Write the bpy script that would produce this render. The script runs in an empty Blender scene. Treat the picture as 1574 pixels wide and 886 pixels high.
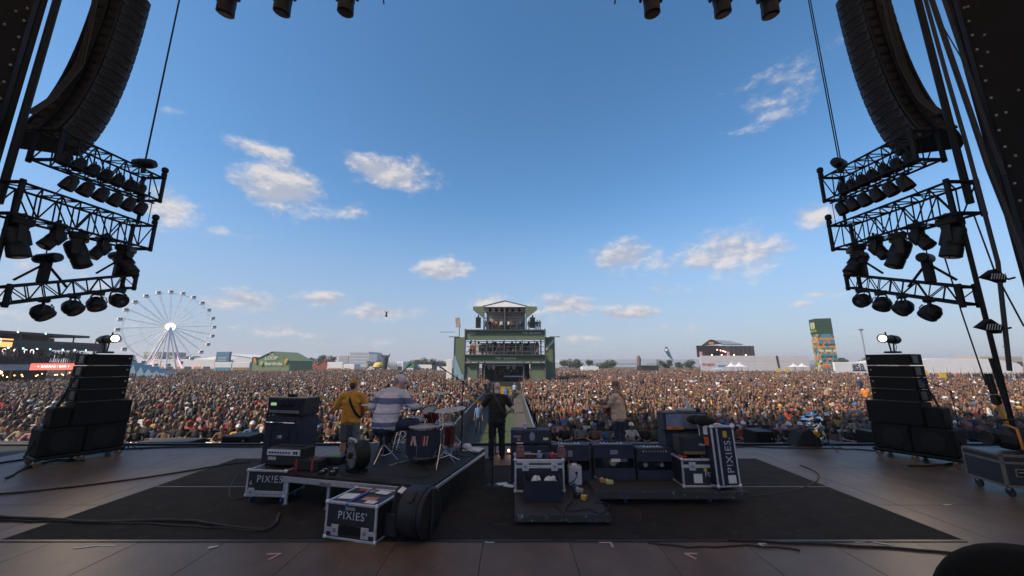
import bpy, bmesh, math, random
import numpy as np
from mathutils import Vector, Matrix, Euler, noise
R = math.radians
rng = random.Random(7)
SC = bpy.context.scene
COL = SC.collection
# ------------------------------------------------------------------ camera
CX, CY, FP, PITCH, EYE = 787.0, 443.0, 575.0, R(11.36), 2.2     # photo centre, focal length in photo pixels, upward pitch, eye height over the stage
SP, CP = math.sin(PITCH), math.cos(PITCH)
cam_d = bpy.data.cameras.new('camera'); cam = bpy.data.objects.new('camera', cam_d); COL.objects.link(cam)
cam.location = (0, 0, EYE); cam.rotation_euler = (math.pi/2 + PITCH, 0, 0)
cam_d.sensor_width = 36; cam_d.lens = FP/1574*36; cam_d.clip_start = .05; cam_d.clip_end = 6000
SC.camera = cam
# ------------------------------------------------------------------ light
SUN_AZ, SUN_EL = R(-119), R(40)                                   # clockwise from +Y; low evening sun over the ferris wheel side
sunv = Vector((math.sin(SUN_AZ)*math.cos(SUN_EL), math.cos(SUN_AZ)*math.cos(SUN_EL), math.sin(SUN_EL)))
sd = bpy.data.lights.new('sun', 'SUN'); sd.energy = 3.4; sd.angle = R(6); sd.color = (1, .82, .62)
so = bpy.data.objects.new('sun', sd); COL.objects.link(so); so.rotation_euler = sunv.to_track_quat('Z', 'Y').to_euler(); so.location = (-60, -20, 40)
SC.view_settings.view_transform = 'Standard'; SC.view_settings.look = 'None'; SC.view_settings.gamma = 1
SC.view_settings.exposure = 0.75
def ray(u, v):
    x = (u-CX)/FP; z = (CY-v)/FP
    return Vector((x, CP - z*SP, SP + z*CP))
def fl(u, v, z=0.0):                                              # where the sight line meets the level z
    d = ray(u, v); t = (z-EYE)/d.z
    return Vector((d.x*t, d.y*t, z))
def at(u, v, Y):                                                  # where it meets the depth Y
    d = ray(u, v); t = Y/d.y
    return Vector((d.x*t, Y, EYE + d.z*t))
def atX(u, v, X):
    d = ray(u, v); t = X/d.x
    return Vector((X, d.y*t, EYE + d.z*t))
# ------------------------------------------------------------------ sky
W = bpy.data.worlds.new('World'); SC.world = W; W.use_nodes = True
nt = W.node_tree; N = nt.nodes; L = nt.links; N.clear()
def nd(t, **k):
    n = N.new(t)
    for a, b in k.items(): setattr(n, a, b)
    return n
def mth(op, a, b=None, clamp=False):
    n = nd('ShaderNodeMath', operation=op); n.use_clamp = clamp
    for i, x in enumerate((a, b)):
        if x is None: continue
        if isinstance(x, (int, float)): n.inputs[i].default_value = x
        else: L.new(x, n.inputs[i])
    return n.outputs[0]
sky = nd('ShaderNodeTexSky', sky_type='NISHITA'); sky.sun_disc = False
sky.sun_elevation = SUN_EL; sky.sun_rotation = SUN_AZ; sky.air_density = 1.0; sky.dust_density = .5; sky.ozone_density = 2.0; sky.altitude = 0
tc = nd('ShaderNodeTexCoord'); sep = nd('ShaderNodeSeparateXYZ'); L.new(tc.outputs['Generated'], sep.inputs[0])
az = mth('ARCTAN2', sep.outputs[0], sep.outputs[1]); el = mth('ARCSINE', sep.outputs[2])
cmb = nd('ShaderNodeCombineXYZ'); L.new(az, cmb.inputs[0]); L.new(el, cmb.inputs[1])
n1 = nd('ShaderNodeTexNoise'); n1.inputs['Scale'].default_value = 9; n1.inputs['Detail'].default_value = 7; n1.inputs['Roughness'].default_value = .68
mp = nd('ShaderNodeMapping'); mp.inputs['Scale'].default_value = (1, 1, 1.9); L.new(tc.outputs['Generated'], mp.inputs[0]); L.new(mp.outputs[0], n1.inputs['Vector'])
mp2 = nd('ShaderNodeMapping'); mp2.inputs['Scale'].default_value = (1, 1, 1.9); mp2.inputs['Location'].default_value = (-.012, 0, .022); L.new(tc.outputs['Generated'], mp2.inputs[0])
n2 = nd('ShaderNodeTexNoise'); n2.inputs['Scale'].default_value = 9; n2.inputs['Detail'].default_value = 5; n2.inputs['Roughness'].default_value = .6; L.new(mp2.outputs[0], n2.inputs['Vector'])
CL = [(432,292,66,40,1),(410,234,48,14,.75),(592,265,64,24,.85),(262,325,52,28,.95),(262,172,26,10,.5),(683,412,46,17,.95),(352,466,56,17,.9),
      (497,459,38,13,.85),(598,482,56,12,.75),(412,509,46,9,.65),(745,466,34,13,.75),(866,471,50,17,.9),(968,481,52,11,.8),(965,398,54,24,.85),(1112,394,92,36,1),
      (1248,332,36,18,.9),(1222,128,44,30,.26),(1182,170,44,20,.24),(1258,453,36,7,.75),(1232,468,26,6,.7),(1030,444,34,8,.55),(350,355,30,10,.4),
      (60,470,150,34,.5),(545,325,26,9,.5),(120,420,70,20,.4),(900,520,70,8,.4),(560,525,70,8,.4),(1060,505,50,7,.4)]
CL2 = []
for u, v, w, h, k in CL:
    c = ray(u, v).normalized(); a = ray(u+w, v).normalized(); b = ray(u, v-h).normalized()
    A = lambda d: math.atan2(d.x, d.y)
    CL2.append((A(c), math.asin(c.z), abs(A(a)-A(c)), abs(math.asin(b.z)-math.asin(c.z)), k))
for i in range(22):                                               # the same kind of sky goes on all round
    a = rng.uniform(R(62), R(298)); e = rng.uniform(.05, .6); CL2.append((a if a < math.pi else a-2*math.pi, e, rng.uniform(.05,.14), rng.uniform(.02,.06), rng.uniform(.5,1)))
acc = None
for a0, e0, ra, re, k in CL2:
    m = nd('ShaderNodeVectorMath', operation='SUBTRACT'); L.new(cmb.outputs[0], m.inputs[0]); m.inputs[1].default_value = (a0, e0, 0)
    s = nd('ShaderNodeVectorMath', operation='MULTIPLY'); L.new(m.outputs[0], s.inputs[0]); s.inputs[1].default_value = (.88/ra, .85/re, 0)
    ln = nd('ShaderNodeVectorMath', operation='LENGTH'); L.new(s.outputs[0], ln.inputs[0])
    w = mth('MULTIPLY', mth('SUBTRACT', 1.15, ln.outputs['Value']), k)
    acc = w if acc is None else mth('MAXIMUM', acc, w)
dens = mth('ADD', mth('MULTIPLY', mth('MAXIMUM', acc, -.6), .95), mth('MULTIPLY', mth('SUBTRACT', n1.outputs['Fac'], .5), 2.7))
mr = nd('ShaderNodeMapRange', interpolation_type='SMOOTHSTEP'); mr.inputs['From Min'].default_value = .0; mr.inputs['From Max'].default_value = .85; mr.inputs['To Max'].default_value = .88
L.new(dens, mr.inputs['Value'])
shd = nd('ShaderNodeMapRange'); shd.inputs['From Min'].default_value = -.07; shd.inputs['From Max'].default_value = .09
L.new(mth('SUBTRACT', n1.outputs['Fac'], n2.outputs['Fac']), shd.inputs['Value'])
cc = nd('ShaderNodeMix', data_type='RGBA'); L.new(shd.outputs[0], cc.inputs['Factor'])
CLOUD_LO, CLOUD_HI = (3.3, 3.5, 4.1, 1), (5.7, 5.3, 5.1, 1)  # offset noise puts sunlit and shaded sides into the cloud colour
cc.inputs[6].default_value = CLOUD_LO; cc.inputs[7].default_value = CLOUD_HI
hs = nd('ShaderNodeHueSaturation'); hs.inputs['Saturation'].default_value = 1.22; hs.inputs['Hue'].default_value = .496; hs.inputs['Value'].default_value = 1.27; L.new(sky.outputs[0], hs.inputs['Color'])
hz_ = nd('ShaderNodeMapRange', interpolation_type='SMOOTHSTEP'); hz_.inputs['From Min'].default_value = -.02; hz_.inputs['From Max'].default_value = .44; hz_.inputs['To Min'].default_value = .85; hz_.inputs['To Max'].default_value = 0; L.new(el, hz_.inputs['Value'])   # pale evening air low over the land, all round
ha = nd('ShaderNodeMix', data_type='RGBA'); L.new(hz_.outputs[0], ha.inputs['Factor']); L.new(hs.outputs[0], ha.inputs[6]); ha.inputs[7].default_value = (2.4, 2.78, 3.95, 1)
mx = nd('ShaderNodeMix', data_type='RGBA'); L.new(mr.outputs[0], mx.inputs['Factor']); L.new(ha.outputs[2], mx.inputs[6]); L.new(cc.outputs[2], mx.inputs[7])
bg = nd('ShaderNodeBackground'); bg.inputs[1].default_value = .085; L.new(mx.outputs[2], bg.inputs[0])
wo = nd('ShaderNodeOutputWorld'); L.new(bg.outputs[0], wo.inputs[0])
# ------------------------------------------------------------------ materials
MATS = {}
def M(name, col, rough=.6, metal=0.0, var=.18, scale=6.0, bump=0.0, bscale=60.0, spec=.5, emit=None, estr=0.0, attr=None, wear=None):
    """procedural material: base colour broken up by noise, optional relief, wear patches or glow"""
    if name in MATS: return MATS[name]
    m = bpy.data.materials.new(name); m.use_nodes = True; t = m.node_tree; n = t.nodes; b = n['Principled BSDF']
    b.inputs['Roughness'].default_value = rough; b.inputs['Metallic'].default_value = metal; b.inputs['Specular IOR Level'].default_value = spec
    tcn = n.new('ShaderNodeTexCoord'); nz = n.new('ShaderNodeTexNoise'); nz.inputs['Scale'].default_value = scale; nz.inputs['Detail'].default_value = 5
    t.links.new(tcn.outputs['Object'], nz.inputs['Vector'])
    cr = n.new('ShaderNodeMix'); cr.data_type = 'RGBA'; t.links.new(nz.outputs['Fac'], cr.inputs['Factor'])
    c = Vector(col[:3]); cr.inputs[6].default_value = (*(c*(1-var*1.6)), 1); cr.inputs[7].default_value = (*(c*(1+var*1.6)), 1)
    out = cr.outputs[2]
    if attr:                                                      # colour carried by the person or by the scattered point
        at_ = n.new('ShaderNodeAttribute'); at_.attribute_type = 'INSTANCER'; at_.attribute_name = attr
        mu = n.new('ShaderNodeMix'); mu.data_type = 'RGBA'; mu.blend_type = 'MULTIPLY'; mu.inputs[0].default_value = 1
        t.links.new(out, mu.inputs[6]); t.links.new(at_.outputs['Color'], mu.inputs[7]); out = mu.outputs[2]
    if wear:
        w2 = n.new('ShaderNodeTexNoise'); w2.inputs['Scale'].default_value = wear[1]; w2.inputs['Detail'].default_value = 8; w2.inputs['Roughness'].default_value = .7
        t.links.new(tcn.outputs['Object'], w2.inputs['Vector'])
        rr = n.new('ShaderNodeMapRange'); rr.inputs['From Min'].default_value = wear[2]; rr.inputs['From Max'].default_value = wear[2]+.08; t.links.new(w2.outputs['Fac'], rr.inputs['Value'])
        mw = n.new('ShaderNodeMix'); mw.data_type = 'RGBA'; t.links.new(rr.outputs[0], mw.inputs['Factor']); t.links.new(out, mw.inputs[6]); mw.inputs[7].default_value = (*wear[0], 1); out = mw.outputs[2]
    t.links.new(out, b.inputs['Base Color'])
    if bump:
        bz = n.new('ShaderNodeTexNoise'); bz.inputs['Scale'].default_value = bscale; bz.inputs['Detail'].default_value = 4; t.links.new(tcn.outputs['Object'], bz.inputs['Vector'])
        bp = n.new('ShaderNodeBump'); bp.inputs['Strength'].default_value = bump; bp.inputs['Distance'].default_value = .02; t.links.new(bz.outputs['Fac'], bp.inputs['Height']); t.links.new(bp.outputs[0], b.inputs['Normal'])
    if emit:
        b.inputs['Emission Color'].default_value = (*emit, 1); b.inputs['Emission Strength'].default_value = estr
    MATS[name] = m; return m
def random_ramp(name, cols, rough=.6):
    """one of several colours per person, picked by the object's own random number"""
    m = bpy.data.materials.new(name); m.use_nodes = True; t = m.node_tree; n = t.nodes; b = n['Principled BSDF']; b.inputs['Roughness'].default_value = rough
    oi = n.new('ShaderNodeObjectInfo'); r = n.new('ShaderNodeValToRGB'); t.links.new(oi.outputs['Random'], r.inputs[0]); t.links.new(r.outputs[0], b.inputs['Base Color'])
    e = r.color_ramp.elements; r.color_ramp.interpolation = 'CONSTANT'
    e[0].position = 0; e[0].color = (*cols[0], 1); e[1].position = 1/len(cols); e[1].color = (*cols[1], 1)
    for i in range(2, len(cols)): x = e.new(i/len(cols)); x.color = (*cols[i], 1)
    MATS[name] = m; return m
BLK = M('black_paint', (.010, .010, .011), .5, bump=.15, spec=.3)
BLK2 = M('black_powder_coat', (.013, .0135, .014), .45, bump=.2, bscale=200, spec=.35)
RIG = M('black_rigging', (.007, .007, .007), .6, spec=.25)
ALU = M('worn_aluminium', (.62, .62, .67), .42, .6, var=.25, scale=20, bump=.1)
CHR = M('chrome', (.75, .75, .78), .12, 1, var=.05)
STEEL = M('galvanised_steel', (.38, .39, .42), .45, .8, var=.2, scale=15)
LAM = M('black_laminate', (.022, .023, .03), .45, var=.3, bump=.1, wear=((.09, .09, .1), 14, .66))
TOLEX = M('blue_lit_tolex', (.021, .025, .05), .6, var=.25, bump=.4, bscale=240)  # blue of the stage light is mixed into this base colour
TOLEX2 = M('black_tolex', (.016, .016, .018), .55, var=.25, bump=.4, bscale=240)
GRILL = M('dark_grille_cloth', (.025, .03, .05), .85, var=.2, bump=.5, bscale=400)
CARPET = M('black_carpet', (.03, .028, .027), .95, var=.3, scale=3, bump=.5, bscale=500, spec=.15, wear=((.06, .054, .05), 7, .585))
DECK = M('stage_deck_board', (.13, .093, .068), .46, var=.4, scale=1.6, bump=.12, bscale=90, wear=((.16, .125, .105), 5, .585), spec=.25)
WHITE = M('white_paint', (.72, .72, .72), .5, var=.08)
PAPER = M('white_paper', (.72, .71, .68), .8, var=.1)
STENCIL = M('stencil_paint', (.55, .56, .6), .7, var=.25, scale=40, wear=((.05, .05, .06), 30, .53))
GREEN = M('green_scrim', (.105, .145, .085), .8, var=.12, scale=1.2, bump=.2, bscale=8)
RUBBER = M('black_rubber', (.02, .02, .021), .7)
BLUEP = M('blue_caster_plastic', (.05, .08, .25), .5)
WARM = M('warm_bulb', (1, .7, .35), .4, emit=(1, .5, .16), estr=9)
LENS = M('lit_lens', (1, .95, .85), .3, emit=(1, .86, .66), estr=5)
GLASS = M('dark_lens_glass', (.02, .022, .03), .12, var=.1)
# ------------------------------------------------------------------ mesh building
class MB:
    def __init__(s): s.v = []; s.f = []; s.m = []; s.s = []
    def add(s, vs, fs, mi=0, sm=False):
        o = len(s.v); s.v.extend([tuple(x) for x in vs]); s.f.extend([tuple(i+o for i in f) for f in fs]); s.m.extend([mi]*len(fs)); s.s.extend([sm]*len(fs)); return s
    def box(s, c, d, rot=None, bev=0.0, mi=0):
        c = Vector(c); hx, hy, hz = d[0]/2, d[1]/2, d[2]/2
        b = min(bev, hx*.9, hy*.9, hz*.9)
        if b <= 0:
            vs = [Vector((x*hx, y*hy, z*hz)) for z in (-1, 1) for y in (-1, 1) for x in (-1, 1)]
            fs = [(0,2,3,1),(4,5,7,6),(0,1,5,4),(2,6,7,3),(0,4,6,2),(1,3,7,5)]
        else:
            vs = []; ix = {}
            for x in (-1, 1):
                for y in (-1, 1):
                    for z in (-1, 1):
                        for k in range(3):
                            p = [x*(hx-b), y*(hy-b), z*(hz-b)]; p[k] = (x, y, z)[k]*(hx, hy, hz)[k]; ix[(x, y, z, k)] = len(vs); vs.append(Vector(p))
            fs = []
            for k in range(3):
                i, j = [(1, 2), (2, 0), (0, 1)][k]
                for sg in (-1, 1):
                    q = []
                    for a, bb in ((-1, -1), (1, -1), (1, 1), (-1, 1)):
                        t = [0, 0, 0]; t[k] = sg; t[i] = a; t[j] = bb; q.append(ix[(*t, k)])
                    fs.append(tuple(q if sg > 0 else q[::-1]))
            for k in range(3):                                     # edge strips
                i, j = [(1, 2), (2, 0), (0, 1)][k]
                for a in (-1, 1):
                    for bb in (-1, 1):
                        def g(e, face):
                            t = [0, 0, 0]; t[k] = e; t[i] = a; t[j] = bb; return ix[(*t, face)]
                        q = [g(-1, i), g(1, i), g(1, j), g(-1, j)]
                        fs.append(tuple(q if a*bb < 0 else q[::-1]))
            for x in (-1, 1):
                for y in (-1, 1):
                    for z in (-1, 1):
                        q = [ix[(x, y, z, 0)], ix[(x, y, z, 1)], ix[(x, y, z, 2)]]
                        fs.append(tuple(q if x*y*z > 0 else q[::-1]))
        if rot is not None:
            rm = rot.to_matrix() if isinstance(rot, Euler) else rot
            vs = [rm @ x for x in vs]
        return s.add([c+x for x in vs], fs, mi)
    def cyl(s, p0, p1, r0, r1=None, n=10, cap=True, mi=0):
        p0 = Vector(p0); p1 = Vector(p1); r1 = r0 if r1 is None else r1; a = (p1-p0)
        if a.length < 1e-6: return s
        a.normalize(); x = a.orthogonal().normalized(); y = a.cross(x)
        d = [x*math.cos(2*math.pi*i/n)+y*math.sin(2*math.pi*i/n) for i in range(n)]
        s.add([p0+k*r0 for k in d]+[p1+k*r1 for k in d], [(i, (i+1) % n, n+(i+1) % n, n+i) for i in range(n)], mi, True)
        if cap:
            if r0 > 1e-4: s.add([p0+k*r0 for k in d], [tuple(range(n))[::-1]], mi)
            if r1 > 1e-4: s.add([p1+k*r1 for k in d], [tuple(range(n))], mi)
        return s
    def tube(s, path, r, n=6, mi=0):
        P = [Vector(p) for p in path]; rings = []; t0 = (P[1]-P[0]).normalized(); x = t0.orthogonal().normalized()
        rr = r if isinstance(r, (list, tuple)) else [r]*len(P)
        for i, p in enumerate(P):
            t = (P[min(i+1, len(P)-1)]-P[max(i-1, 0)]).normalized(); x = (x-t*x.dot(t)); x = x.normalized() if x.length > 1e-6 else t.orthogonal().normalized(); y = t.cross(x)
            rings += [p+(x*math.cos(2*math.pi*k/n)+y*math.sin(2*math.pi*k/n))*rr[i] for k in range(n)]
        fs = [(i*n+k, i*n+(k+1) % n, (i+1)*n+(k+1) % n, (i+1)*n+k) for i in range(len(P)-1) for k in range(n)]
        s.add(rings, fs, mi, True); m = len(rings)
        s.add(rings[:n], [tuple(range(n))[::-1]], mi); s.add(rings[m-n:], [tuple(range(n))], mi); return s
    def lathe(s, prof, o=(0, 0, 0), ax=(0, 0, 1), n=16, mi=0, sm=True):
        """profile of (radius, height) turned round ax through o"""
        o = Vector(o); a = Vector(ax).normalized(); x = a.orthogonal().normalized(); y = a.cross(x)
        d = [x*math.cos(2*math.pi*i/n)+y*math.sin(2*math.pi*i/n) for i in range(n)]
        for (ra, za), (rb, zb) in zip(prof, prof[1:]):
            A = [o+a*za+k*ra for k in d]; B = [o+a*zb+k*rb for k in d]
            if ra < 1e-5: s.add([o+a*za]+B, [(0, 1+i, 1+(i+1) % n)[::-1] if False else (0, 1+i, 1+(i+1) % n) for i in range(n)], mi, sm)
            elif rb < 1e-5: s.add(A+[o+a*zb], [(i, (i+1) % n, n) for i in range(n)], mi, sm)
            else: s.add(A+B, [(i, (i+1) % n, n+(i+1) % n, n+i) for i in range(n)], mi, sm)
        return s
    def ell(s, c, r, rot=None, n=12, m=8, mi=0):
        c = Vector(c); vs = [Vector((0, 0, -1))]
        for j in range(1, m):
            ph = -math.pi/2+math.pi*j/m
            vs += [Vector((math.cos(ph)*math.cos(2*math.pi*i/n), math.cos(ph)*math.sin(2*math.pi*i/n), math.sin(ph))) for i in range(n)]
        vs.append(Vector((0, 0, 1)))
        fs = [(0, 1+(i+1) % n, 1+i) for i in range(n)]
        for j in range(m-2): fs += [(1+j*n+i, 1+j*n+(i+1) % n, 1+(j+1)*n+(i+1) % n, 1+(j+1)*n+i) for i in range(n)]
        k = 1+(m-2)*n; fs += [(k+i, k+(i+1) % n, len(vs)-1) for i in range(n)]
        vs = [Vector((x.x*r[0], x.y*r[1], x.z*r[2])) for x in vs]
        if rot is not None:
            rm = rot.to_matrix() if isinstance(rot, Euler) else rot; vs = [rm @ x for x in vs]
        return s.add([c+x for x in vs], fs, mi, True)
    def prism(s, poly, o, ux, uy, dep, mi=0):
        """closed 2-D outline (anticlockwise in ux, uy) pushed along dep"""
        o = Vector(o); ux = Vector(ux); uy = Vector(uy); dep = Vector(dep); n = len(poly)
        A = [o+ux*p[0]+uy*p[1] for p in poly]; B = [p+dep for p in A]
        return s.add(A+B, [tuple(range(n))[::-1], tuple(range(n, 2*n))]+[(i, (i+1) % n, n+(i+1) % n, n+i) for i in range(n)], mi)
    def quad(s, a, b, c, d, mi=0): return s.add([a, b, c, d], [(0, 1, 2, 3)], mi)
    def mesh(s, name, mats):
        me = bpy.data.meshes.new(name); me.from_pydata(s.v, [], s.f); me.update()
        for m in (mats if isinstance(mats, (list, tuple)) else [mats]): me.materials.append(m)
        me.polygons.foreach_set('material_index', s.m); me.polygons.foreach_set('use_smooth', s.s)
        return me
    def build(s, name, mats, parent=None, loc=None, rot=None):
        return link(name, s.mesh(name, mats), parent, loc, rot)
CH = {}
def link(name, data, parent=None, loc=None, rot=None):
    o = bpy.data.objects.new(name, data); COL.objects.link(o)
    if parent is not None: o.parent = parent; CH.setdefault(parent.name, []).append(o)
    if loc is not None: o.location = loc
    if rot is not None: o.rotation_euler = rot
    return o
def tag(o, label=None, cat=None, group=None, kind=None):
    if label: o['label'] = label
    if cat: o['category'] = cat
    if group: o['group'] = group
    if kind: o['kind'] = kind
    return o
def thing(name, label, cat, loc=(0, 0, 0), rz=0.0, group=None):
    o = bpy.data.objects.new(name, None); COL.objects.link(o); o.empty_display_size = .1; o.location = loc
    o.rotation_euler = (0, 0, rz) if isinstance(rz, (int, float)) else rz
    return tag(o, label, cat, group)
def copy_tree(o, parent=None):
    c = o.copy(); COL.objects.link(c)
    if parent is not None: c.parent = parent; CH.setdefault(parent.name, []).append(c)
    for ch in CH.get(o.name, []): copy_tree(ch, c)
    return c
def text(s, size, mat, parent, loc, rot=(math.pi/2, 0, 0), ext=.002, align='CENTER', name='lettering', shear=0.0, sx=1.0, space=1.0):
    cu = bpy.data.curves.new(name, 'FONT'); cu.body = s; cu.size = size; cu.extrude = ext; cu.align_x = align; cu.align_y = 'CENTER'; cu.shear = shear; cu.space_character = space; cu.resolution_u = 3
    tmp = bpy.data.objects.new('t', cu); COL.objects.link(tmp); me = bpy.data.meshes.new_from_object(tmp.evaluated_get(bpy.context.evaluated_depsgraph_get())); bpy.data.objects.remove(tmp); bpy.data.curves.remove(cu)
    me.name = name; me.materials.clear(); me.materials.append(mat); o = link(name, me, parent, loc, rot); o.scale = (sx, 1, 1); return o
def truss(mb_ch, mb_br, p0, p1, w, h, up=Vector((0, 0, 1)), bays=6, r=.025, rb=.013):
    """chords into one list of (name, MB), lattice into mb_br"""
    p0 = Vector(p0); p1 = Vector(p1); a = (p1-p0).normalized(); sd_ = a.cross(up).normalized(); u2 = sd_.cross(a).normalized()
    cor = [sd_*(w/2)*i+u2*(h/2)*j for i, j in ((-1, -1), (1, -1), (1, 1), (-1, 1))]
    for c in cor: mb_ch.append(MB().cyl(p0+c, p1+c, r, n=8))
    for b in range(bays+1):
        q = p0.lerp(p1, b/bays)
        for k in range(4):
            mb_br.cyl(q+cor[k], q+cor[(k+1) % 4], rb, n=6)
            if b < bays:
                q2 = p0.lerp(p1, (b+1)/bays)
                x, y = (k, (k+1) % 4) if b % 2 else ((k+1) % 4, k)
                mb_br.cyl(q+cor[x], q2+cor[y], rb, n=6)
    return cor
# ------------------------------------------------------------------ people
class Fig:
    """tapered limbs, fused into one continuous skin, each stretch remembering what it is (skin, shirt ...)"""
    def __init__(s): s.p = []
    def limb(s, tag_, a, b, r0, r1, k=1.0, side=(1, 0, 0), flat=False):
        s.p.append((tag_, Vector(a), Vector(b), r0, r1, k, Vector(side), flat)); return s
    def ball(s, tag_, c, r, rot=None):
        s.p.append((tag_, Vector(c), None, r, rot, 0, None, False)); return s
    def solid(s):
        mb = MB()
        for t, a, b, r0, r1, k, sd_, flat in s.p:
            if b is None: mb.ell(a, r0, r1, 14, 10); continue
            ax = (b-a); ln = ax.length; ax.normalize(); sx = (sd_-ax*sd_.dot(ax)); sx = sx.normalized() if sx.length > 1e-3 else ax.orthogonal().normalized(); sy = ax.cross(sx); n = 14
            prof = [(0, -.001), (r0, 0), (r1, ln), (0, ln+.001)] if flat else [(0, -r0), (r0*.5, -r0*.866), (r0*.866, -r0*.5), (r0, 0), (r1, ln), (r1*.866, ln+r1*.5), (r1*.5, ln+r1*.866), (0, ln+r1)]
            vs = []; fs = []
            for i, (r, z) in enumerate(prof[1:-1]):
                vs += [a+ax*z+sx*(k*r*math.cos(2*math.pi*q/n))+sy*(r*math.sin(2*math.pi*q/n)) for q in range(n)]
                if i: fs += [((i-1)*n+q, (i-1)*n+(q+1) % n, i*n+(q+1) % n, i*n+q) for q in range(n)]
            m = len(vs); vs += [a+ax*prof[0][1], a+ax*prof[-1][1]]
            fs += [(m, (q+1) % n, q) for q in range(n)]+[(m+1, m-n+q, m-n+(q+1) % n) for q in range(n)]
            mb.add(vs, fs)
        return mb
    def mesh(s, name, mats, voxel=.012, smooth=4, tris=None, folds=()):
        """mats: {tag: material}"""
        src = s.solid().mesh('fig_src', []); o = bpy.data.objects.new('fig_src', src); COL.objects.link(o)
        md = o.modifiers.new('r', 'REMESH'); md.mode = 'VOXEL'; md.voxel_size = voxel
        if smooth: ms = o.modifiers.new('s', 'SMOOTH'); ms.iterations = smooth; ms.factor = .5
        dg = bpy.context.evaluated_depsgraph_get()
        if tris:
            nf = len(o.evaluated_get(dg).data.polygons)*2
            dc = o.modifiers.new('d', 'DECIMATE'); dc.ratio = min(1, tris/max(nf, 1)); dg = bpy.context.evaluated_depsgraph_get()
        me = bpy.data.meshes.new_from_object(o.evaluated_get(dg)); bpy.data.objects.remove(o); bpy.data.meshes.remove(src); me.name = name
        npol = len(me.polygons); c = np.zeros(npol*3); me.polygons.foreach_get('center', c); c = c.reshape(-1, 3)
        best = np.full(npol, 1e9); idx = np.zeros(npol, int); tags = list(mats)
        for t, a, b, r0, r1, k, sd_, flat in s.p:
            if b is None:
                q = c-np.array(a)
                if r1 is not None: q = q @ np.array(r1.to_matrix() if isinstance(r1, Euler) else r1)
                d = (np.linalg.norm(q/np.array(r0), axis=1)-1)*min(r0)
            else:
                ax = (b-a); ln = ax.length; ax = ax/ln; sx = (sd_-ax*sd_.dot(ax)); sx = sx.normalized() if sx.length > 1e-3 else ax.orthogonal().normalized(); sy = ax.cross(sx)
                q = c-np.array(a); z = q @ np.array(ax); zc = np.clip(z, 0, ln); xs = (q @ np.array(sx))/k; ys = q @ np.array(sy)
                over = np.abs(z-zc)*(2.5 if flat else 1)
                d = np.sqrt(xs**2+ys**2+over**2)-(r0+(r1-r0)*zc/ln)
            u = d < best; best[u] = d[u]; idx[u] = tags.index(t)
        if folds:                                                  # creases in the cloth
            tg = np.zeros(len(me.vertices)); cl = [tags.index(t) for t in folds]; lp = np.zeros(len(me.loops), int); me.loops.foreach_get('vertex_index', lp); st = np.zeros(npol, int); ct = np.zeros(npol, int); me.polygons.foreach_get('loop_start', st); me.polygons.foreach_get('loop_total', ct)
            pm = np.isin(idx, cl); tg[lp] = np.repeat(pm, ct)
            nv = len(me.vertices); vc = np.zeros(nv*3); vn = np.zeros(nv*3); me.vertices.foreach_get('co', vc); me.vertices.foreach_get('normal', vn); vc = vc.reshape(-1, 3); vn = vn.reshape(-1, 3)
            for i in range(nv):
                if tg[i]:
                    q = Vector(vc[i]); w_ = noise.noise(Vector((q.x*7, q.y*7, q.z*13+q.x*5)))*.013+(1-abs(noise.noise(Vector((q.x*11+3, q.y*11, q.z*7-q.x*8))))*2)*.008; vc[i] += vn[i]*w_
            me.vertices.foreach_set('co', vc.ravel())
        me.materials.clear()
        for t in tags: me.materials.append(mats[t])
        me.polygons.foreach_set('material_index', idx.astype(np.int32)); me.polygons.foreach_set('use_smooth', np.ones(npol, bool)); me.update()
        return me
def hand(f, wrist, elbow, curl=.5, palm_n=(0, 0, -1), L_=.085, t_='skin', sgn=1, full=True):
    """palm, four bent fingers of unequal length and a thumb off the side"""
    w = Vector(wrist); d = (w-Vector(elbow)).normalized(); n = Vector(palm_n); n = (n-d*n.dot(d)).normalized(); sd_ = d.cross(n).normalized()*sgn
    k = w+d*L_
    f.limb(t_, w, k, .026, .034, 1.0, sd_)
    if not full:
        f.limb(t_, k, k+(d*math.cos(curl)+n*math.sin(curl))*.07, .03, .018, 1.2, sd_)
        f.limb(t_, w+d*.03+sd_*.02, w+d*.075+sd_*.06, .013, .01); return
    for i, l in enumerate((.068, .078, .072, .056)):
        b0 = k+sd_*((1.5-i)*.019); d1 = d*math.cos(curl)+n*math.sin(curl); d2 = d*math.cos(curl*2.3)+n*math.sin(curl*2.3)
        b1 = b0+d1*l*.55; f.limb(t_, b0, b1, .0095, .009); f.limb(t_, b1, b1+d2*l*.5, .009, .0075)
    t0 = w+d*.025+sd_*.022; t1 = t0+(d*.6+sd_*.75+n*.25).normalized()*.038; f.limb(t_, t0, t1, .013, .011); f.limb(t_, t1, t1+(d*.85+sd_*.3+n*.4).normalized()*.032, .011, .009)
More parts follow.
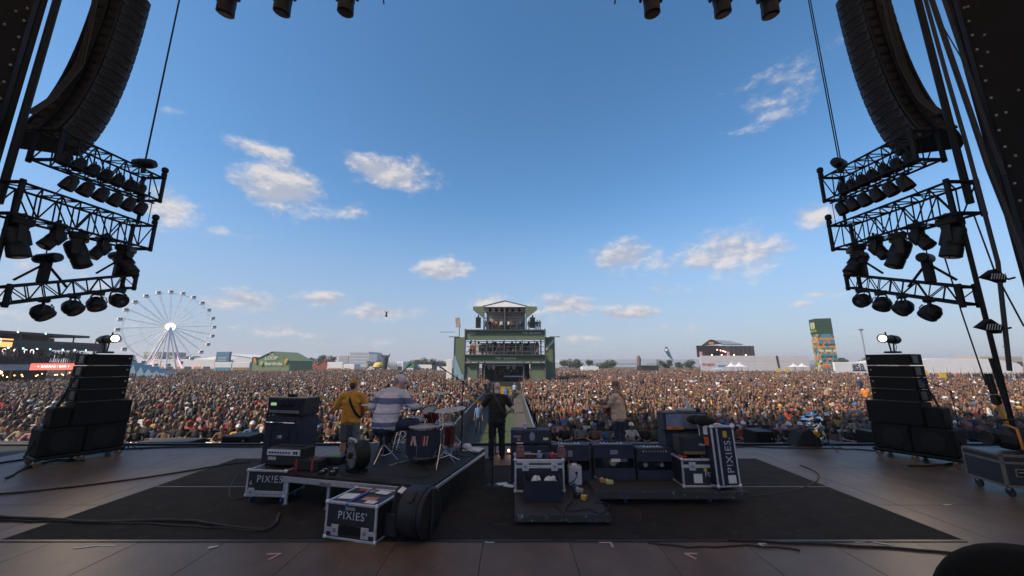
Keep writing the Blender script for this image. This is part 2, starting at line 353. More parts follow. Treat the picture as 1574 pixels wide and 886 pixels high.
def head(f, c, yaw=0.0, tilt=0.0, hair='short', s=1.0, fine=True, roll=0.0):
    """skull, jaw, nose, ears, eyes, mouth and hair; yaw 0 looks along +Y, tilt > 0 looks down"""
    c = Vector(c); m = (Euler((0, 0, yaw)).to_matrix() @ Euler((-tilt, roll, 0)).to_matrix())
    q = lambda x, y, z: c+m @ (Vector((x, y, z))*s)
    f.ball('skin', q(0, -.012, .035), (.077*s, .096*s, .088*s), m)
    f.ball('skin', q(0, .018, -.04), (.058*s, .072*s, .078*s), m)
    f.limb('skin', q(0, .082, .012), q(0, .1, -.022), .010*s, .016*s)
    for x in (-1, 1): f.ball('skin', q(x*.078, -.008, -.005), (.013*s, .022*s, .032*s), m)
    if fine:
        for x in (-1, 1): f.ball('eye', q(x*.031, .083, .016), (.013*s, .009*s, .008*s), m)
        f.ball('lip', q(0, .082, -.057), (.024*s, .012*s, .008*s), m)
    if hair == 'short': f.ball('hair', q(0, -.03, .052), (.085*s, .096*s, .088*s), m)
    elif hair == 'long':
        f.ball('hair', q(0, -.03, .05), (.088*s, .098*s, .09*s), m); f.limb('hair', q(0, -.06, 0), q(0, -.075, -.2), .075*s, .05*s, 1.5, m @ Vector((1, 0, 0)))
        for x in (-1, 1): f.limb('hair', q(x*.078, -.02, .03), q(x*.085, -.005, -.17), .03*s, .028*s)
    elif hair == 'bun':
        f.ball('hair', q(0, -.03, .052), (.085*s, .097*s, .087*s), m); f.ball('hair', q(0, -.06, .15), (.042*s,)*3, m)
    elif hair == 'cap':
        f.ball('cap', q(0, -.02, .058), (.09*s, .104*s, .085*s), m); f.limb('cap', q(0, .06, .058), q(0, .15, .045), .012*s, .009*s, 5.5, m @ Vector((1, 0, 0)), True); f.limb('hair', q(0, -.07, .02), q(0, -.07, -.05), .055*s, .05*s, 1.2, m @ Vector((1, 0, 0)))
    elif hair == 'hat':
        f.ball('cap', q(0, -.015, .07), (.09*s, .1*s, .08*s), m); f.limb('cap', q(0, -.012, .05), q(0, -.012, .062), .155*s, .15*s, 1, (1, 0, 0), True)
    elif hair == 'afro': f.ball('hair', q(0, -.035, .06), (.125*s, .125*s, .12*s), m)
    elif hair == 'shades':
        f.ball('hair', q(0, -.03, .052), (.085*s, .096*s, .088*s), m); f.limb('eye', q(-.055, .086, .016), q(.055, .086, .016), .016*s, .016*s)
    elif hair == 'beard':
        f.ball('hair', q(0, -.03, .052), (.085*s, .096*s, .088*s), m); f.ball('hair', q(0, .035, -.075), (.06*s, .06*s, .055*s), m)
# ------------------------------------------------------------------ ground and stage
GZ = -1.8                                                        # the field lies 1.8 m below the stage
MID = -.6                                                        # the stage's own centre line
g = MB().quad((-2500, -300, GZ), (2500, -300, GZ), (2500, 4500, GZ), (-2500, 4500, GZ)).build('ground', M('trodden_earth', (.085, .07, .05), .95, var=.3, scale=.4, bump=.4, bscale=3))
tag(g, kind='structure')
SF = 11.0                                                        # stage front edge
sf = MB().box((MID, 1.0, -.13), (31, 2*(SF-1.0), .2)).build('stage_floor', M('deck_underlay', (.02, .019, .018), .8)); tag(sf, kind='structure')
pan = MB().box((0, 0, 0), (1.076, 2.146, .03), bev=.004).mesh('deck_panel', DECK)
for i in range(-11, 13):
    for j in range(4):
        y = 4.15+j*2.15-.9
        if y+1.08 > SF+.3: continue
        link('deck_panel', pan, sf, (.18+i*1.08, y, -.0155 + rng.uniform(-.0006, .0006)), (0, 0, 0 if rng.random() < .5 else math.pi))
sk = MB().box((MID, SF+.02, -.95), (31, .04, 1.66)).build('stage_front_skirt', M('black_skirt', (.012, .012, .012), .9)); tag(sk, kind='structure')
ed = MB().box((MID, SF-.05, .012), (31, .10, .05), bev=.01).build('stage_edge_trim', BLK); tag(ed, kind='structure')
# carpet in the middle of the stage
cp = thing('stage_carpet', 'large black carpet laid across the middle of the stage', 'carpet', (0, 0, 0))
for a, b in ((5.27, 7.345), (7.355, 9.4)):
    MB().box((-.38, (a+b)/2, .004), (12.2, b-a, .006), bev=.002).build('carpet_strip', CARPET, cp)
MB().box((-5.35, 7.35, .0085), (2.2, .025, .002)).build('seam_tape', M('grey_tape', (.2, .2, .2), .6), cp)
MB().box((4.6, 7.35, .0085), (2.3, .025, .002)).build('seam_tape', MATS['grey_tape'], cp)
MB().box((-.38, 5.25, .0065), (12.2, .05, .004)).build('edge_tape', M('black_tape', (.02, .02, .02), .5), cp)
# tape marks on the boards
def tape(u, v, a1, a2, l, mt, lab):
    p = fl(u, v, .003); t = MB()
    for i, a in enumerate((a1, a2)):
        d = Vector((math.cos(R(a)), math.sin(R(a)), 0)); t.box(p+d*l/2+Vector((0, 0, .0022*i)), (l, .03, .002), Euler((0, 0, R(a))))
    tag(t.build('tape_mark', mt), lab, 'tape mark', 'tape marks on the boards')
PINK = M('pink_tape', (.5, .3, .32), .6); WT = M('white_tape', (.5, .5, .47), .6)
tape(150, 839, 0, 200, .22, WT, 'white bent tape mark by the carpet edge near the thick cables')
tape(432, 851, 185, 250, .16, PINK, 'pink corner tape mark in front of the flight case')
tape(335, 840, 190, 215, .1, WT, 'small white tape mark between the carpet corner and the flight case')
tape(747, 834, 0, 120, .1, WT, 'small yellowish tape mark near the middle of the carpet edge')
tape(938, 834, 180, 270, .14, PINK, 'pink corner tape mark below the front rolling platform')
tape(1052, 851, 0, 300, .15, PINK, 'pink corner tape mark on bare boards beyond the front rolling platform')
tape(1166, 836, 0, 280, .1, WT, 'faint white corner tape mark on bare boards toward the dark blurred shape')
tape(1335, 832, 190, 330, .2, WT, 'white bent tape mark at the carpet edge near the dark blurred shape')
tape(1450, 776, 0, 0, .12, WT, 'single pale tape strip on bare boards near the big flight case')
# the black wings, with an unseen roof and drapes added to shade the stage
TARP = bpy.data.materials.new('translucent_tarpaulin'); TARP.use_nodes = True; _n = TARP.node_tree.nodes; _t = _n.new('ShaderNodeBsdfTranslucent'); _t.inputs[0].default_value = (.86, .70, .56, 1)   # invented skin out of view, translucent and tinted to warm the stage light
_d = _n.new('ShaderNodeBsdfDiffuse'); _d.inputs[0].default_value = (.7, .68, .65, 1); _m = _n.new('ShaderNodeMixShader'); _m.inputs[0].default_value = .28; _l = TARP.node_tree.links; _l.new(_t.outputs[0], _m.inputs[1]); _l.new(_d.outputs[0], _m.inputs[2]); _l.new(_m.outputs[0], _n['Material Output'].inputs[0])
rf = thing('stage_roof', 'unseen stage roof on corner towers, its tarpaulin made translucent to light the band', 'stage roof', (MID, 0, 0))
MB().box((0, .5, 15.2), (30, 19, .02)).build('roof_sheet', TARP, rf)
for x in (-14.2, 14.2):
    for y in (-8.4, 5.2): MB().box((x, y, 6.65), (.5, .5, 16.9), bev=.03).build('tower', RIG, rf)
for s, sd_, xe in ((-1, 'on the ferris wheel side', -1.535), (1, 'on the patterned pillar side', 1.432)):
    w = thing('wing_screen', 'tall black wing screen with clipped edge '+sd_, 'screen', (xe*8.4, 8.4, 0), 0, 'wing screens')
    MB().box((s*1.6, .16, 6.7), (3.2, .12, 17)).build('mesh_panel', M('black_mesh', (.008, .008, .009), .85, bump=.6, bscale=60), w)
    MB().box((s*.03, .02, 6.7), (.06, .1, 17)).build('edge_rail', BLK2, w)
    cl = MB().box((0, 0, 0), (.05, .04, .06), bev=.01).mesh('clip', M('pale_clip', (.4, .38, .35), .5))
    for k in range(22): link('clip', cl, w, (s*(.1+rng.uniform(-.02, .03)), -.05, 4.2+k*.46+rng.uniform(-.05, .05)))
    for k in range(9): link('clip', cl, w, (s*rng.uniform(.4, 1.1), .085, 5.5+k*.9+rng.uniform(-.3, .3)))
    sw = thing('sun_block_drape', 'unseen black drape added to keep the sun off the stage '+sd_, 'drape', (MID+s*14.9, 0, 0), 0, 'added side drapes')  # out of view, added to stop sun reaching the stage from the side
    MB().box((0, -.05, 6.7), (.12, 16.9, 17)).build('cloth', BLK, sw)
# ------------------------------------------------------------------ aisle through the crowd
ai = MB().box((-.75, 35, GZ+.012), (1.9, 44, .02)).build('aisle_mat', M('green_turf_mat', (.045, .07, .03), .95, var=.2, scale=2, bump=.5, bscale=200)); tag(ai, kind='structure')
for x in (-2.15, .62): tag(MB().box((x, 35, GZ+.01), (.85, 44, .018)).build('aisle_trackway', M('grey_trackway', (.075, .068, .06), .9, var=.3, scale=3, bump=.3)), kind='structure')
pit = MB().box((MID, 12.9, GZ+.006), (44, 3.7, .01)).build('pit_trackway', MATS['grey_trackway']); tag(pit, kind='structure')
mt = thing('aisle_ramp', 'black ramp with yellow chevrons in the aisle before the green tower', 'ramp', (-.75, 44, GZ))
MB().prism([(-.8, 0), (8, 0), (8, 1.0)], (-.85, 0, .02), (0, 1, 0), (0, 0, 1), (1.7, 0, 0)).build('ramp_deck', BLK2, mt)
YEL = M('yellow_paint', (.6, .4, .04), .6)
for k in range(9):
    a = k*.85+.1
    for s in (-1, 1): MB().box((s*.42, a, .135+a*.1136), (.62, .2, .02), Euler((R(6.5), 0, s*R(24)))).build('chevron', YEL, mt)
# barriers
def barrier(p, rz, lab, grp, n=1):
    b = thing('crowd_barrier', lab, 'barrier', p, rz, grp)
    MB().box((0, 0, 1.1), (1.0, .07, .05), bev=.015).build('top_rail', STEEL, b)
    MB().box((0, .02, .56), (.94, .02, 1.0)).build('sheet', M('barrier_sheet', (.07, .07, .07), .6, .2, var=.3), b)
    for x in (-.47, .47): MB().cyl((x, 0, .04), (x, 0, 1.1), .022, n=8).build('post', STEEL, b)
    MB().box((0, -.4, .035), (1.0, .8, .03)).build('foot_plate', STEEL, b)
    return b
ordn = lambda n: ('first second third fourth fifth sixth seventh eighth ninth tenth eleventh twelfth thirteenth fourteenth fifteenth sixteenth seventeenth eighteenth nineteenth twentieth'.split()+['%d%s' % (k, 'th' if k % 100 in (11, 12, 13) else {1: 'st', 2: 'nd', 3: 'rd'}.get(k % 10, 'th')) for k in range(21, 90)])[n-1]
b0 = None
for s, nm in ((-1, 'ferris wheel'), (1, 'patterned pillar')):
    for k in range(18):
        p = (-2.85-k*1.01-.5 if s < 0 else 1.05+k*1.01+.5, 14.75, GZ); lab = 'steel front row barrier, %s from the aisle toward the %s' % (ordn(k+1), nm)
        if b0 is None: b0 = barrier(p, 0, lab, 'front row barriers'); q = b0
        else: q = copy_tree(b0); q.location = p; q['label'] = lab
    for k in range(24):
        q = copy_tree(b0); q.location = (-2.83 if s < 0 else 1.03, 15.3+k*1.02, GZ); q.rotation_euler = (0, 0, s*math.pi/2)
        q['label'] = 'aisle barrier on the %s side, %s from the stage' % (nm, ordn(k+1)); q['group'] = 'aisle barriers'
# ------------------------------------------------------------------ the crowd
SKIN = random_ramp('crowd_skin', [(.27, .138, .087), (.30, .167, .11), (.21, .105, .063), (.33, .187, .129), (.15, .075, .043), (.27, .145, .096), (.24, .12, .073)], .55)
HAIR = random_ramp('crowd_hair', [(.012, .009, .007), (.03, .018, .011), (.055, .032, .018), (.016, .011, .008), (.10, .06, .03), (.022, .014, .01), (.13, .08, .04)], .5)
SHIRT = M('crowd_top', (.95, .95, .95), .85, var=.2, scale=9, bump=.3, bscale=18, attr='shirt')
TROU = M('crowd_trousers', (.03, .032, .045), .85, var=.3)
EYE_ = M('eye_dark', (.012, .01, .01), .3); LIP = M('lips', (.24, .09, .075), .5)
CAPC = {'white': M('white_cap', (.62, .61, .58), .8), 'black': M('black_cap', (.015, .015, .016), .8), 'mustard': M('mustard_cap', (.45, .26, .04), .8), 'red': M('red_cap', (.36, .04, .03), .8), 'blue': M('blue_cap', (.04, .12, .3), .8)}
def crowd_fig(hair, arms, slim=False, cap='white', long_sleeve=False, r=None):
    f = Fig(); k = .9 if slim else 1.0; r = r or rng
    lean = .10 if arms == 'lean' else 0.0
    hip = Vector((0, 0, .93)); ch = Vector((0, lean, 1.27)); nk = Vector((0, lean*1.25, 1.45)); hd = nk+Vector((r.uniform(-.02, .02), .02+lean*.3, .155))
    f.limb('shirt', hip, ch, .115*k, .125*k, 1.35); f.limb('shirt', ch, nk+Vector((0, 0, -.05)), .125*k, .08, 1.55)
    f.limb('skin', nk-Vector((0, 0, .06)), hd-Vector((0, 0, .04)), .055, .052)
    head(f, hd, r.uniform(-.5, .5), r.uniform(-.1, .22), hair, 1.0 if not slim else .95)
    f.limb('pants', hip+Vector((0, 0, -.01)), hip+Vector((0, 0, -.1)), .118*k, .12*k, 1.35)
    for s in (-1, 1):
        h = Vector((s*.095, 0, .86)); kn = Vector((s*.11, .02, .48)); an = Vector((s*.12, -.02, .09))
        f.limb('pants', h, kn, .088*k, .06*k); f.limb('pants', kn, an, .06*k, .045); f.limb('shoe', an+Vector((0, -.03, -.045)), an+Vector((0, .12, -.055)), .038, .034)
        sh = nk+Vector((s*.175*k, 0, -.055)); f.limb('shirt', nk+Vector((s*.06, 0, -.05)), sh, .06, .062*k)
        up = arms == 'up2' or (arms == 'up1' and s > 0) or arms == 'phone' and s > 0
        if arms == 'lean': el = sh+Vector((s*.1, .16, -.21)); wr = el+Vector((-s*.16, .17, -.01))
        elif arms == 'clap': el = sh+Vector((s*.1, .1, -.25)); wr = el+Vector((-s*.17, .16, .12))
        elif up and arms == 'phone': el = sh+Vector((s*.08, .2, -.02)); wr = el+Vector((-s*.05, .1, .23))
        elif up: el = sh+Vector((s*.11, .08, .22)); wr = el+Vector((-s*r.uniform(-.02, .08), .06, .25))
        elif arms == 'cross': el = sh+Vector((s*.07, .06, -.27)); wr = el+Vector((-s*.24, .12, .05))
        else: el = sh+Vector((s*.06, -.02, -.28)); wr = el+Vector((s*.02, .06, -.25))
        mid = sh.lerp(el, .6); f.limb('shirt', sh, el if long_sleeve else mid, .058*k, .05*k if not long_sleeve else .044*k, flat=False)
        if long_sleeve: f.limb('shirt', el, el.lerp(wr, .9), .044*k, .036)
        else: f.limb('skin', mid, el, .042*k, .038*k)
        f.limb('skin', el, wr, .039*k, .027); hand(f, wr, el, .35, (0, -1, 0) if up else (0, 0, -1), full=False)
    if arms == 'phone': f.limb('eye', Vector((.2, .36, 1.69)), Vector((.2, .36, 1.79)), .012, .012, 3)
    return f
SPEC = [('short', 'lean', 0, ''), ('long', 'lean', 1, ''), ('cap', 'lean', 0, 'white'), ('shades', 'lean', 0, ''), ('beard', 'cross', 0, ''), ('long', 'down', 1, ''), ('short', 'down', 0, ''),
        ('cap', 'down', 0, 'black'), ('bun', 'clap', 1, ''), ('short', 'up1', 0, ''), ('long', 'up2', 1, ''), ('shades', 'down', 0, ''), ('cap', 'clap', 0, 'white'), ('hat', 'down', 0, 'white'),
        ('afro', 'down', 0, ''), ('short', 'phone', 0, ''), ('beard', 'down', 0, ''), ('cap', 'cross', 0, 'mustard'), ('cap', 'down', 0, 'red'), ('long', 'phone', 1, ''), ('cap', 'lean', 0, 'blue'), ('long', 'cross', 1, '')]
VAR = []; src_col = bpy.data.collections.new('crowd_sources')
for i, (h, a, s_, c_) in enumerate(SPEC):
    f = crowd_fig(h, a, s_, c_, rng.random() < .25)
    me = f.mesh('crowd_person', {'skin': SKIN, 'shirt': SHIRT, 'pants': TROU, 'hair': HAIR, 'eye': EYE_, 'lip': LIP, 'shoe': RUBBER, 'cap': CAPC[c_ or 'white']}, .019, 3, 2600)
    VAR.append(me); o = bpy.data.objects.new('source_%02d' % i, me); src_col.objects.link(o)
PAL = [('black', (.016, .016, .018), 46), ('white', (.52, .51, .49), 9), ('grey', (.16, .16, .16), 7), ('navy', (.025, .035, .08), 8), ('red', (.32, .035, .03), 5), ('blue', (.05, .12, .26), 4), ('olive', (.1, .1, .05), 6),
       ('beige', (.34, .25, .18), 6), ('brown', (.12, .07, .045), 13), ('orange', (.5, .16, .03), 1), ('yellow', (.5, .34, .05), 1), ('pink', (.42, .2, .2), 2), ('green', (.04, .1, .05), 2)]
def pick(r): return r.choices(PAL, [p[2] for p in PAL])[0]
HEADW = {'short': 'short-haired', 'long': 'long-haired', 'shades': 'sunglasses-wearing', 'beard': 'bearded', 'bun': 'hair-bun', 'hat': 'brim-hatted', 'afro': 'curly-haired'}
ROWN = ['front', 'second', 'third', 'fourth', 'fifth', 'sixth']
cr = random.Random(21); made = 0
COMMON = [3, 4, 5, 6, 7, 8, 9, 11, 14, 16, 19, 21]*4+[12, 12, 13, 10, 15, 17, 18, 20]
for row, Y in enumerate((15.15, 15.9, 16.7, 17.5)):
    half = 1.30*Y
    for s, nm in ((-1, 'ferris wheel'), (1, 'patterned pillar')):
        x = (3.15 if s < 0 else 1.45)+cr.uniform(0, .2); k = 0
        while x < half+.2 and made < 300:
            k += 1; vi = cr.choice([0, 1, 2, 3, 0, 1, 20, 4]) if row == 0 else cr.choice(COMMON)
            h, a, sl, c_ = SPEC[vi]; cn, cv, _ = pick(cr)
            o = link('crowd_person', VAR[vi], None, (s*x, Y+cr.uniform(-.06, .1), GZ), (0, 0, math.pi+cr.uniform(-.3, .3)-s*.0))
            o.rotation_euler.z += math.atan2(s*x, Y)*-.35
            sc_ = cr.uniform(.92, 1.06); o.scale = (sc_, sc_, sc_); o['shirt'] = [cv[0], cv[1], cv[2]]; o.color = (*cv, 1)
            hw = HEADW.get(h) or c_+'-capped'
            tag(o, '%s spectator in %s top, %s row, %s from aisle, %s side' % (hw, cn, ROWN[row], ordn(k), nm), 'person', 'crowd in the first rows behind the barrier'); made += 1
            x += cr.uniform(.42, .66)
# everyone farther back: nobody could count them
pts, var_, rot_, scl_, shi = [], [], [], [], []
def put(x, y, z=GZ, face=math.pi):
    pts.append((x, y, z)); var_.append(cr.choice(COMMON) if cr.random() > .05 else cr.choice((9, 10, 15, 19))); rot_.append(face+cr.uniform(-.6, .6)); scl_.append(cr.gauss(.985, .06)); c = pick(cr)[1]; j = cr.uniform(.75, 1.2); shi.append((c[0]*j, c[1]*j, c[2]*j, 1))
Y = 18.3
while Y < 166:
    dx = .46 if Y < 40 else .52 if Y < 70 else .66 if Y < 110 else .88
    x = -1.42*Y
    while x < 1.42*Y:
        x += dx*cr.uniform(.72, 1.3); yy = Y+cr.uniform(-.3, .3)
        if -3.1 < x < 1.35 and yy < 58: continue
        if -10.6 < x < 8.8 and 55.5 < yy < 76: continue
        if x < -66 and yy < 100: continue
        if x > 76 and yy < 92: continue
        if math.sin(x*.31+yy*.17)+math.sin(x*.13-yy*.37+2)+math.sin(x*.071+yy*.05) < -2.1+cr.uniform(0, .5): continue     # thin patches in the crush
        put(x, yy, GZ+(.55 if cr.random() < .006 else 0))
    Y += .68 if Y < 40 else .82 if Y < 70 else 1.15 if Y < 110 else 1.7
for k in range(110): put(-69.6-cr.uniform(0, 2.2), cr.uniform(38, 64), GZ+4.05, math.pi/2+math.pi)   # terrace of the grandstand
me = bpy.data.meshes.new('crowd'); me.from_pydata(pts, [], [])
for nme, ty, dat in (('variant', 'INT', var_), ('spin', 'FLOAT', rot_), ('size', 'FLOAT', scl_)):
    me.attributes.new(nme, ty, 'POINT').data.foreach_set('value', dat)
me.attributes.new('shirt', 'FLOAT_COLOR', 'POINT').data.foreach_set('color', np.array(shi, dtype=np.float32).ravel())
crowd = tag(link('crowd', me), 'dense crowd filling the field as far as the tents', 'crowd', kind='stuff')
ng = bpy.data.node_groups.new('scatter', 'GeometryNodeTree'); ng.interface.new_socket('Geometry', in_out='INPUT', socket_type='NodeSocketGeometry'); ng.interface.new_socket('Geometry', in_out='OUTPUT', socket_type='NodeSocketGeometry')
gi = ng.nodes.new('NodeGroupInput'); go = ng.nodes.new('NodeGroupOutput'); ip = ng.nodes.new('GeometryNodeInstanceOnPoints'); ci = ng.nodes.new('GeometryNodeCollectionInfo')
ci.inputs['Collection'].default_value = src_col; ci.inputs['Separate Children'].default_value = True; ci.inputs['Reset Children'].default_value = True
def na(nme, ty):
    n = ng.nodes.new('GeometryNodeInputNamedAttribute'); n.data_type = ty; n.inputs['Name'].default_value = nme; return n.outputs['Attribute']
m2p = ng.nodes.new('GeometryNodeMeshToPoints'); ng.links.new(gi.outputs[0], m2p.inputs['Mesh'])
cx = ng.nodes.new('ShaderNodeCombineXYZ'); ng.links.new(na('spin', 'FLOAT'), cx.inputs[2])
ng.links.new(m2p.outputs[0], ip.inputs['Points']); ng.links.new(ci.outputs[0], ip.inputs['Instance']); ip.inputs['Pick Instance'].default_value = True
ng.links.new(na('variant', 'INT'), ip.inputs['Instance Index']); ng.links.new(cx.outputs[0], ip.inputs['Rotation']); ng.links.new(na('size', 'FLOAT'), ip.inputs['Scale']); ng.links.new(ip.outputs[0], go.inputs[0])
mo = crowd.modifiers.new('scatter', 'NODES'); mo.node_group = ng
# ------------------------------------------------------------------ the tower at the end of the aisle
def screen_text(s, size, mat, parent, loc, rz=0.0, **k): return text(s, size, mat, parent, loc, (math.pi/2, 0, rz), **k)
def person_on(x, y, z, face, lab, grp, vi=None, cv=None):
    vi = cr.randrange(5, len(SPEC)) if vi is None else vi; cv = cv or pick(cr)[1]
    o = link('person', VAR[vi], None, (x, y, z), (0, 0, face)); o['shirt'] = list(cv); return tag(o, lab, 'person', grp)
FY = 58.0; fcx = at(775, 545, FY).x
fx = lambda u: at(u, 545, FY).x-fcx
fz = lambda v: at(775, v, FY).z-GZ
FOH = thing('mixing_tower', 'green scrimmed three-storey festival tower at the end of the aisle', 'tower', (fcx, FY, GZ))
LOGO = M('white_print', (.75, .76, .72), .6, var=.05); SCAF = M('scaffold_tube', (.12, .12, .12), .45, .6); SCAFD = M('dark_scaffold', (.06, .06, .06), .5, .4); BACKC = M('pale_back_cloth', (.4, .4, .42), .8, var=.15, scale=.6)
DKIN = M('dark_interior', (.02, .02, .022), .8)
for v in (507, 545, 557.5): MB().box((0, 4, fz(v)-.12), (fx(836)-fx(716), 9, .2)).build('floor_deck', SCAFD, FOH)
def fascia(u0, u1, v0, v1, y=0.0):
    return MB().box(((fx(u0)+fx(u1))/2, y, (fz(v0)+fz(v1))/2), (fx(u1)-fx(u0), .12, fz(v0)-fz(v1)), bev=.03).build('fascia_banner', GREEN, FOH)
for a in ((715, 837, 507, 523), (715, 837, 545, 557)): fascia(*a)
screen_text('THE   Iberdrola', .44, LOGO, FOH, (fx(817), -.08, fz(512)), ext=.01); screen_text('THE   Iberdrola', .5, LOGO, FOH, (fx(777), -.08, fz(551)), ext=.01)
for u, v in ((814.5, 512), (774, 551)):
    for i, c in enumerate(((.1, .3, .6), (.65, .35, .05), (.3, .45, .1))):
        MB().ell((fx(u)+i*.1, -.09, fz(v)), (.07, .03, .24), n=10, m=6).build('logo_drop', M('logo_%d' % i, c, .6), FOH)
for k in range(3): MB().box((fx(725), -.075, fz(510.5+k*2)), (1.1-.12*k, .02, .12)).build('print_line', M('faded_print', (.3, .36, .27), .7), FOH)
# side wings, lower panels, flared top banners
for u0, u1, s in ((697, 713.5, -1), (839, 853, 1)):
    MB().box(((fx(u0)+fx(u1))/2, .8, (fz(518)+0)/2), (fx(u1)-fx(u0), .14, fz(518)), bev=.03).build('side_wing', GREEN, FOH)
    x = fx(u0) if s < 0 else fx(u1); MB().cyl((x, .75, 0), (x, .75, fz(517)), .1, n=8).build('wing_post', SCAF, FOH)
    MB().box((x+s*.1, .7, fz(517.6)), (1.6, .08, .12)).build('wing_bracket', SCAF, FOH)
MB().prism([(0, 0), (2.6, 0), (1.2, 1.2), (0, 4.2)], (fx(697.5), .70, 1.2), (1, 0, 0), (0, 0, 1), (0, -.03, 0)).build('blue_print', M('blue_print', (.2, .33, .42), .7), FOH)
MB().prism([(0, 0), (1.5, 1.6), (1.5, 2.1), (0, .55)], (fx(838.5), .70, fz(541)), (1, 0, 0), (0, 0, 1), (0, -.03, 0)).build('swoosh_print', M('pale_print', (.45, .48, .38), .7), FOH)
for u0, u1 in ((715, 734.5), (817, 837)):
    MB().box(((fx(u0)+fx(u1))/2, .1, fz(558)/2), (fx(u1)-fx(u0), .12, fz(558)), bev=.03).build('lower_panel', GREEN, FOH)
for s in (-1, 1):
    a = fx(743) if s < 0 else fx(809); P = [(0, fz(471)), (s*1.72, fz(471.5)), (s*1.72, fz(477)), (0, fz(490))]; P = P if s < 0 else P[::-1]
    MB().prism(P[::-1] if True else P, (a, .1, 0), (1, 0, 0), (0, 0, 1), (0, -.12, 0)).build('flared_banner', GREEN, FOH)
for u in (714.5, 838):
    for y in (-.1, 8.5): MB().cyl((fx(u), y, 0), (fx(u), y, fz(506)), .13, n=8).build('corner_post', SCAF, FOH)
for u in (730, 748, 757.5, 775, 793, 803, 822):
    MB().cyl((fx(u), .35, fz(545)), (fx(u), .35, fz(523)), .07, n=6).build('post', SCAF, FOH)
for u in (735.5, 745, 805, 816.5): MB().cyl((fx(u), .2, 0), (fx(u), .2, fz(557)), .14, n=8).build('stage_post', SCAF, FOH)
for u in (743, 776, 809):
    for y in (.1, 7): MB().cyl((fx(u), y, fz(507)), (fx(u), y, fz(471)), .09, n=6).build('roof_post', SCAF, FOH)
bl = MB()
for v in (525, 541, 533): bl.cyl((fx(716), .3, fz(v)), (fx(836), .3, fz(v)), .05, n=6)
for a, b in ((716, 730), (822, 836), (760, 770), (795, 808)): bl.cyl((fx(a), .32, fz(544)), (fx(b), .32, fz(524)), .04, n=5)
bl.build('rail', SCAF, FOH)
bl = MB()
for v in (473, 489, 480): bl.cyl((fx(743), .1, fz(v)), (fx(809), .1, fz(v)), .07, n=6)
for a, b in ((745, 757), (778, 790), (795, 806)): bl.cyl((fx(a), 3, fz(506)), (fx(b), 3, fz(490)), .05, n=5)
bl.build('roof_truss', SCAFD, FOH)
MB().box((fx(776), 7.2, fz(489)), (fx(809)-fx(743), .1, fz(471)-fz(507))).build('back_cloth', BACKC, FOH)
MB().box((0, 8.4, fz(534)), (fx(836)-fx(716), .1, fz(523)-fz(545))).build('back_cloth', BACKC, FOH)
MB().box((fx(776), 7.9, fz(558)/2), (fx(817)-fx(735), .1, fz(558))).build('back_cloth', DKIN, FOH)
for k in range(7): MB().box((fx(722+k*17.5), 5.2, fz(533+rng.uniform(-2, 2))), (rng.uniform(.7, 1.7), .8, rng.uniform(.9, 1.7)), bev=.05).build('booth_cabinet', DKIN if k % 3 else M('red_box', (.3, .06, .03), .7), FOH)
MB().prism([(fx(741), fz(472)), (fx(811), fz(472)), (fx(811), fz(471)), (fx(776), fz(463)), (fx(741), fz(471))], (0, 0, 0), (1, 0, 0), (0, 0, 1), (0, 8, 0)).build('roof_soffit', M('white_soffit', (.8, .8, .8), .8), FOH)
for s in (-1, 1):
    x0, x1 = fx(776), fx(741 if s < 0 else 811)
    MB().add([(x0, -.04, fz(462.2)), (x0, 8.4, fz(462.2)), (x1, 8.4, fz(470.4)), (x1, -.04, fz(470.4)), (x0, -.04, fz(463.3)), (x0, 8.4, fz(463.3)), (x1, 8.4, fz(471.4)), (x1, -.04, fz(471.4))], [(0, 3, 2, 1), (4, 5, 6, 7), (0, 4, 7, 3), (1, 2, 6, 5), (0, 1, 5, 4), (3, 7, 6, 2)]).build('roof', DKIN, FOH)
tr = []; bb = MB(); truss(tr, bb, (fx(747), 0, fz(560)), (fx(803), 0, fz(560)), .4, .45, bays=12, r=.05, rb=.03)
for c in tr: c.build('truss_chord', STEEL, FOH)
bb.build('truss_bracing', STEEL, FOH)
for u in (752, 762, 771, 779, 788, 799): MB().lathe([(0, .3), (.2, .25), (.26, 0), (.2, -.3), (0, -.32)], (fx(u), 1.2, fz(475.5)), (0, .5, 1), 10).build('spotlight', RIG, FOH)
for k in range(9): MB().lathe([(0, .2), (.14, .15), (.18, 0), (.14, -.2), (0, -.22)], (fx(722+k*13), .6, fz(526.5)), (0, .6, 1), 8).build('spotlight', RIG, FOH)
for u, c in ((758, LENS), (781, BACKC), (790, BACKC), (751, BACKC)): MB().ell((fx(u), 1.6, fz(564)), (.28, .2, .5), n=10, m=7).build('stage_cloth_drop', c if c is not LENS else WHITE, FOH)
MB().box((fx(776), 3, .6), (fx(816)-fx(736), 6, 1.2)).build('stage_deck', DKIN, FOH)
MB().box((fx(790), 1.2, 2.0), (3, .8, .2), bev=.03).build('console', STEEL, FOH)
MB().box((fx(766), 5, fz(498)), (3.6, 1, fz(494)-fz(507)), bev=.1).build('equipment_rack', DKIN, FOH)
for u, nm in ((734.5, 'ferris wheel'), (819, 'patterned pillar')):
    q = thing('hanging_speaker', 'black hanging speaker column on the tower, '+nm+' side', 'speaker', (fcx+fx(u), FY-.2, GZ), 0, 'tower speaker columns')
    for k in range(5): MB().box((0, 0, fz(505)-.0+.2+k*.33), (.78, .6, .31), bev=.04).build('speaker_box', BLK2, q)
    MB().cyl((0, 0, fz(491)), (0, 0, fz(485)), .12, n=8).build('hanger', RIG, q)
k = 0
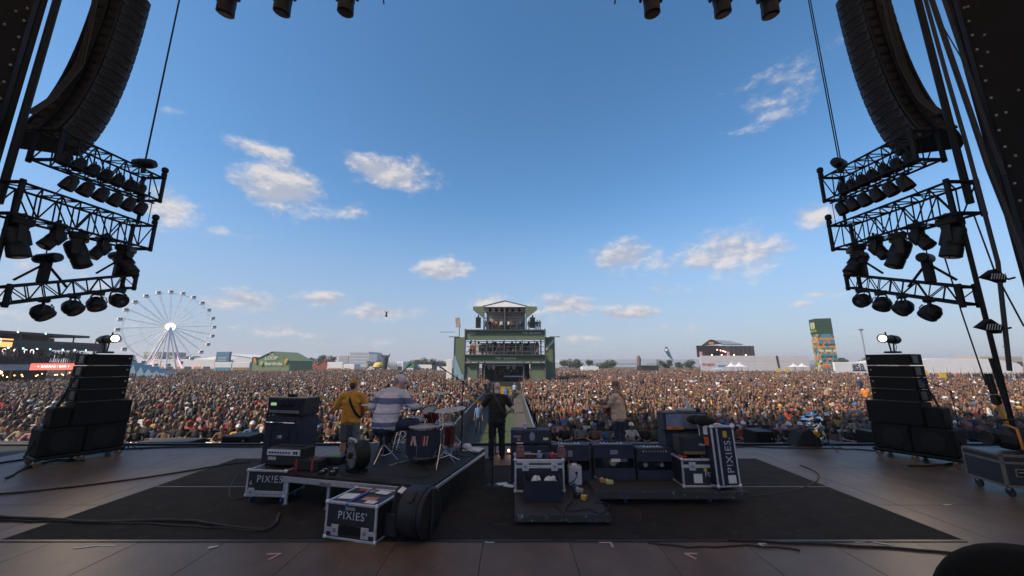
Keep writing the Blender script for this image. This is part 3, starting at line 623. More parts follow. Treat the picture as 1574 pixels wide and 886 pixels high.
for u in (745, 752, 758, 761, 770, 777, 782, 787, 789, 791, 797, 800, 803, 814, 823, 827, 831):
    k += 1; person_on(fcx+fx(u), FY+.9, GZ+fz(507)-.1, math.pi+cr.uniform(-.5, .5), 'guest %s from the ferris wheel side on the top deck of the green tower' % ordn(k), 'people on the tower')
for k2, u in enumerate((722, 728, 741, 747, 752, 763, 771, 776, 781, 789, 794, 801, 806, 812, 826)):
    person_on(fcx+fx(u), FY+1.0, GZ+fz(545)-.6, math.pi+cr.uniform(-.5, .5), 'guest %s from the ferris wheel side on the middle deck of the green tower' % ordn(k2+1), 'people on the tower')
for k2, u in enumerate((761, 768, 774, 780, 786, 795)):
    person_on(fcx+fx(u), FY+1.2+.5*(k2 % 2), GZ+1.2, math.pi+cr.uniform(-.9, .9), 'crew member %s from the ferris wheel side on the low tower stage' % ordn(k2+1), 'people on the tower', cv=(.02, .02, .02))
# lattice mast and white post beside it
def mast(u, v0, Y, lab, wide=1.0):
    p = at(u, 560, Y); q = thing('mast', lab, 'mast', (p.x, Y, GZ)); z = at(u, v0, Y).z-GZ
    MB().cyl((0, 0, 0), (0, 0, z), .12*wide, n=8).build('pole', STEEL, q); return q, z
q, z = mast(704.5, 500, 70, 'slim mast with a red and white panel beside the green tower')
MB().box((-.3, 0, z+.5), (.85, .15, 1.8), Euler((0, R(-8), 0)), .03).build('panel', M('red_white_panel', (.36, .24, .22), .6, var=.4, scale=2), q); MB().box((-2.2, 0, z-1.3), (2.8, .08, .12)).build('wind_vane', STEEL, q)
q = thing('banner_post', 'tall white banner post standing beside the green tower', 'post', (at(691, 560, 62).x, 62, GZ)); MB().box((0, 0, 2.3), (.9, .3, 4.6), bev=.04).build('post_body', WHITE, q); MB().box((1.0, .1, 1.9), (.8, .1, 3.4)).build('side_flag', M('blue_flag', (.12, .2, .36), .7), q)
# ------------------------------------------------------------------ ferris wheel
hub = at(261, 503, 150); c56 = Vector((.55, .835, 0)); nrm = Vector((c56.y, -c56.x, 0))
RW = 13.7
FW = thing('ferris_wheel', 'white ferris wheel with square cabins and lit hub above the tents', 'ferris wheel', (hub.x, hub.y, GZ))
hz = hub.z-GZ; WW = M('white_steel', (.82, .82, .84), .5, .0, var=.08); FWV = lambda a, r, d=0: Vector((0, 0, hz))+c56*(r*math.cos(a))+Vector((0, 0, r*math.sin(a)))+nrm*d
for d in (-.9, .9):
    MB().tube([FWV(2*math.pi*i/60, RW*.985, d) for i in range(61)], .07, 5).build('rim', WW, FW)
    MB().tube([FWV(2*math.pi*i/48, RW*.62, d) for i in range(49)], .035, 4).build('inner_ring', WW, FW)
NC = 24
for k in range(NC):
    a = 2*math.pi*(k+.42)/NC
    for d in (-.9, .9): MB().cyl(FWV(a, .8, d*.6), FWV(a, RW, d), .075, n=5).build('spoke', WW, FW)
    cb = MB().box((0, 0, 0), (1.45, 1.45, 1.4), bev=.12); c_ = cb.build('cabin', M('white_cabin', (.75, .74, .74), .4), FW, FWV(a, RW+.9)-Vector((0, 0, .5)), (0, 0, math.atan2(c56.y, c56.x)))
    MB().box((0, 0, .15), (1.0, 1.5, .5)).build('window', M('tinted_window', (.03, .035, .045), .15), c_); MB().box((0, 0, .8), (.16, 1.5, .2)).build('hanger', WW, c_)
MB().cyl(FWV(0, 0, -.8), FWV(0, 0, .8), 1.6, n=20).build('hub_drum', WW, FW)
MB().cyl(FWV(0, 0, .8), FWV(0, 0, .95), 1.5, n=24).build('hub_lamp', M('lit_hub', (1, .95, .9), .4, emit=(1, .95, .9), estr=1.6), FW)
for d in (-3.2, 3.2):
    for s in (-1, 1): MB().cyl(FWV(0, 0, d*.35), Vector((0, 0, .1))+c56*(s*5.6)+nrm*d, .3, n=8).build('support_leg', WW, FW)
    MB().cyl(FWV(0, 0, d*.35), Vector((0, 0, .1))+nrm*d*1.3, .22, n=8).build('support_leg', WW, FW)
for s in (-1, 1): MB().cyl(Vector((0, 0, 2.2))+c56*(s*5)+nrm*3.4, Vector((0, 0, 6.5))+c56*(s*3.3)+nrm*2.4, .16, n=6).build('light_bar', M('pink_lamp', (.9, .3, .4), .4, emit=(1, .35, .4), estr=1.5), FW)
# ------------------------------------------------------------------ grandstand on the ferris wheel side
GX = -70.0
GS = thing('grandstand', 'two-storey dark terrace bar with lit signs and red banners', 'grandstand', (GX, 50, GZ))
MB().box((-3.5, -1, 8.2), (8, 26, .35), bev=.05).build('roof', M('dark_roof', (.03, .035, .035), .5), GS)
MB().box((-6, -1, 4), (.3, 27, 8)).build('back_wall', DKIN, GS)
for z in (3.95, 7.0): MB().box((-2.4, 0, z), (5.4, 28, .25)).build('terrace_floor', SCAFD, GS)
for k in range(9):
    MB().cyl((.1, -13+k*3.3, 0), (.1, -13+k*3.3, 8.1), .09, n=6).build('post', SCAFD, GS)
MB().box((.2, -4.5, 6.75), (.12, 14.5, 1.15), bev=.02).build('led_banner', M('led_banner', (.6, .3, .1), .5, var=.5, scale=1.2, emit=(.9, .42, .12), estr=1.0), GS)
MB().box((.2, 9, 6.6), (.12, 12.3, 1.3), bev=.02).build('dark_fascia', M('dark_fascia', (.03, .033, .034), .6), GS)
text('COOL TIMAD COOLTIMAD', 1.0, M('lit_white', (.9, .9, .9), .5, emit=(1, .95, .9), estr=1.1), GS, (.29, -4.6, 7.0), (math.pi/2, 0, math.pi/2), ext=.01)
text('12 0L0 20 0 00', 1.1, MATS['lit_white'], GS, (-1.2, 2.2, 5.6), (math.pi/2, 0, math.pi/2), ext=.01, shear=-.2, space=1.3)
for a, b, red in ((-14, -6.5, 0), (-6.4, -4, 0), (-3.9, 1.9, 1), (2, 5.2, 0), (5.3, 11, 1)):
    MB().box((.25, (a+b)/2, 3.5), (.1, b-a-.06, .98), bev=.02).build('banner', M('red_banner', (.5, .09, .06), .5, emit=(1, .16, .12), estr=1.0) if red else M('grey_banner', (.38, .37, .38), .6), GS)
    if red: text('+ BARRAS / BAR +', .52, MATS['lit_white'], GS, (.32, (a+b)/2, 3.5), (math.pi/2, 0, math.pi/2), ext=.005)
text('/ BAR', .85, BLK, GS, (.32, -8.6, 3.5), (math.pi/2, 0, math.pi/2), ext=.005, shear=.25)
bulbs = MB(); bu = bulbs.ell((0, 0, 0), (.06, .06, .06), n=6, m=4).mesh('bulb', WARM); bc = MB().ell((0, 0, 0), (.09, .09, .09), n=6, m=4).mesh('bulb', M('cool_bulb', (.5, .9, 1), .4, emit=(.35, .85, 1), estr=5))
for k in range(34): link('bulb', bu, GS, (rng.uniform(-1.5, .1), -12+k*.74, 2.35+rng.uniform(-.25, .2)))
for k in range(4): MB().ell((.1, -11.5+k*4.6, 2.75), (.26, .26, .2), n=8, m=6).build('lamp', WARM, GS)
for k in range(16): link('bulb', bc, GS, (.28, -12+k*1.6, 6.05))
for k in range(6): link('bulb', bc, GS, (.5, -10+k*3.2, 8.3))
# pale blue stepped canopy next to it
q = thing('blue_canopy', 'pale blue pleated canopy beside the grandstand', 'canopy', (at(215, 565, 100).x, 100, GZ))
for k in range(7): MB().prism([(-1.6, 0), (1.6, 0), (1.2, 1.0), (0, 4.6-k*.5), (-1.2, 1)], (-6+k*2.1, 0, 0), (1, 0, 0), (0, 0, 1), (0, 5, 0)).build('canopy_panel', M('pale_blue_cloth', (.16, .27, .34), .8), q)
# ------------------------------------------------------------------ trees
LEAF = M('leaves', (.042, .06, .022), .8, var=.45, scale=.6); BARK = M('bark', (.06, .045, .03), .9)
def tree(u, v0, w_px, Y, lab, seed, flat=.8):
    r = random.Random(seed); p = at(u, 560, Y); zt = at(u, v0, Y).z-GZ; w = w_px*Y/FP/2*1.3
    q = thing('tree', lab, 'tree', (p.x, Y, GZ), 0, 'trees beyond the crowd'); zc = max(zt-w*flat, zt*.45); hh = zt-zc
    t = MB().tube([(0, 0, 0), (.1, 0, zc*.5), (0, .1, zc)], [w*.10, w*.08, w*.06], 7)
    for k in range(5): a = k*1.26+r.random(); t.tube([(0, 0, zc*.7), (math.cos(a)*w*.3, math.sin(a)*w*.3, zc), (math.cos(a)*w*.6, math.sin(a)*w*.6, zc+hh*.4)], [w*.05, w*.03, w*.012], 5)
    t.build('trunk', BARK, q); cl = MB(); blobs = []
    for k in range(16):
        a = r.uniform(0, 6.28); rr = math.sqrt(r.random())*.72; blobs.append((math.cos(a)*rr*w, math.sin(a)*rr*w, zc+r.uniform(-.55, .72)*hh*(1-rr*.5), r.uniform(.26, .42)*w))
    for x, y, z, b in blobs:
        for k in range(95):
            d = Vector((r.gauss(0, 1), r.gauss(0, 1), r.gauss(0, 1))).normalized()*b*r.uniform(.55, 1.08); c = Vector((x, y, z))+Vector((d.x, d.y, d.z*.8))
            n = (d.normalized()+Vector((r.uniform(-.7, .7), r.uniform(-.7, .7), r.uniform(-.4, .9)))).normalized(); e = n.orthogonal().normalized(); e2 = n.cross(e); s = w*.06*r.uniform(.6, 1.4)
            cl.add([c-e*s, c-e2*s*.7, c+e*s, c+e2*s*.7], [(0, 1, 2, 3)])
    cl.build('crown', LEAF, q)
for i, (u, v, w, Y, lab) in enumerate([(498, 543, 26, 190, 'large round tree behind the red-roofed stalls'), (479, 549, 10, 195, 'small round tree next to the large round one behind the red stalls'), (463, 552, 26, 200, 'low spreading tree between the green gable tent and the large round tree'),
     (445, 553, 14, 196, 'low bush-like tree touching the green gable tent'), (655, 547, 26, 190, 'broad tree between the striped arch and the white post'), (678, 551, 20, 190, 'lower tree just beside the white banner post'), (636, 554, 20, 200, 'low tree behind the green stall near the striped arch'),
     (577, 552, 20, 200, 'tree showing above the striped arch'), (885, 547, 22, 185, 'tall tree just past the green tower'), (868, 552, 14, 185, 'tree half hidden behind the green tower'), (905, 552, 12, 195, 'small tree second past the green tower'), (931, 553, 26, 200, 'wide low tree between the green tower and the stone statue'),
     (1022, 550, 18, 170, 'round tree beside the feather flag'), (1061, 552, 16, 170, 'tree standing against the end of the white wall'), (1044, 556, 12, 180, 'small tree between the feather flag and the white wall'), (1294, 547, 16, 150, 'tree just beyond the patterned pillar'),
     (1328, 548, 18, 150, 'tree between the pillar and the speaker stack with the spotlight'), (197, 546, 16, 130, 'tree beside the speaker stack below the ferris wheel'), (640, 556, 30, 210, 'low hedge-like tree row behind the striped arch'), (520, 556, 16, 205, 'low tree behind the red roofs beside the large round tree')]):
    tree(u, v, w, Y, lab, 40+i)
# ------------------------------------------------------------------ tents, stalls and halls
def gable(u0, u1, v_eave, v_top, Y, dep, lab, cat, mt, base=566, name='tent', group=None, vbase=None):
    a = at(u0, 560, Y); b = at(u1, 560, Y); w = b.x-a.x; q = thing(name, lab, cat, ((a.x+b.x)/2, Y, GZ), 0, group); ze = at(u0, v_eave, Y).z-GZ; zt = at(u0, v_top, Y).z-GZ
    MB().prism([(-w/2, 0), (w/2, 0), (w/2, ze), (0, zt), (-w/2, ze)], (0, 0, 0), (1, 0, 0), (0, 0, 1), (0, dep, 0)).build('tent_body', mt, q)
    for s in (-1, 1):
        MB().add([(0, -.25, zt+.12), (0, dep+.2, zt+.12), (s*(w/2+.25), dep+.2, ze), (s*(w/2+.25), -.25, ze), (0, -.25, zt), (0, dep+.2, zt), (s*(w/2+.25), dep+.2, ze-.12), (s*(w/2+.25), -.25, ze-.12)],
                 [(0, 1, 2, 3), (7, 6, 5, 4), (0, 3, 7, 4), (1, 5, 6, 2), (2, 6, 7, 3)]).build('roof_sheet', mt, q)
    return q, w, ze, zt
TENTG = M('green_tent', (.15, .21, .10), .7, var=.1, scale=.4); TWH = M('white_tent', (.62, .62, .63), .7, var=.08, scale=.5); BRICKR = M('red_roof', (.28, .06, .04), .7, var=.2)
q, w, ze, zt = gable(388, 445, 555, 541, 120, 14, 'green gable tent with white lettering beyond the crowd', 'tent', TENTG)
screen_text('THE', .7, LOGO, q, (0, -.32, zt-.9)); screen_text('LOOP', 1.5, LOGO, q, (0, -.32, zt-2.0)); screen_text('Iberdrola', 1.5, LOGO, q, (.9, -.32, ze-.9))
for i, c in enumerate(('logo_0', 'logo_1', 'logo_2')): MB().ell((-3.2+i*.32, -.3, ze-.85), (.22, .05, .7), n=8, m=6).build('logo_drop', MATS[c], q)
for s in (-1, 1): MB().ell((s*w*.42, -.28, ze-.1), (.5, .05, 1.0), Euler((0, s*.4, 0)), 8, 6).build('orange_print', M('orange_print', (.5, .25, .05), .7), q)
def hall(u0, u1, v0, Y, dep, lab, cat, mt, bands=(), name='hall', group=None):
    a = at(u0, 560, Y); b = at(u1, 560, Y); w = b.x-a.x; h = at(u0, v0, Y).z-GZ; q = thing(name, lab, cat, ((a.x+b.x)/2, Y, GZ), 0, group)
    MB().box((0, dep/2, h/2), (w, dep, h), bev=.08).build('body', mt, q)
    for (t0, t1, z0, z1, m, nm) in bands: MB().box((-w/2+w*(t0+t1)/2, -.05, h*(z0+z1)/2), (w*(t1-t0), .12, h*(z1-z0)), bev=.02).build(nm, m, q)
    return q, w, h
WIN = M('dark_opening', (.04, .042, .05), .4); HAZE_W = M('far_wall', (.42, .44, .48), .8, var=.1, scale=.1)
hall(200, 330, 552.5, 165, 25, 'long low white marquee under the ferris wheel', 'marquee', TWH, [(.1+.11*k, .18+.11*k, .1, .45, WIN if k % 2 else M('orange_sign', (.6, .22, .04), .6), 'bay') for k in range(8)], 'marquee')
q, w, ze, zt = gable(296, 392, 551, 544, 175, 20, 'wide white marquee with a low pitched roof by the blue sign', 'marquee', TWH, name='marquee')
hall(330, 351, 541, 140, 1, 'square blue billboard standing above the white marquees', 'billboard', M('blue_board', (.07, .17, .26), .6, var=.1), [(.12, .88, .45, .5, M('pale_line', (.4, .45, .5), .6), 'print_line'), (.2, .8, .6, .64, MATS['pale_line'], 'print_line'), (.2, .8, .7, .74, MATS['pale_line'], 'print_line')], 'billboard')
hall(218, 240, 541, 230, 20, 'beige block building left of the wheel legs', 'building', M('beige_wall', (.36, .32, .27), .85), [(.1+.3*k, .28+.3*k, .6, .8, WIN, 'window') for k in range(3)], 'building')
hall(246, 266, 547, 235, 20, 'lower beige block building behind the wheel legs', 'building', MATS['beige_wall'], [(.15+.4*k, .4+.4*k, .6, .8, WIN, 'window') for k in range(2)], 'building')
hall(330, 356, 557, 130, 6, 'white stall with a blue counter under the billboard', 'stall', TWH, [(.05, .95, .2, .6, M('blue_counter', (.06, .2, .3), .6), 'counter')], 'stall'); hall(357, 384, 557, 130, 6, 'white stall with a brown counter by the green gable tent', 'stall', TWH, [(.05, .95, .2, .6, M('brown_counter', (.25, .16, .08), .7), 'counter')], 'stall')
hall(386, 391, 549, 128, 2, 'narrow black tower at the edge of the green gable tent', 'tower', DKIN, name='tower')
gable(440, 466, 561, 557, 150, 10, 'red roofed stall nearest the green gable tent', 'stall', BRICKR, name='stall'); hall(455, 490, 561, 152, 8, 'flat red stall between the two gabled red stalls', 'stall', BRICKR, name='stall'); gable(488, 503, 561, 555, 150, 10, 'red gabled stall next to the white containers', 'stall', BRICKR, name='stall')
hall(503, 527, 557, 150, 6, 'white container stall with a tan counter', 'container', WHITE, [(.1, .9, .15, .5, M('tan', (.4, .26, .14), .7), 'counter')], 'container'); hall(528, 545, 560, 150, 6, 'lower white container stall in the middle of the stalls', 'container', WHITE, [(.1, .6, .2, .6, MATS['tan'], 'counter')], 'container')
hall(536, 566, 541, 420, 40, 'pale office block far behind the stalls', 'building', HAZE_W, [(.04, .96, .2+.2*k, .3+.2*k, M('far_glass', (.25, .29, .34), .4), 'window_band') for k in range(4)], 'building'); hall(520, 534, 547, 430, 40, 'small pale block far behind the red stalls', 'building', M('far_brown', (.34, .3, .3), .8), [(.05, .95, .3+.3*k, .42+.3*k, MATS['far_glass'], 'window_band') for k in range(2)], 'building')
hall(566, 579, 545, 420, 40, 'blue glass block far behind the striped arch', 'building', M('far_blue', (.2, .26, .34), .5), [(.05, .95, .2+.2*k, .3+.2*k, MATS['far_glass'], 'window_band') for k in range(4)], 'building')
q = thing('striped_arch', 'tan striped arch gate with a lit yellow dome in the stalls', 'arch', (at(582, 560, 140).x, 140, GZ))
for s in (-1, 1):
    for k in range(5): MB().prism([(s*(2.2+k*.85), 0), (s*(2.75+k*.85), 0), (s*(1.5+k*.35), 2.9), (s*(1.1+k*.35), 2.9)][::s], (0, 0, 0), (1, 0, 0), (0, 0, 1), (0, .5, 0)).build('stripe', M('tan_stripe', (.5, .36, .22), .7) if k % 2 else WHITE, q)
MB().lathe([(2.0, 2.6), (1.9, 3.4), (1.2, 4.2), (0, 4.5)], (0, .3, 0), n=14).build('dome', M('yellow_dome', (.6, .45, .1), .5), q); MB().box((0, .2, 2.55), (4.2, .5, .5)).build('beam', DKIN, q)
for u, v, lab in ((592, 547, 'black horned sculpture rising over the striped arch'), (982, 547, 'dark stone-like statue standing behind the crowd')):
    Y = 138 if u < 600 else 150; p = at(u, 560, Y); z = at(u, v, Y).z-GZ; q = thing('sculpture', lab, 'sculpture', (p.x, Y, GZ))
    mt_ = DKIN if u < 600 else M('brown_stone', (.14, .1, .08), .9, var=.3)
    s_ = MB().tube([(0, 0, 0), (0, 0, z*.6), (.1, 0, z*.8), (0, 0, z)], [.8, .75, .9, .45], 10)
    if u < 600:
        for a in (-1, 1): s_.tube([(0, 0, z*.85), (a*1.2, 0, z*.95), (a*1.5, 0, z*1.12)], [.35, .25, .08], 6)
    s_.build('figure_body', mt_, q); MB().box((0, 0, .5), (2.2, 2.2, 1.0), bev=.1).build('plinth', mt_, q)
hall(610, 620, 556, 140, 4, 'white ticket booth beside the striped arch', 'booth', WHITE, [(.2, .8, .3, .6, WIN, 'window')], 'booth'); hall(609, 637, 559, 146, 5, 'green painted stall with a white counter', 'stall', M('green_stall', (.05, .2, .1), .7), [(.45, .95, .2, .55, WHITE, 'counter')], 'stall')
hall(640, 668, 561, 150, 5, 'low white stall row between the green stall and the mast', 'stall', WHITE, [(.05+.24*k, .22+.24*k, .2, .6, WIN, 'window') for k in range(4)], 'stall'); gable(664, 676, 561, 557, 140, 6, 'small dark blue peaked tent near the white post', 'tent', M('navy_tent', (.02, .025, .05), .7)); hall(672, 688, 564, 130, 4, 'row of bright white stalls next to the white banner post', 'stall', WHITE, name='stall')
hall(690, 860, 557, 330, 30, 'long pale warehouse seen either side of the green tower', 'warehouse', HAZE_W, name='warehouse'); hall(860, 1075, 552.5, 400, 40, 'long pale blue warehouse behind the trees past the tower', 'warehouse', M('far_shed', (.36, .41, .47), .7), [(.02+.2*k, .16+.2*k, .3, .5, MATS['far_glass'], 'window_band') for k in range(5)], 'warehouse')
hall(985, 1012, 562, 120, 4, 'black low truck-like stall before the round tree', 'stall', DKIN, name='stall'); hall(895, 920, 564, 130, 4, 'low pale stall past the green tower', 'stall', TWH, name='stall')
# feather flag
p = at(1040, 560, 125); q = thing('feather_flag', 'tall slanting blue feather flag with white emblem', 'flag', (p.x, 125, GZ))
zt = at(1027, 533, 125).z-GZ; o2 = (at(1024, 540, 125).x-p.x)
MB().tube([(0, 0, 0), (o2*.25, 0, zt*.45), (o2*.8, 0, zt*.95), (o2, 0, zt)], .06, 6).build('pole', STEEL, q)
MB().prism([(o2*.3, zt*.5), (o2*.82, zt*.97), (o2*1.05, zt*.99), (o2*1.22, zt*.88), (o2*.85, zt*.66)], (0, -.03, 0), (1, 0, 0), (0, 0, 1), (0, .05, 0)).build('sail', M('flag_blue', (.07, .13, .2), .7), q)
MB().ell((o2*.98, -.05, zt*.88), (.55, .03, .45), n=10, m=6).build('emblem', WHITE, q)
# second stage and the white wall
Y2 = 130.0; p = at(1117, 560, Y2); SX = lambda u: at(u, 545, Y2).x-p.x; SZ = lambda v: at(1117, v, Y2).z-GZ
q = thing('second_stage', 'dark roofed second stage rising behind the white wall', 'stage', (p.x, Y2, GZ))
RFG = M('grey_roof', (.27, .27, .3), .6); DST = M('dark_stage_cloth', (.055, .05, .05), .8)
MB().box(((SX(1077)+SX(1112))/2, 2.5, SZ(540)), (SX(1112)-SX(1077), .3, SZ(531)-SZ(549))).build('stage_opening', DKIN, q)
MB().prism([(SX(1079), SZ(532)), (SX(1112), SZ(529)), (SX(1097), SZ(522)), (SX(1093), SZ(522.5))], (0, 0, 0), (1, 0, 0), (0, 0, 1), (0, .3, 0)).build('gable_front', DST, q)
MB().add([(SX(1095), 0, SZ(522.5)), (SX(1139), 6, SZ(522.5)), (SX(1160), 6, SZ(528)), (SX(1112), 0, SZ(530)), (SX(1095), 0, SZ(523.5)), (SX(1139), 6, SZ(523.5)), (SX(1160), 6, SZ(529.5)), (SX(1112), 0, SZ(531))], [(0, 3, 2, 1), (4, 5, 6, 7), (0, 4, 7, 3), (3, 7, 6, 2), (1, 2, 6, 5), (0, 1, 5, 4)]).build('roof', RFG, q)
MB().box(((SX(1112)+SX(1162))/2, 3.5, (SZ(531)+SZ(549))/2), (SX(1162)-SX(1112), 6, SZ(531)-SZ(549)-.4), bev=.1).build('side_cladding', DST, q)
for k in range(6): MB().box((SX(1126+k*7), .42, (SZ(531)+SZ(549))/2), (.12, .1, SZ(532)-SZ(549))).build('panel_rib', DKIN, q)
for u in (1078, 1085, 1109, 1120): MB().box((SX(u), .2, SZ(544.5)), (.9, .3, SZ(541)-SZ(548)), bev=.05).build('side_screen', M('pink_screen', (.5, .3, .33), .5) if u in (1078, 1120) else DKIN, q)
for u, v in ((1103, 538), (1108, 539), (1112, 540), (1115, 541), (1094, 546), (1109, 546), (1128, 546), (1146, 546)): MB().ell((SX(u), -.1, SZ(v)), (.22, .2, .22), n=8, m=5).build('stage_lamp', M('red_lamp', (1, .4, .3), .4, emit=(1, .4, .25), estr=4), q)
MB().box((SX(1095), -.1, SZ(528)), (1.6, .1, .8), bev=.03).build('gable_sign', M('orange_print2', (.55, .25, .06), .7), q)
YW = 118.0; p = at(1158, 560, YW); WX = lambda u: at(u, 552, YW).x-p.x; WZ = lambda v: at(1158, v, YW).z-GZ
q = thing('white_wall', 'long white panelled site wall beneath the second stage', 'wall', (p.x, YW, GZ))
WALLW = M('white_hoarding', (.5, .49, .51), .75, var=.06, scale=.3)
n_ = 10
for k in range(n_):
    a, b = WX(1076+(1243-1076)*k/n_), WX(1076+(1243-1076)*(k+1)/n_)
    for z0, z1 in ((0, WZ(556.2)), (WZ(556.0), WZ(547))): MB().box(((a+b)/2, rng.uniform(-.02, .02), (z0+z1)/2), (b-a-.06, .25, z1-z0-.06), bev=.02).build('panel', WALLW, q)
MB().box((WX(1194), -.2, WZ(556)), (.35, .3, WZ(547)-WZ(565)), Euler((0, R(-3), 0))).build('dark_post', DKIN, q)
screen_text('Arepas', 1.4, M('red_paint', (.45, .08, .06), .6), q, (WX(1087), -.2, WZ(560)), ext=.01, shear=.3)
MB().box((WX(1110), -.15, WZ(562.5)), (3.3, .1, .5)).build('blue_strip', M('blue_counter2', (.15, .25, .4), .6), q)
def peak(u0, u1, v0, v1, Y, lab, mt):
    a = at(u0, 560, Y); b = at(u1, 560, Y); w = b.x-a.x; z0 = at(u0, v0, Y).z-GZ; z1 = at(u0, v1, Y).z-GZ; q = thing('peaked_tent', lab, 'tent', ((a.x+b.x)/2, Y, GZ), 0, 'small peaked tents'); r_ = w/2
    m = MB(); prof = [(1, z0), (.55, z0+(z1-z0)*.22), (.2, z0+(z1-z0)*.6), (.04, z1)]
    for (ra, za), (rb, zb) in zip(prof, prof[1:]):
        A = [Vector((x*ra*r_, y*ra*r_+r_, za)) for x, y in ((-1, -1), (1, -1), (1, 1), (-1, 1))]; B = [Vector((x*rb*r_, y*rb*r_+r_, zb)) for x, y in ((-1, -1), (1, -1), (1, 1), (-1, 1))]
        m.add(A+B, [(i, (i+1) % 4, 4+(i+1) % 4, 4+i) for i in range(4)])
    m.build('tent_roof', mt, q)
    for x, y in ((-1, 0), (1, 0), (1, 2), (-1, 2)): MB().cyl((x*r_*.97, y*r_, 0), (x*r_*.97, y*r_, z0), .06, n=6).build('pole', STEEL, q)
for a in ((1121, 1135, 564, 557, 105, 'first small white peaked tent before the white wall', TWH), (1133, 1149, 564, 557, 106, 'second small white peaked tent before the white wall', TWH), (1098, 1116, 568, 565, 95, 'low blue and white tent below the red lettering', M('blue_white', (.3, .42, .5), .7)), (1270, 1285, 566, 561, 100, 'red parasol-like tent under the patterned pillar', BRICKR), (1285, 1300, 567, 562, 100, 'pinkish tent next to the red one under the pillar', M('pink_tent', (.5, .24, .24), .7)),
          (1218, 1230, 564, 558.5, 110, 'white kiosk tent beside the foot of the pillar', TWH), (1231, 1244, 564, 558.5, 110, 'white kiosk tent touching the foot of the pillar', TWH)): peak(*a)
# patterned pillar
YP = 105.0; p = at(1262, 560, YP); PX = lambda u: at(u, 540, YP).x-p.x; PZ = lambda v: at(1262, v, YP).z-GZ
q = thing('patterned_pillar', 'tall pillar with a dark green top and bright patterned tiles', 'pillar', (p.x, YP, GZ)); lean = -.028*0
TILES = [M('tile_teal', (.05, .19, .25), .7), M('tile_orange', (.5, .17, .03), .7), M('tile_cream', (.5, .45, .33), .7), M('tile_green', (.07, .16, .06), .7), M('tile_navy', (.02, .06, .1), .7), M('tile_ochre', (.42, .27, .06), .7)]
DG = M('dark_green_panel', (.02, .05, .028), .7)
HT = PZ(490)
mid_ = Vector((PX(1261), 0, 0)); fr_ = mid_+Vector((.963, -.27, 0))*3.7; fl_ = mid_+Vector((.27, .963, 0))*3.7; bkp = fr_+fl_-mid_; UP = Vector((0, 0, 1))
MB().prism([(fl_.x+.05, fl_.y), (mid_.x+.05, mid_.y+.05), (fr_.x, fr_.y+.05), (bkp.x, bkp.y)], (0, 0, 0), (1, 0, 0), (0, 1, 0), (0, 0, HT)).build('pillar_core', DG, q)
tm = {}
def tiles(P, Q, nx, z0, z1, nz, cols, seed):
    r = random.Random(seed); d = (Q-P); n_ = Vector((d.y, -d.x, 0)).normalized(); w = d.length/nx; h = (z1-z0)/nz; ang = math.atan2(d.y, d.x)
    for j in range(nz):
        for i in range(nx):
            c = cols(i, j, nx, r); k = (round(w, 3), round(h, 3), c)
            if k not in tm: tm[k] = MB().box((0, 0, 0), (w*.95, .1, h*.95), bev=.015).mesh('tile', TILES[c] if c >= 0 else DG)
            link('tile', tm[k], q, P+d*((i+.5)/nx)+UP*(z0+(j+.5)*h)+n_*.06, (0, 0, ang))
ztop = HT*.735
tiles(mid_, fr_, 10, 0, ztop, 22, lambda i, j, n, r: [1, 4, 1, 0, 3, 0, 5, 0, 4, 0, 4, 0, 1, 2, 3, 1, 4, 0, 0, 1, 0, 0][j] if (abs(i-4.5)+j) % 3 > 1 or r.random() < .3 else [2, 1, 4, 0, 4, 3, 0, 5, 2, 1, 0, 2, 3, 1, 1, 0, 2, 4, 1, 5, 1, 0][(j+int(abs(i-4.5))) % 22], 3)
tiles(fl_, mid_, 6, 0, ztop, 20, lambda i, j, n, r: r.choice([0, 1, 2, 3, 5, 1, 4, 0, 5]), 5)
for P_, Q_ in ((mid_, fr_), (fl_, mid_)):
    for k in range(2):
        d = Q_-P_; n_ = Vector((d.y, -d.x, 0)).normalized(); z0 = ztop+(HT-ztop)*k/2; MB().box(P_+d*.5+n_*.05+UP*(z0+(HT-ztop)/4), (d.length*.985, .1, (HT-ztop)/2*.97), Euler((0, 0, math.atan2(d.y, d.x))), .02).build('panel', DG, q)
d = mid_-fl_; ang = math.atan2(d.y, d.x); n_ = Vector((d.y, -d.x, 0)).normalized()
for i, c in enumerate(((.35, .5, .12), (.1, .35, .6), (.65, .4, .05))): MB().ell(fl_+d*(.3+.2*i)+n_*.15+UP*(HT*.88), (.5, .06, 1.1), Euler((0, 0, ang)), 10, 6).build('logo_drop', M('pl_logo_%d' % i, c, .6), q)
text('Iberdrola', 1.0, M('lime_print', (.35, .5, .1), .6), q, fl_+d*.52+n_*.2+UP*(HT*.79), (math.pi/2, 0, ang), ext=.01)
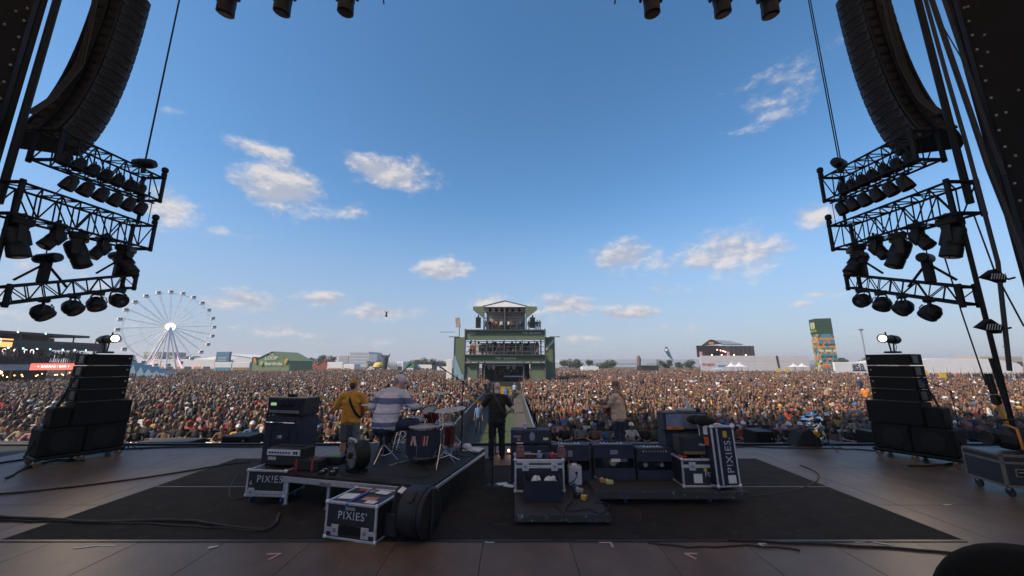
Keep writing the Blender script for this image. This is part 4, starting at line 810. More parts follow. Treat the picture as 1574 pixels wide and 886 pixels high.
# far end on the pillar side: white hoarding with number, low white halls
q, w, h = hall(1282, 1348, 557, 98, .5, 'white hoarding marked 5B next to the pillar', 'hoarding', TWH, name='hoarding'); screen_text('5B', 2.0, BLK, q, (w*.09, -.1, h*.72), ext=.02); screen_text('50', 1.0, BLK, q, (-w*.01-.4, -.1, h*.80), ext=.02); screen_text('00', 1.0, BLK, q, (-w*.01-.4, -.1, h*.65), ext=.02); MB().box((w*.06, -.05, h*.52), (3.4, .1, .25)).build('underline', BLK, q)
q = thing('white_marquee', 'long arched white marquee past the speaker stack', 'marquee', (at(1475, 560, 95).x, 95, GZ)); wq = at(1570, 560, 95).x-at(1475, 560, 95).x
MB().prism([(-wq, 0), (wq, 0), (wq, 3.2)]+[(wq*math.cos(math.pi*k/12)*.99, 3.2+2.0*math.sin(math.pi*k/12)**.8) for k in range(1, 12)]+[(-wq, 3.2)], (0, 0, 0), (1, 0, 0), (0, 0, 1), (0, 14, 0)).build('vault', TWH, q)
for k in range(9): MB().box((-wq*.9+k*wq*.22, -.06, 1.7), (.08, .1, 3.2)).build('seam', M('grey_seam', (.4, .4, .42), .7), q)
hall(1508, 1574, 548, 140, 8, 'flat roofed pale building at the far end beyond the arched marquee', 'building', MATS['beige_wall'], [(.04+.16*k, .16+.16*k, .45, .7, WIN, 'window') for k in range(6)], 'building')
for u, v, Y, lab in ((1333, 507, 80, 'slim lamp mast beside the speaker stack with spotlight'), (1552, 533, 80, 'grey floodlight mast above the flat roofed building')): q, z = mast(u, v, Y, lab); MB().box((0, 0, z), (.9, .3, .35), bev=.04).build('lamp_head', STEEL, q)
for u, v, Y, lab in ((1420, 573, 60, 'yellow placard held over the crowd by the speaker stack'), (1449, 577, 55, 'second yellow placard held over the crowd before the white marquee'), (1210, 570, 95, 'yellow sign above the crowd before the white wall'), (1196, 570, 95, 'yellow sign near the dark post of the white wall')):
    q = at(u, v, Y); t = thing('yellow_sign', lab, 'sign', (q.x, Y, GZ), 0, 'yellow signs over the crowd'); MB().box((0, 0, q.z-GZ), (1.1, .06, .75), bev=.02).build('board', YEL, t); MB().cyl((0, .05, 0), (0, .05, q.z-GZ), .03, n=6).build('stick', STEEL, t)
# small drone high over the stalls
p = at(594, 482, 90); q = thing('drone', 'small dark camera drone hovering over the stalls', 'drone', p); MB().ell((0, 0, 0), (.25, .25, .35), n=8, m=6).build('body', RIG, q); MB().ell((0, 0, -.6), (.3, .3, .3), n=8, m=6).build('camera_pod', RIG, q)
for s in (-1, 1): MB().cyl((0, 0, .3), (s*.5, 0, .45), .06, n=6).build('rotor_arm', RIG, q)
# distant low hills of trees and roofs
hl = MB(); r = random.Random(5); n = 160; xs = [-1500+3000*i/n for i in range(n+1)]; zs = [6+3*math.sin(i*.21)+2*math.sin(i*.7+1)+r.uniform(-1, 1) for i in range(n+1)]
hl.add([(x, 1250, GZ) for x in xs]+[(x, 1300, GZ+z*1.6) for x, z in zip(xs, zs)]+[(x, 1500, GZ) for x in xs], [(i, i+1, n+2+i, n+1+i) for i in range(n)]+[(n+1+i, n+2+i, 2*n+3+i, 2*n+2+i) for i in range(n)]).build('hills', M('far_hills', (.13, .15, .16), .9, var=.2, scale=.02)); tag(bpy.data.objects['hills'], kind='structure')
# ------------------------------------------------------------------ lamps
def moving_head(scale=1.0, lit=False):
    q = thing('moving_head', 'x', 'stage light'); s = scale
    MB().box((0, 0, -.12*s), (.40*s, .30*s, .16*s), bev=.03*s).build('base', BLK2, q)
    c = MB(); c.box((-.1*s, 0, -.0), (.05*s, .06*s, .12*s), bev=.01); c.box((.1*s, 0, 0), (.05*s, .06*s, .12*s), bev=.01); c.build('clamp', RIG, q)
    for k in (-1, 1): MB().prism([(-.07*s, 0), (.07*s, 0), (.05*s, -.34*s), (-.05*s, -.34*s)][::-1], (k*.215*s-.025*s, 0, -.2*s), (0, 1, 0), (0, 0, 1), (.05*s, 0, 0)).build('yoke_arm', BLK2, q)
    h = MB().lathe([(0, .26), (.10, .25), (.145, .2), (.165, .05), (.165, -.1), (.15, -.16), (.16, -.18), (.165, -.36), (.13, -.38), (0, -.38)], (0, 0, 0), (0, 0, 1), 14)
    h.v = [(x*s, y*s, z*s) for x, y, z in h.v]; hd = h.build('lamp_head', BLK, q, (0, 0, -.46*s), (R(20), 0, 0))
    MB().cyl((0, 0, -.385*s), (0, 0, -.375*s), .115*s, n=14).build('lens', GLASS, hd); MB().box((0, .165*s, .02*s), (.12*s, .05*s, .3*s), bev=.01).build('cooling_fin', BLK2, hd)
    return q
def spot_ball():
    q = thing('wash_light', 'x', 'stage light')
    MB().box((0, 0, -.05), (.24, .2, .12), bev=.02).build('base', BLK2, q)
    for k in (-1, 1): MB().tube([(k*.1, 0, -.1), (k*.2, 0, -.16), (k*.22, 0, -.34)], .022, 6).build('yoke_arm', BLK2, q)
    h = MB().lathe([(0, .17), (.12, .15), (.19, .05), (.205, -.05), (.19, -.13), (.2, -.15), (.17, -.19), (0, -.17)], n=16); hd = h.build('lamp_head', BLK, q, (0, 0, -.34), (R(35), 0, 0))
    MB().cyl((0, 0, -.176), (0, 0, -.17), .15, n=16).build('lens', M('lens_grey', (.12, .12, .13), .2), hd); MB().tube([(-.1, .19, -.05), (-.05, .22, .08), (.06, .22, .08), (.1, .19, -.05)], .012, 5).build('handle', BLK2, hd)
    return q
def par_can():
    q = thing('par_can', 'x', 'stage light'); MB().tube([(-.13, 0, -.2), (-.13, 0, -.05), (0, 0, 0), (.13, 0, -.05), (.13, 0, -.2)], .014, 5).build('yoke', RIG, q)
    MB().lathe([(0, .16), (.06, .16), (.1, .1), (.115, -.02), (.12, -.14), (.1, -.14), (.09, -.02), (0, 0)], (0, 0, -.22), (0, .35, 1), 12).build('can', BLK, q); return q
def lens_lamp(lit_dir):
    pass
SIDES = ((-1, -11.0, 'ferris wheel'), (1, 9.8, 'pillar'))
MH = SB = PC = MHS = None
def hang(proto, make, p, rx, rz, lab, grp):
    o = make() if proto is None else copy_tree(proto)
    o.location = p; o.rotation_euler = (rx, 0, rz); o['label'] = lab; o['group'] = grp
    return o, (o if proto is None else proto)
def hang_head(o, a, b=0.0):
    for c in CH[o.name]:
        if c.name.startswith('lamp_head'): c.rotation_euler = (a, b, 0)
def pod(name, lab, p0, p1, w, h, bays, r, rb):
    p0 = Vector(p0); p1 = Vector(p1); q = thing('lighting_truss', lab, 'truss', p0, 0, 'hanging lighting trusses'); ch = []; br = MB(); truss(ch, br, Vector(), p1-p0, w, h, bays=bays, r=r, rb=rb)
    for c in ch: c.build('chord', RIG, q)
    br.build('bracing', RIG, q)
    for e, s in ((Vector(), -1), (p1-p0, 1)): MB().box(e+(p1-p0).normalized()*s*.03, (w+.1, .05, h+.12), (p1-p0).to_track_quat('Y', 'Z').to_matrix(), .01).build('end_plate', RIG, q) if False else None
    for e in (Vector(), p1-p0):
        f = MB()
        for i in (-1, 1): f.box(e+Vector((i*w*.52, 0, 0)), (.07, .09, h+.16), bev=.01); f.box(e+Vector((0, 0, i*h*.52)), (w+.12, .08, .06), bev=.01)
        f.build('end_frame', RIG, q)
    return q
for s, X, nm in SIDES:
    sd_ = 'on the %s side' % nm
    # top truss with a row of cans inside and one below
    A0, A1 = Vector((X, 8.0, 7.25)), Vector((X, 10.6, 7.4))
    pod('a', 'highest side truss with two rows of small lamps, '+nm+' side', A0, A1, .62, .72, 7, .03, .016)
    for k in range(7):
        p = A0.lerp(A1, .12+.12*k); o, PC = hang(PC, par_can, p+Vector((s*-.1, 0, .06)), 0, s*.5, 'small can lamp %s inside the highest %s truss, counted from the camera' % (ordn(k+1), sd_.split(' the ')[1]), 'can lamps in the highest side trusses')
        o.scale = (1.1,)*3
    for k in range(6):
        p = A0.lerp(A1, .16+.135*k); o, PC = hang(PC, par_can, p+Vector((s*-.25, 0, -.52)), 0, s*.6, 'small can lamp %s slung under the highest %s truss, counted from the camera' % (ordn(k+1), sd_.split(' the ')[1]), 'can lamps under the highest side trusses')
        o.scale = (1.2,)*3
    br_ = thing('lamp_bar', 'black bar carrying the lower row of small lamps, '+nm+' side', 'bar', (0, 0, 0), 0, 'lamp bars'); MB().cyl(A0+Vector((s*-.25, .2, -.5)), A1+Vector((s*-.25, -.1, -.5)), .028, n=8).build('bar_tube', RIG, br_)
    for t in (.1, .9): q = A0.lerp(A1, t)+Vector((s*-.25, 0, -.5)); MB().cyl(q, q+Vector((0, 0, .3)), .014, n=6).build('drop_arm', RIG, br_)
    # middle truss with big and small moving heads
    B0, B1 = Vector((X, 7.55, 5.72)), Vector((X, 10.6, 5.86))
    pod('b', 'middle side truss carrying large moving heads, '+nm+' side', B0, B1, .62, .7, 8, .03, .016)
    for k, (t, big) in enumerate(((.12, 1), (.34, 0), (.5, 1), (.68, 0), (.88, 1))):
        p = B0.lerp(B1, t)+Vector((0, 0, -.32)); lab = '%s moving head %s under the middle truss, %s side' % ('large' if big else 'small', ordn(k+1), nm)
        if big: o, MH = hang(MH, lambda: moving_head(1.12), p, 0, s*(.35+.2*k), lab, 'moving heads under the middle side trusses')
        else: o, MHS = hang(MHS, lambda: moving_head(.85), p+Vector((0, 0, .1)), 0, s*.4, lab, 'moving heads under the middle side trusses')
        hang_head(o, R(14+6*k if big else -30), s*R(8))
    # low tilted truss with round wash lights
    C0, C1 = Vector((X, 7.9, 3.62)), Vector((X, 10.5, 4.5))
    pod('c', 'lowest tilted side truss with round wash lights, '+nm+' side', C0, C1, .34, .36, 9, .024, .012)
    for k in range(4):
        p = C0.lerp(C1, (.3, .52, .72, .92)[k])+Vector((0, 0, -.18)); o, SB = hang(SB, spot_ball, p, 0, s*(.6+.35*k), 'round wash light %s under the lowest tilted truss, %s side' % (ordn(k+1), nm), 'wash lights under the lowest side trusses')
        o.scale = (.95,)*3
        hang_head(o, R((35, 48, 30, 70)[k]), s*R((25, 20, 10, -10)[k]))
    for t, z in ((.25, .2), (.86, .2)):                            # hoists standing on the low truss and on the top truss
        p = C0.lerp(C1, t); q = thing('chain_hoist', 'black chain hoist with braces standing on the low tilted truss, %s end, %s side' % ('near' if t < .5 else 'far', nm), 'hoist', p+Vector((0, 0, .18)), s*.3, 'chain hoists')
        MB().lathe([(0, -.3), (.1, -.3), (.12, -.2), (.12, .2), (.1, .3), (0, .3)], (0, 0, .62), (1, .2, .05), 12).build('motor', BLK, q); MB().box((0, 0, .3), (.16, .16, .55), bev=.02).build('mount', RIG, q)
        for a in (-1, 1): MB().cyl((0, 0, .5), (0, a*.42, .0), .028, n=6).build('brace', RIG, q)
    q = thing('chain_hoist', 'black chain hoist on the far end of the highest truss, %s side' % nm, 'hoist', A1+Vector((0, -.35, .38)), s*.2, 'chain hoists'); MB().lathe([(0, -.3), (.12, -.28), (.15, -.1), (.15, .15), (.11, .28), (0, .3)], (0, 0, .28), (1, .3, 0), 12).build('motor', BLK, q); MB().cyl((0, 0, 0), (0, 0, .3), .06, n=8).build('mount', RIG, q)
    for tr_, e, z in (('highest', A1, .42), ('middle', B1, .42)):
        q = thing('corner_lamp', 'small beacon on the far corner of the %s side truss, %s side' % (tr_, nm), 'lamp', e+Vector((-s*.3, 0, z)), 0, 'truss corner beacons'); MB().lathe([(0, 0), (.07, 0), (.07, .1), (.05, .12), (.085, .16), (.085, .26), (.04, .3), (0, .3)], n=10).build('beacon', RIG, q)
    # wire ropes and drop posts that hold the trusses
    def wire(a, b, r, lab, nme='wire_rope', cat='rope', grp='wire ropes of the side rig'):
        return tag(MB().cyl(a, b, r, n=6).build(nme, RIG), lab, cat, grp)
    p = A1+Vector((0, -.35, .6))
    if s < 0: wire(p, (p.x, p.y, 15), .022, 'steel rope rising from the highest truss on the ferris wheel side')
    else:
        wire(p, (p.x, p.y, 15), .017, 'first of two steel ropes above the highest truss on the pillar side'); wire(p+Vector((.16, .1, 0)), (p.x+.16, p.y+.1, 15), .017, 'second of two steel ropes above the highest truss on the pillar side')
    wire((X+s*.15, 7.6, 15), (X+s*.15, 7.6, 5.6), .07, 'thick black drop post at the near end of the side trusses, %s side' % nm, 'drop_post', 'post', 'drop posts')
    wire((X+s*.05, 7.75, 5.4), (X+s*.05, 7.75, 0.02), .045, 'thin black post running down from the middle truss, %s side' % nm, 'drop_post', 'post', 'drop posts')
    wire(A1+Vector((0, -.2, -.3)), B1+Vector((0, -.2, .35)), .045, 'short link post between the highest and middle truss, %s side' % nm, 'link_post', 'post', 'link posts')
    wire(B0+Vector((0, .75, .3)), A0+Vector((0, .75, -.3)), .012, 'thin cable linking middle and highest truss, %s side' % nm); wire(C0+Vector((0, .6, .8)), B0+Vector((0, .95, -.3)), .012, 'thin cable linking low and middle truss, %s side' % nm)
    wire(A1+Vector((-s*.2, -.1, -.3)), B1+Vector((-s*.2, -.1, .3)), .01, 'thin twisted cable at the far end of the trusses, %s side' % nm)
# ------------------------------------------------------------------ line arrays
PLAN = [(-.66, .26), (.66, .26), (.66, .12), (.34, -.3), (-.34, -.3), (-.66, .12)]
def speaker_box():
    b = MB(); b.prism(PLAN[::-1], (0, 0, -.16), (1, 0, 0), (0, 1, 0), (0, 0, .312)); return b
sb_me = speaker_box().mesh('speaker_box', M('array_paint', (.022, .0225, .023), .55, var=.2, spec=.3, bump=.25, bscale=120))
sp_me = MB().box((0, -.315, 0), (.6, .03, .25), bev=.01).mesh('rear_panel', BLK); slots = []
for x in (-1, 1):
    sl_me = MB(); slots.append(sl_me)
    n_ = Vector((x*.42, -.32, 0)).normalized(); c = Vector((x*.5, -.09, 0))+n_*.012; ang = math.atan2(n_.y, n_.x)+math.pi/2
    sl_me.box(c+Vector((0, 0, .0)), (.42, .02, .05), Euler((0, 0, ang)), .005); sl_me.box(c+Vector((0, 0, .1)), (.46, .02, .035), Euler((0, 0, ang)), .005); sl_me.box(c-Vector((0, 0, .1)), (.3, .02, .05), Euler((0, 0, ang)), .005)
    sl_me.box(c-n_*.006, (.06, .02, .24), Euler((0, 0, ang)), .004)
SLOTM = M('slot_black', (.006, .006, .006), .8); sl_me = [m_.mesh('side_handle', SLOTM) for m_ in slots]; rg_me = MB().box((-.3, -.36, 0), (.06, .05, .34), bev=.008).mesh('rigging_bar', RIG); rg_me = [rg_me, MB().box((.3, -.36, 0), (.06, .05, .34), bev=.008).mesh('rigging_bar', RIG), MB().box((0, -.37, 0), (.09, .05, .36), bev=.01).mesh('rigging_bar', RIG)]
for s, X, nm in ((-1, -12.45, 'ferris wheel'), (1, 11.2, 'patterned pillar')):
    q = thing('line_array', 'long curved black line array hanging on the %s side' % nm, 'speaker array', (X, 9.5, 0), s*R(-18), 'main line arrays')
    pos = Vector((0, .45, 13.95)); th = R(1)
    for k in range(18):
        th += R((.5, .5, .5, .6, .7, .8, .9, 1, 1.1, 1.3, 1.5, 1.7, 1.9, 2.2, 2.6, 3.2, 4.2, 5.5)[k])
        m = Euler((-th, 0, 0)); dn = m.to_matrix() @ Vector((0, 0, -1)); c = pos+dn*.175
        b = link('speaker_box', sb_me, q, c, m); link('rear_panel', sp_me, b); [link('side_handle', g_, b) for g_ in sl_me]; [link('rigging_bar', g_, b) for g_ in rg_me]; pos = pos+dn*.352
    MB().box((0, .1, 14.5), (1.2, 1.4, .2), bev=.03).build('flying_frame', RIG, q)
    cb = MB(); r = random.Random(3+s)
    for k in range(4): cb.tube([(.05*k-.08, -.42-.02*k, 14), (.05*k-.06+r.uniform(-.04, .04), -.3, 12), (.05*k-.05, -.32, 10.5), (.04*k-.1, -.75, 9.1), (.05*k-.1, -1.2, 8.35)], .022, 5)
    cb.build('cable_loom', RUBBER, q)
    q = tag(MB().tube([(X-s*.3, 9.0, 13.6), (X+s*.2, 8.9, 12.9), (X+s*.9, 8.8, 12.75), (X+s*1.5, 8.7, 13.5)], .05, 6).build('slack_cable', RUBBER), 'slack black cable looped beside the line array, %s side' % nm, 'cable', 'slack cables')
# cables running down on the pillar side
def cab(pts, r, lab, grp='cables hanging on the pillar side'):
    return tag(MB().tube(pts, r, 7).build('hanging_cable', RUBBER), lab, 'cable', grp)
cab([at(1420, -10, 7.2), at(1456, 120, 7.15), at(1485, 220, 7.1), at(1534, 404, 7.0), at(1552, 570, 6.9)], .035, 'thick cable crossing behind the line array down to the equipment rack')
cab([at(1429, -10, 7.6), at(1456, 70, 7.6), at(1494, 180, 7.5), at(1520, 258, 7.4), at(1573, 390, 7.2), at(1600, 480, 7)], .05, 'thickest cable leaving the frame by the wing screen')
cab([at(1448, -10, 7.9), at(1488, 108, 7.9), at(1520, 205, 7.8), at(1545, 270, 7.7)], .04, 'cable running along the edge of the wing screen')
cab([at(1440, 25, 7.9), at(1477, 88, 7.8), at(1512, 190, 7.7)], .012, 'thin line between the thick cables by the wing screen')
cab([at(1496, 328, 7.6), at(1530, 420, 7.4), at(1574, 502, 7.2)], .014, 'thin line slanting from the middle truss to the frame edge')
cab([at(1446, 376, 8.2), at(1478, 480, 8.6), at(1516, 592, 9.0)], .014, 'thin line slanting down behind the lowest truss to the crowd')
def post_lamp(u, v, Y, lab):
    p = at(u, v, Y); q = thing('bulkhead_lamp', lab, 'lamp', p, 0, 'caged lamps on the pillar side')
    MB().prism([(-.22, .01), (0, -.05), (.15, -.11), (.2, .02), (.02, .16)], (0, -.06, 0), (1, 0, 0), (0, 0, 1), (0, .12, 0)).build('housing', RIG, q)
    for k in range(6): MB().cyl((-.15+k*.05, -.085, -.05+k*.0), (-.1+k*.05, -.085, .06), .008, n=5).build('cage_bar', M('pale_grille', (.35, .37, .4), .5), q)
    MB().tube([(.15, 0, 0), (.3, 0, -.03), (.42, 0, .0)], .02, 6).build('arm', RIG, q)
post_lamp(1526, 427, 7.0, 'upper caged lamp clamped to the cables, pillar side'); post_lamp(1519, 504, 7.0, 'lower caged lamp clamped to the cables, pillar side')
# lights hanging from the front of the roof
ft = thing('front_truss', 'black truss above the stage holding the hanging moving heads', 'truss', (MID, 7.7, 11.7)); ch = []; br = MB(); truss(ch, br, (-13, 0, 0), (13, 0, 0), .5, .5, bays=26, r=.03, rb=.016)
for c in ch: c.build('chord', RIG, ft)
br.build('bracing', RIG, ft)
for i, (u, v, t, b) in enumerate(((348, 35, 12, 10), (435, 34, 10, 8), (531, 34, 8, 4), (1002, 36, 8, -4), (1109, 36, 10, -8), (1185, 38, 10, -6))):
    p = at(u, v, 7.7); o, MH = hang(MH, None, (p.x-math.tan(R(b))*.45, 7.7, p.z+1.3), 0, 0, 'moving head %s along the upper edge from the ferris wheel side' % ordn(i+1), 'moving heads hanging from the front truss'); o.scale = (1.05,)*3
    hang_head(o, R(t), R(b))
for i, u in enumerate((590, 945)): tag(MB().cyl(at(u, 6, 7.7), at(u+(-3 if u < 700 else 4), -40, 7.7), .02, n=6).build('cable_end', RUBBER), 'short cable end dangling at the upper edge, %s side' % ('ferris wheel' if u < 700 else 'pillar'), 'cable', 'dangling cable ends')
# ------------------------------------------------------------------ ground-stacked speakers on carts
FOAMB = M('stack_black', (.0075, .0075, .0075), .7, var=.2, bump=.25, bscale=150, spec=.2)
for s, o_, nm in ((-1, fl(50, 721), 'ferris wheel'), (1, fl(1478, 722), 'patterned pillar')):
    ang = math.atan2(.88, -s*.47); q = thing('speaker_stack', 'tall black stepped speaker stack on a wheeled cart, %s side' % nm, 'speaker stack', o_, ang, 'speaker stacks on carts')
    Yd = -s*-1.0                                                   # the boxes stand behind the visible face
    d = .75*(1 if s < 0 else -1)
    bx = lambda a0, a1, z0, z1, dep, off=0.0, name='speaker_box', mt_=FOAMB, bev=.025: MB().box(((a0+a1)/2, d/.75*(dep/2+off), (z0+z1)/2), (a1-a0, dep, z1-z0), bev=bev).build(name, mt_, q)
    bx(-.02, 1.42, .13, .2, .8, -.02, 'cart_deck', RIG)
    bx(0, .68, .21, .78, .72); bx(.70, 1.38, .21, .78, .72)
    bx(.10, .40, .79, 1.22, .5, .02); bx(.42, 1.40, .79, 1.3, .7, 0)
    for a in (.34, 1.0): MB().cyl((a, -.012*d/.75, .5), (a, .01*d/.75, .5), .2, n=18).build('driver_grille', BLK, q)
    for k in range(4):
        z0 = 1.33+k*.275; t = R(1.5*k+1); b = MB(); w0, w1 = .42+.01*k, 1.24+.0*k
        P = [(w0, 0), (w1, 0), (w1+.04, .62), (w0-.04, .62)]; P = P if d > 0 else [(x, -y) for x, y in P][::-1]
        b.prism(P, (0, .03*d, z0), (1, 0, 0), (0, 1, 0), (0, 0, .255)); o = b.build('array_box', FOAMB, q)
        MB().box((w0-.03, d*.3, z0+.13), (.03, .3, .18), bev=.01).build('side_handle', M('dull_steel', (.10, .1, .105), .5, .5), o); MB().box(((w0+w1)/2, .02*d, z0-.008), (w1-w0-.04, .02, .012)).build('joint_strip', MATS['dull_steel'], o)
        MB().cyl((w1-.06, .01*d, z0+.16), (w1-.06, -.0*d, z0+.16), .018, n=8).build('pin', STEEL, o)
    for a in (.06, .7, 1.32):
        for y in (.06, .66):
            w = MB().cyl((a, d/.75*(y-.02), .065), (a, d/.75*(y+.02), .065), .065, n=14); w.build('caster', M('brown_wheel', (.16, .09, .05), .5), q); MB().box((a, d/.75*y, .12), (.05, .09, .06)).build('caster_fork', STEEL, q)
    st = MB(); st.cyl((-.1, d*.4, .2), (.4, d*.4, 1.9), .02, n=6); st.cyl((.0, d*.6, .2), (.36, d*.6, 1.6), .015, n=6); st.build('safety_strap', RUBBER, q)
    # spotlight on top
    base = q.matrix_basis @ Vector((.8, d*.4, 2.44)); l = thing('spotlight', 'lit profile spotlight standing on the speaker stack, %s side' % nm, 'spotlight', base, 0 if s < 0 else math.pi, 'spotlights on the speaker stacks')
    l.rotation_euler.z += R(-20) if s < 0 else R(20)
    l.scale = (.78,)*3
    ld = bpy.data.lights.new('profile_beam', 'SPOT'); ld.energy = 110; ld.color = (1, .8, .58); ld.spot_size = R(110); ld.spot_blend = .9; ld.shadow_soft_size = .08; lo = bpy.data.objects.new('profile_beam', ld); COL.objects.link(lo); lo.parent = l; lo.location = (.45, 0, .46); lo.rotation_euler = (0, R(-78), 0)
    MB().box((0, 0, .03), (.36, .3, .06), bev=.02).build('base_plate', BLK, l)
    for a in (-.14, .12): MB().cyl((a*.6, 0, .06), (a, 0, .33), .022, n=6).build('leg', BLK, l)
    MB().lathe([(0, -.46), (.06, -.46), (.09, -.42), (.135, -.3), (.14, -.05), (.115, 0), (.11, .3), (.135, .32), (.14, .42), (.12, .42), (.11, .38), (0, .37)], (0, 0, .44), (1, -.12*0, .04), 18).build('barrel', BLK2, l)
    MB().cyl((.385, 0, .456), (.392, 0, .4563), .1, n=18).build('lens', LENS, l); MB().cyl((.18, 0, .54), (.2, 0, .66), .02, n=6).build('knob', BLK, l); MB().tube([(-.2, 0, .34), (-.27, 0, .22), (-.2, 0, .1), (-.15, 0, .02)], .01, 5).build('lead', RUBBER, l)
# ------------------------------------------------------------------ cases and amplifiers
def case_body(q, w, d, h, z0=0.0, lid=.3, latches=(.2, .8), band=True):
    """plywood case with aluminium edges, ball corners, lid line and butterfly latches on the near face (-y)"""
    MB().box((0, 0, z0+h/2), (w-.012, d-.012, h-.012)).build('panel', LAM, q); e = MB(); t = .032
    for x in (-1, 1):
        for y in (-1, 1): e.box((x*(w-t)/2, y*(d-t)/2, z0+h/2), (t, t, h-.02), bev=.006)
        for z in (0, 1): e.box((x*(w-t)/2, 0, z0+z*h+(t/2 if z == 0 else -t/2)), (t, d-.02, t), bev=.006)
    for y in (-1, 1):
        for z in (0, 1): e.box((0, y*(d-t)/2, z0+z*h+(t/2 if z == 0 else -t/2)), (w-.02, t, t), bev=.006)
    e.build('edge_angle', ALU, q); c = MB()
    for x in (-1, 1):
        for y in (-1, 1):
            for z in (0, 1): c.ell((x*(w/2-.016), y*(d/2-.016), z0+z*h+(.016 if z == 0 else -.016)), (.034, .034, .034), n=8, m=6)
    c.build('ball_corner', ALU, q)
    if band:
        b = MB(); b.box((0, -d/2-.001, z0+h*lid), (w-.05, .012, .05), bev=.003)
        b.build('lid_band', ALU, q)
        for u in latches:
            l = MB().box((-w/2+w*u, -d/2-.006, z0+h*lid), (.11, .012, .13), bev=.004).build('latch', ALU, q); MB().cyl((-w/2+w*u, -d/2-.02, z0+h*lid), (-w/2+w*u, -d/2-.01, z0+h*lid), .026, n=12).build('latch_knob', STEEL, l)
def casters(q, pts, r=.045, mt=None):
    for x, y in pts:
        c = MB().cyl((x-.015, y, r), (x+.015, y, r), r, n=14).build('caster', mt or RUBBER, q); MB().box((x, y, r*1.75), (.05, .06, r*.9), bev=.008).build('fork', BLUEP if mt is BLUEP else STEEL, c)
def amp(name, lab, cat, p, w, d, h, rz=0.0, mt=TOLEX, group=None):
    q = thing(name, lab, cat, p, rz, group); MB().box((0, 0, h/2+.01), (w, d, h-.02), bev=.018).build('cabinet', mt, q)
    for x in (-1, 1):
        for y in (-1, 1): MB().cyl((x*w*.42, y*d*.38, 0), (x*w*.42, y*d*.38, .014), .018, n=8).build('foot', RUBBER, q)
    for x in (-1, 1):
        c = MB()
        for z in (0, 1): c.box((x*(w/2-.018), -d/2+.016, .02+z*(h-.04)), (.042, .04, .042), bev=.01)
        c.build('corner_cap', BLK, q)
    return q
# case with amp head at the drum riser's corner
p = fl(406, 779); q = thing('flight_case', 'stencilled flight case on blue casters tucked beside the drum riser', 'flight case', (-3.93, 6.75, 0), R(-6)); case_body(q, .68, .5, .40, .11, .16, (.16,)); casters(q, [(x, y) for x in (-.27, .27) for y in (-.17, .17)], .05, BLUEP)
text('PIXIES', .15, STENCIL, q, (.07, -.255, .37), sx=1.0, space=1.15); text('6', .1, STENCIL, q, (-.25, -.255, .31))
q = amp('valve_amplifier', 'amp head with a white control panel on the flight case by the riser', 'amplifier', (-3.78, 6.82, .515), .66, .34, .29, R(-8), TOLEX2)
MB().box((0, -.175, .225), (.6, .015, .09), bev=.004).build('control_panel', M('pale_panel', (.62, .63, .68), .4, var=.05), q); MB().box((-.2, -.176, .13), (.15, .012, .05), bev=.004).build('name_plate', ALU, q)
for k in range(8): MB().cyl((-.24+k*.05, -.2, .225), (-.24+k*.05, -.18, .225), .013, n=8).build('knob', BLK, q)
for k in range(2): MB().box((.2+k*.045, -.186, .225), (.03, .012, .045), bev=.003).build('switch', BLK, q)
MB().box((0, .02, .30), (.5, .1, .02), bev=.006).build('strap_handle', RUBBER, q)
# tall bass cabinet and head behind it
q = amp('bass_cabinet', 'tall black bass cabinet with a silver pull handle left of the riser', 'cabinet', (-4.22, 7.55, 0), .80, .46, 1.22, R(-14), TOLEX)
MB().box((0, -.235, .58), (.72, .02, .86), bev=.004).build('rear_panel', GRILL, q); MB().tube([(-.3, -.23, 1.10), (-.3, -.29, 1.12), (.3, -.29, 1.12), (.3, -.23, 1.10)], .016, 8).build('pull_handle', CHR, q); MB().box((-.02, -.25, .86), (.1, .015, .06), bev=.003).build('jack_plate', STEEL, q); MB().box((.02, -.26, .88), (.05, .01, .03)).build('label', PAPER, q)
MB().tube([(-.03, -.27, .84), (-.06, -.3, .6), (.0, -.29, .42), (.08, -.28, .5), (.1, -.26, .75), (.22, -.25, .98)], .008, 5).build('lead', RUBBER, q)
for x in (-.2, .2): MB().box((x, -.248, .58), (.012, .012, .84)).build('panel_seam', BLK, q)
q = amp('bass_amplifier', 'bass amp head with a small lit green display on the tall cabinet', 'amplifier', (-4.22, 7.55, 1.222), .82, .42, .33, R(-14), TOLEX2)
MB().box((0, -.215, .18), (.72, .02, .25), bev=.004).build('face', M('blue_black_face', (.02, .024, .04), .4), q); MB().box((-.25, -.228, .22), (.12, .01, .05)).build('display', M('green_display', (.3, .45, .25), .4, emit=(.45, .75, .35), estr=.35), q)
for k in range(5): MB().cyl((-.08+k*.075, -.25, .2), (-.08+k*.075, -.226, .2), .022, n=10).build('knob', BLK, q)
MB().box((0, -.228, .085), (.68, .012, .05), bev=.003).build('jack_strip', STEEL, q); MB().box((-.05, 0, .36), (.16, .1, .06), bev=.01).build('tuner', BLK, q); MB().box((0, 0, .333), (.8, .4, .008)).build('wood_lid', M('tan_wood', (.3, .2, .1), .6), q)
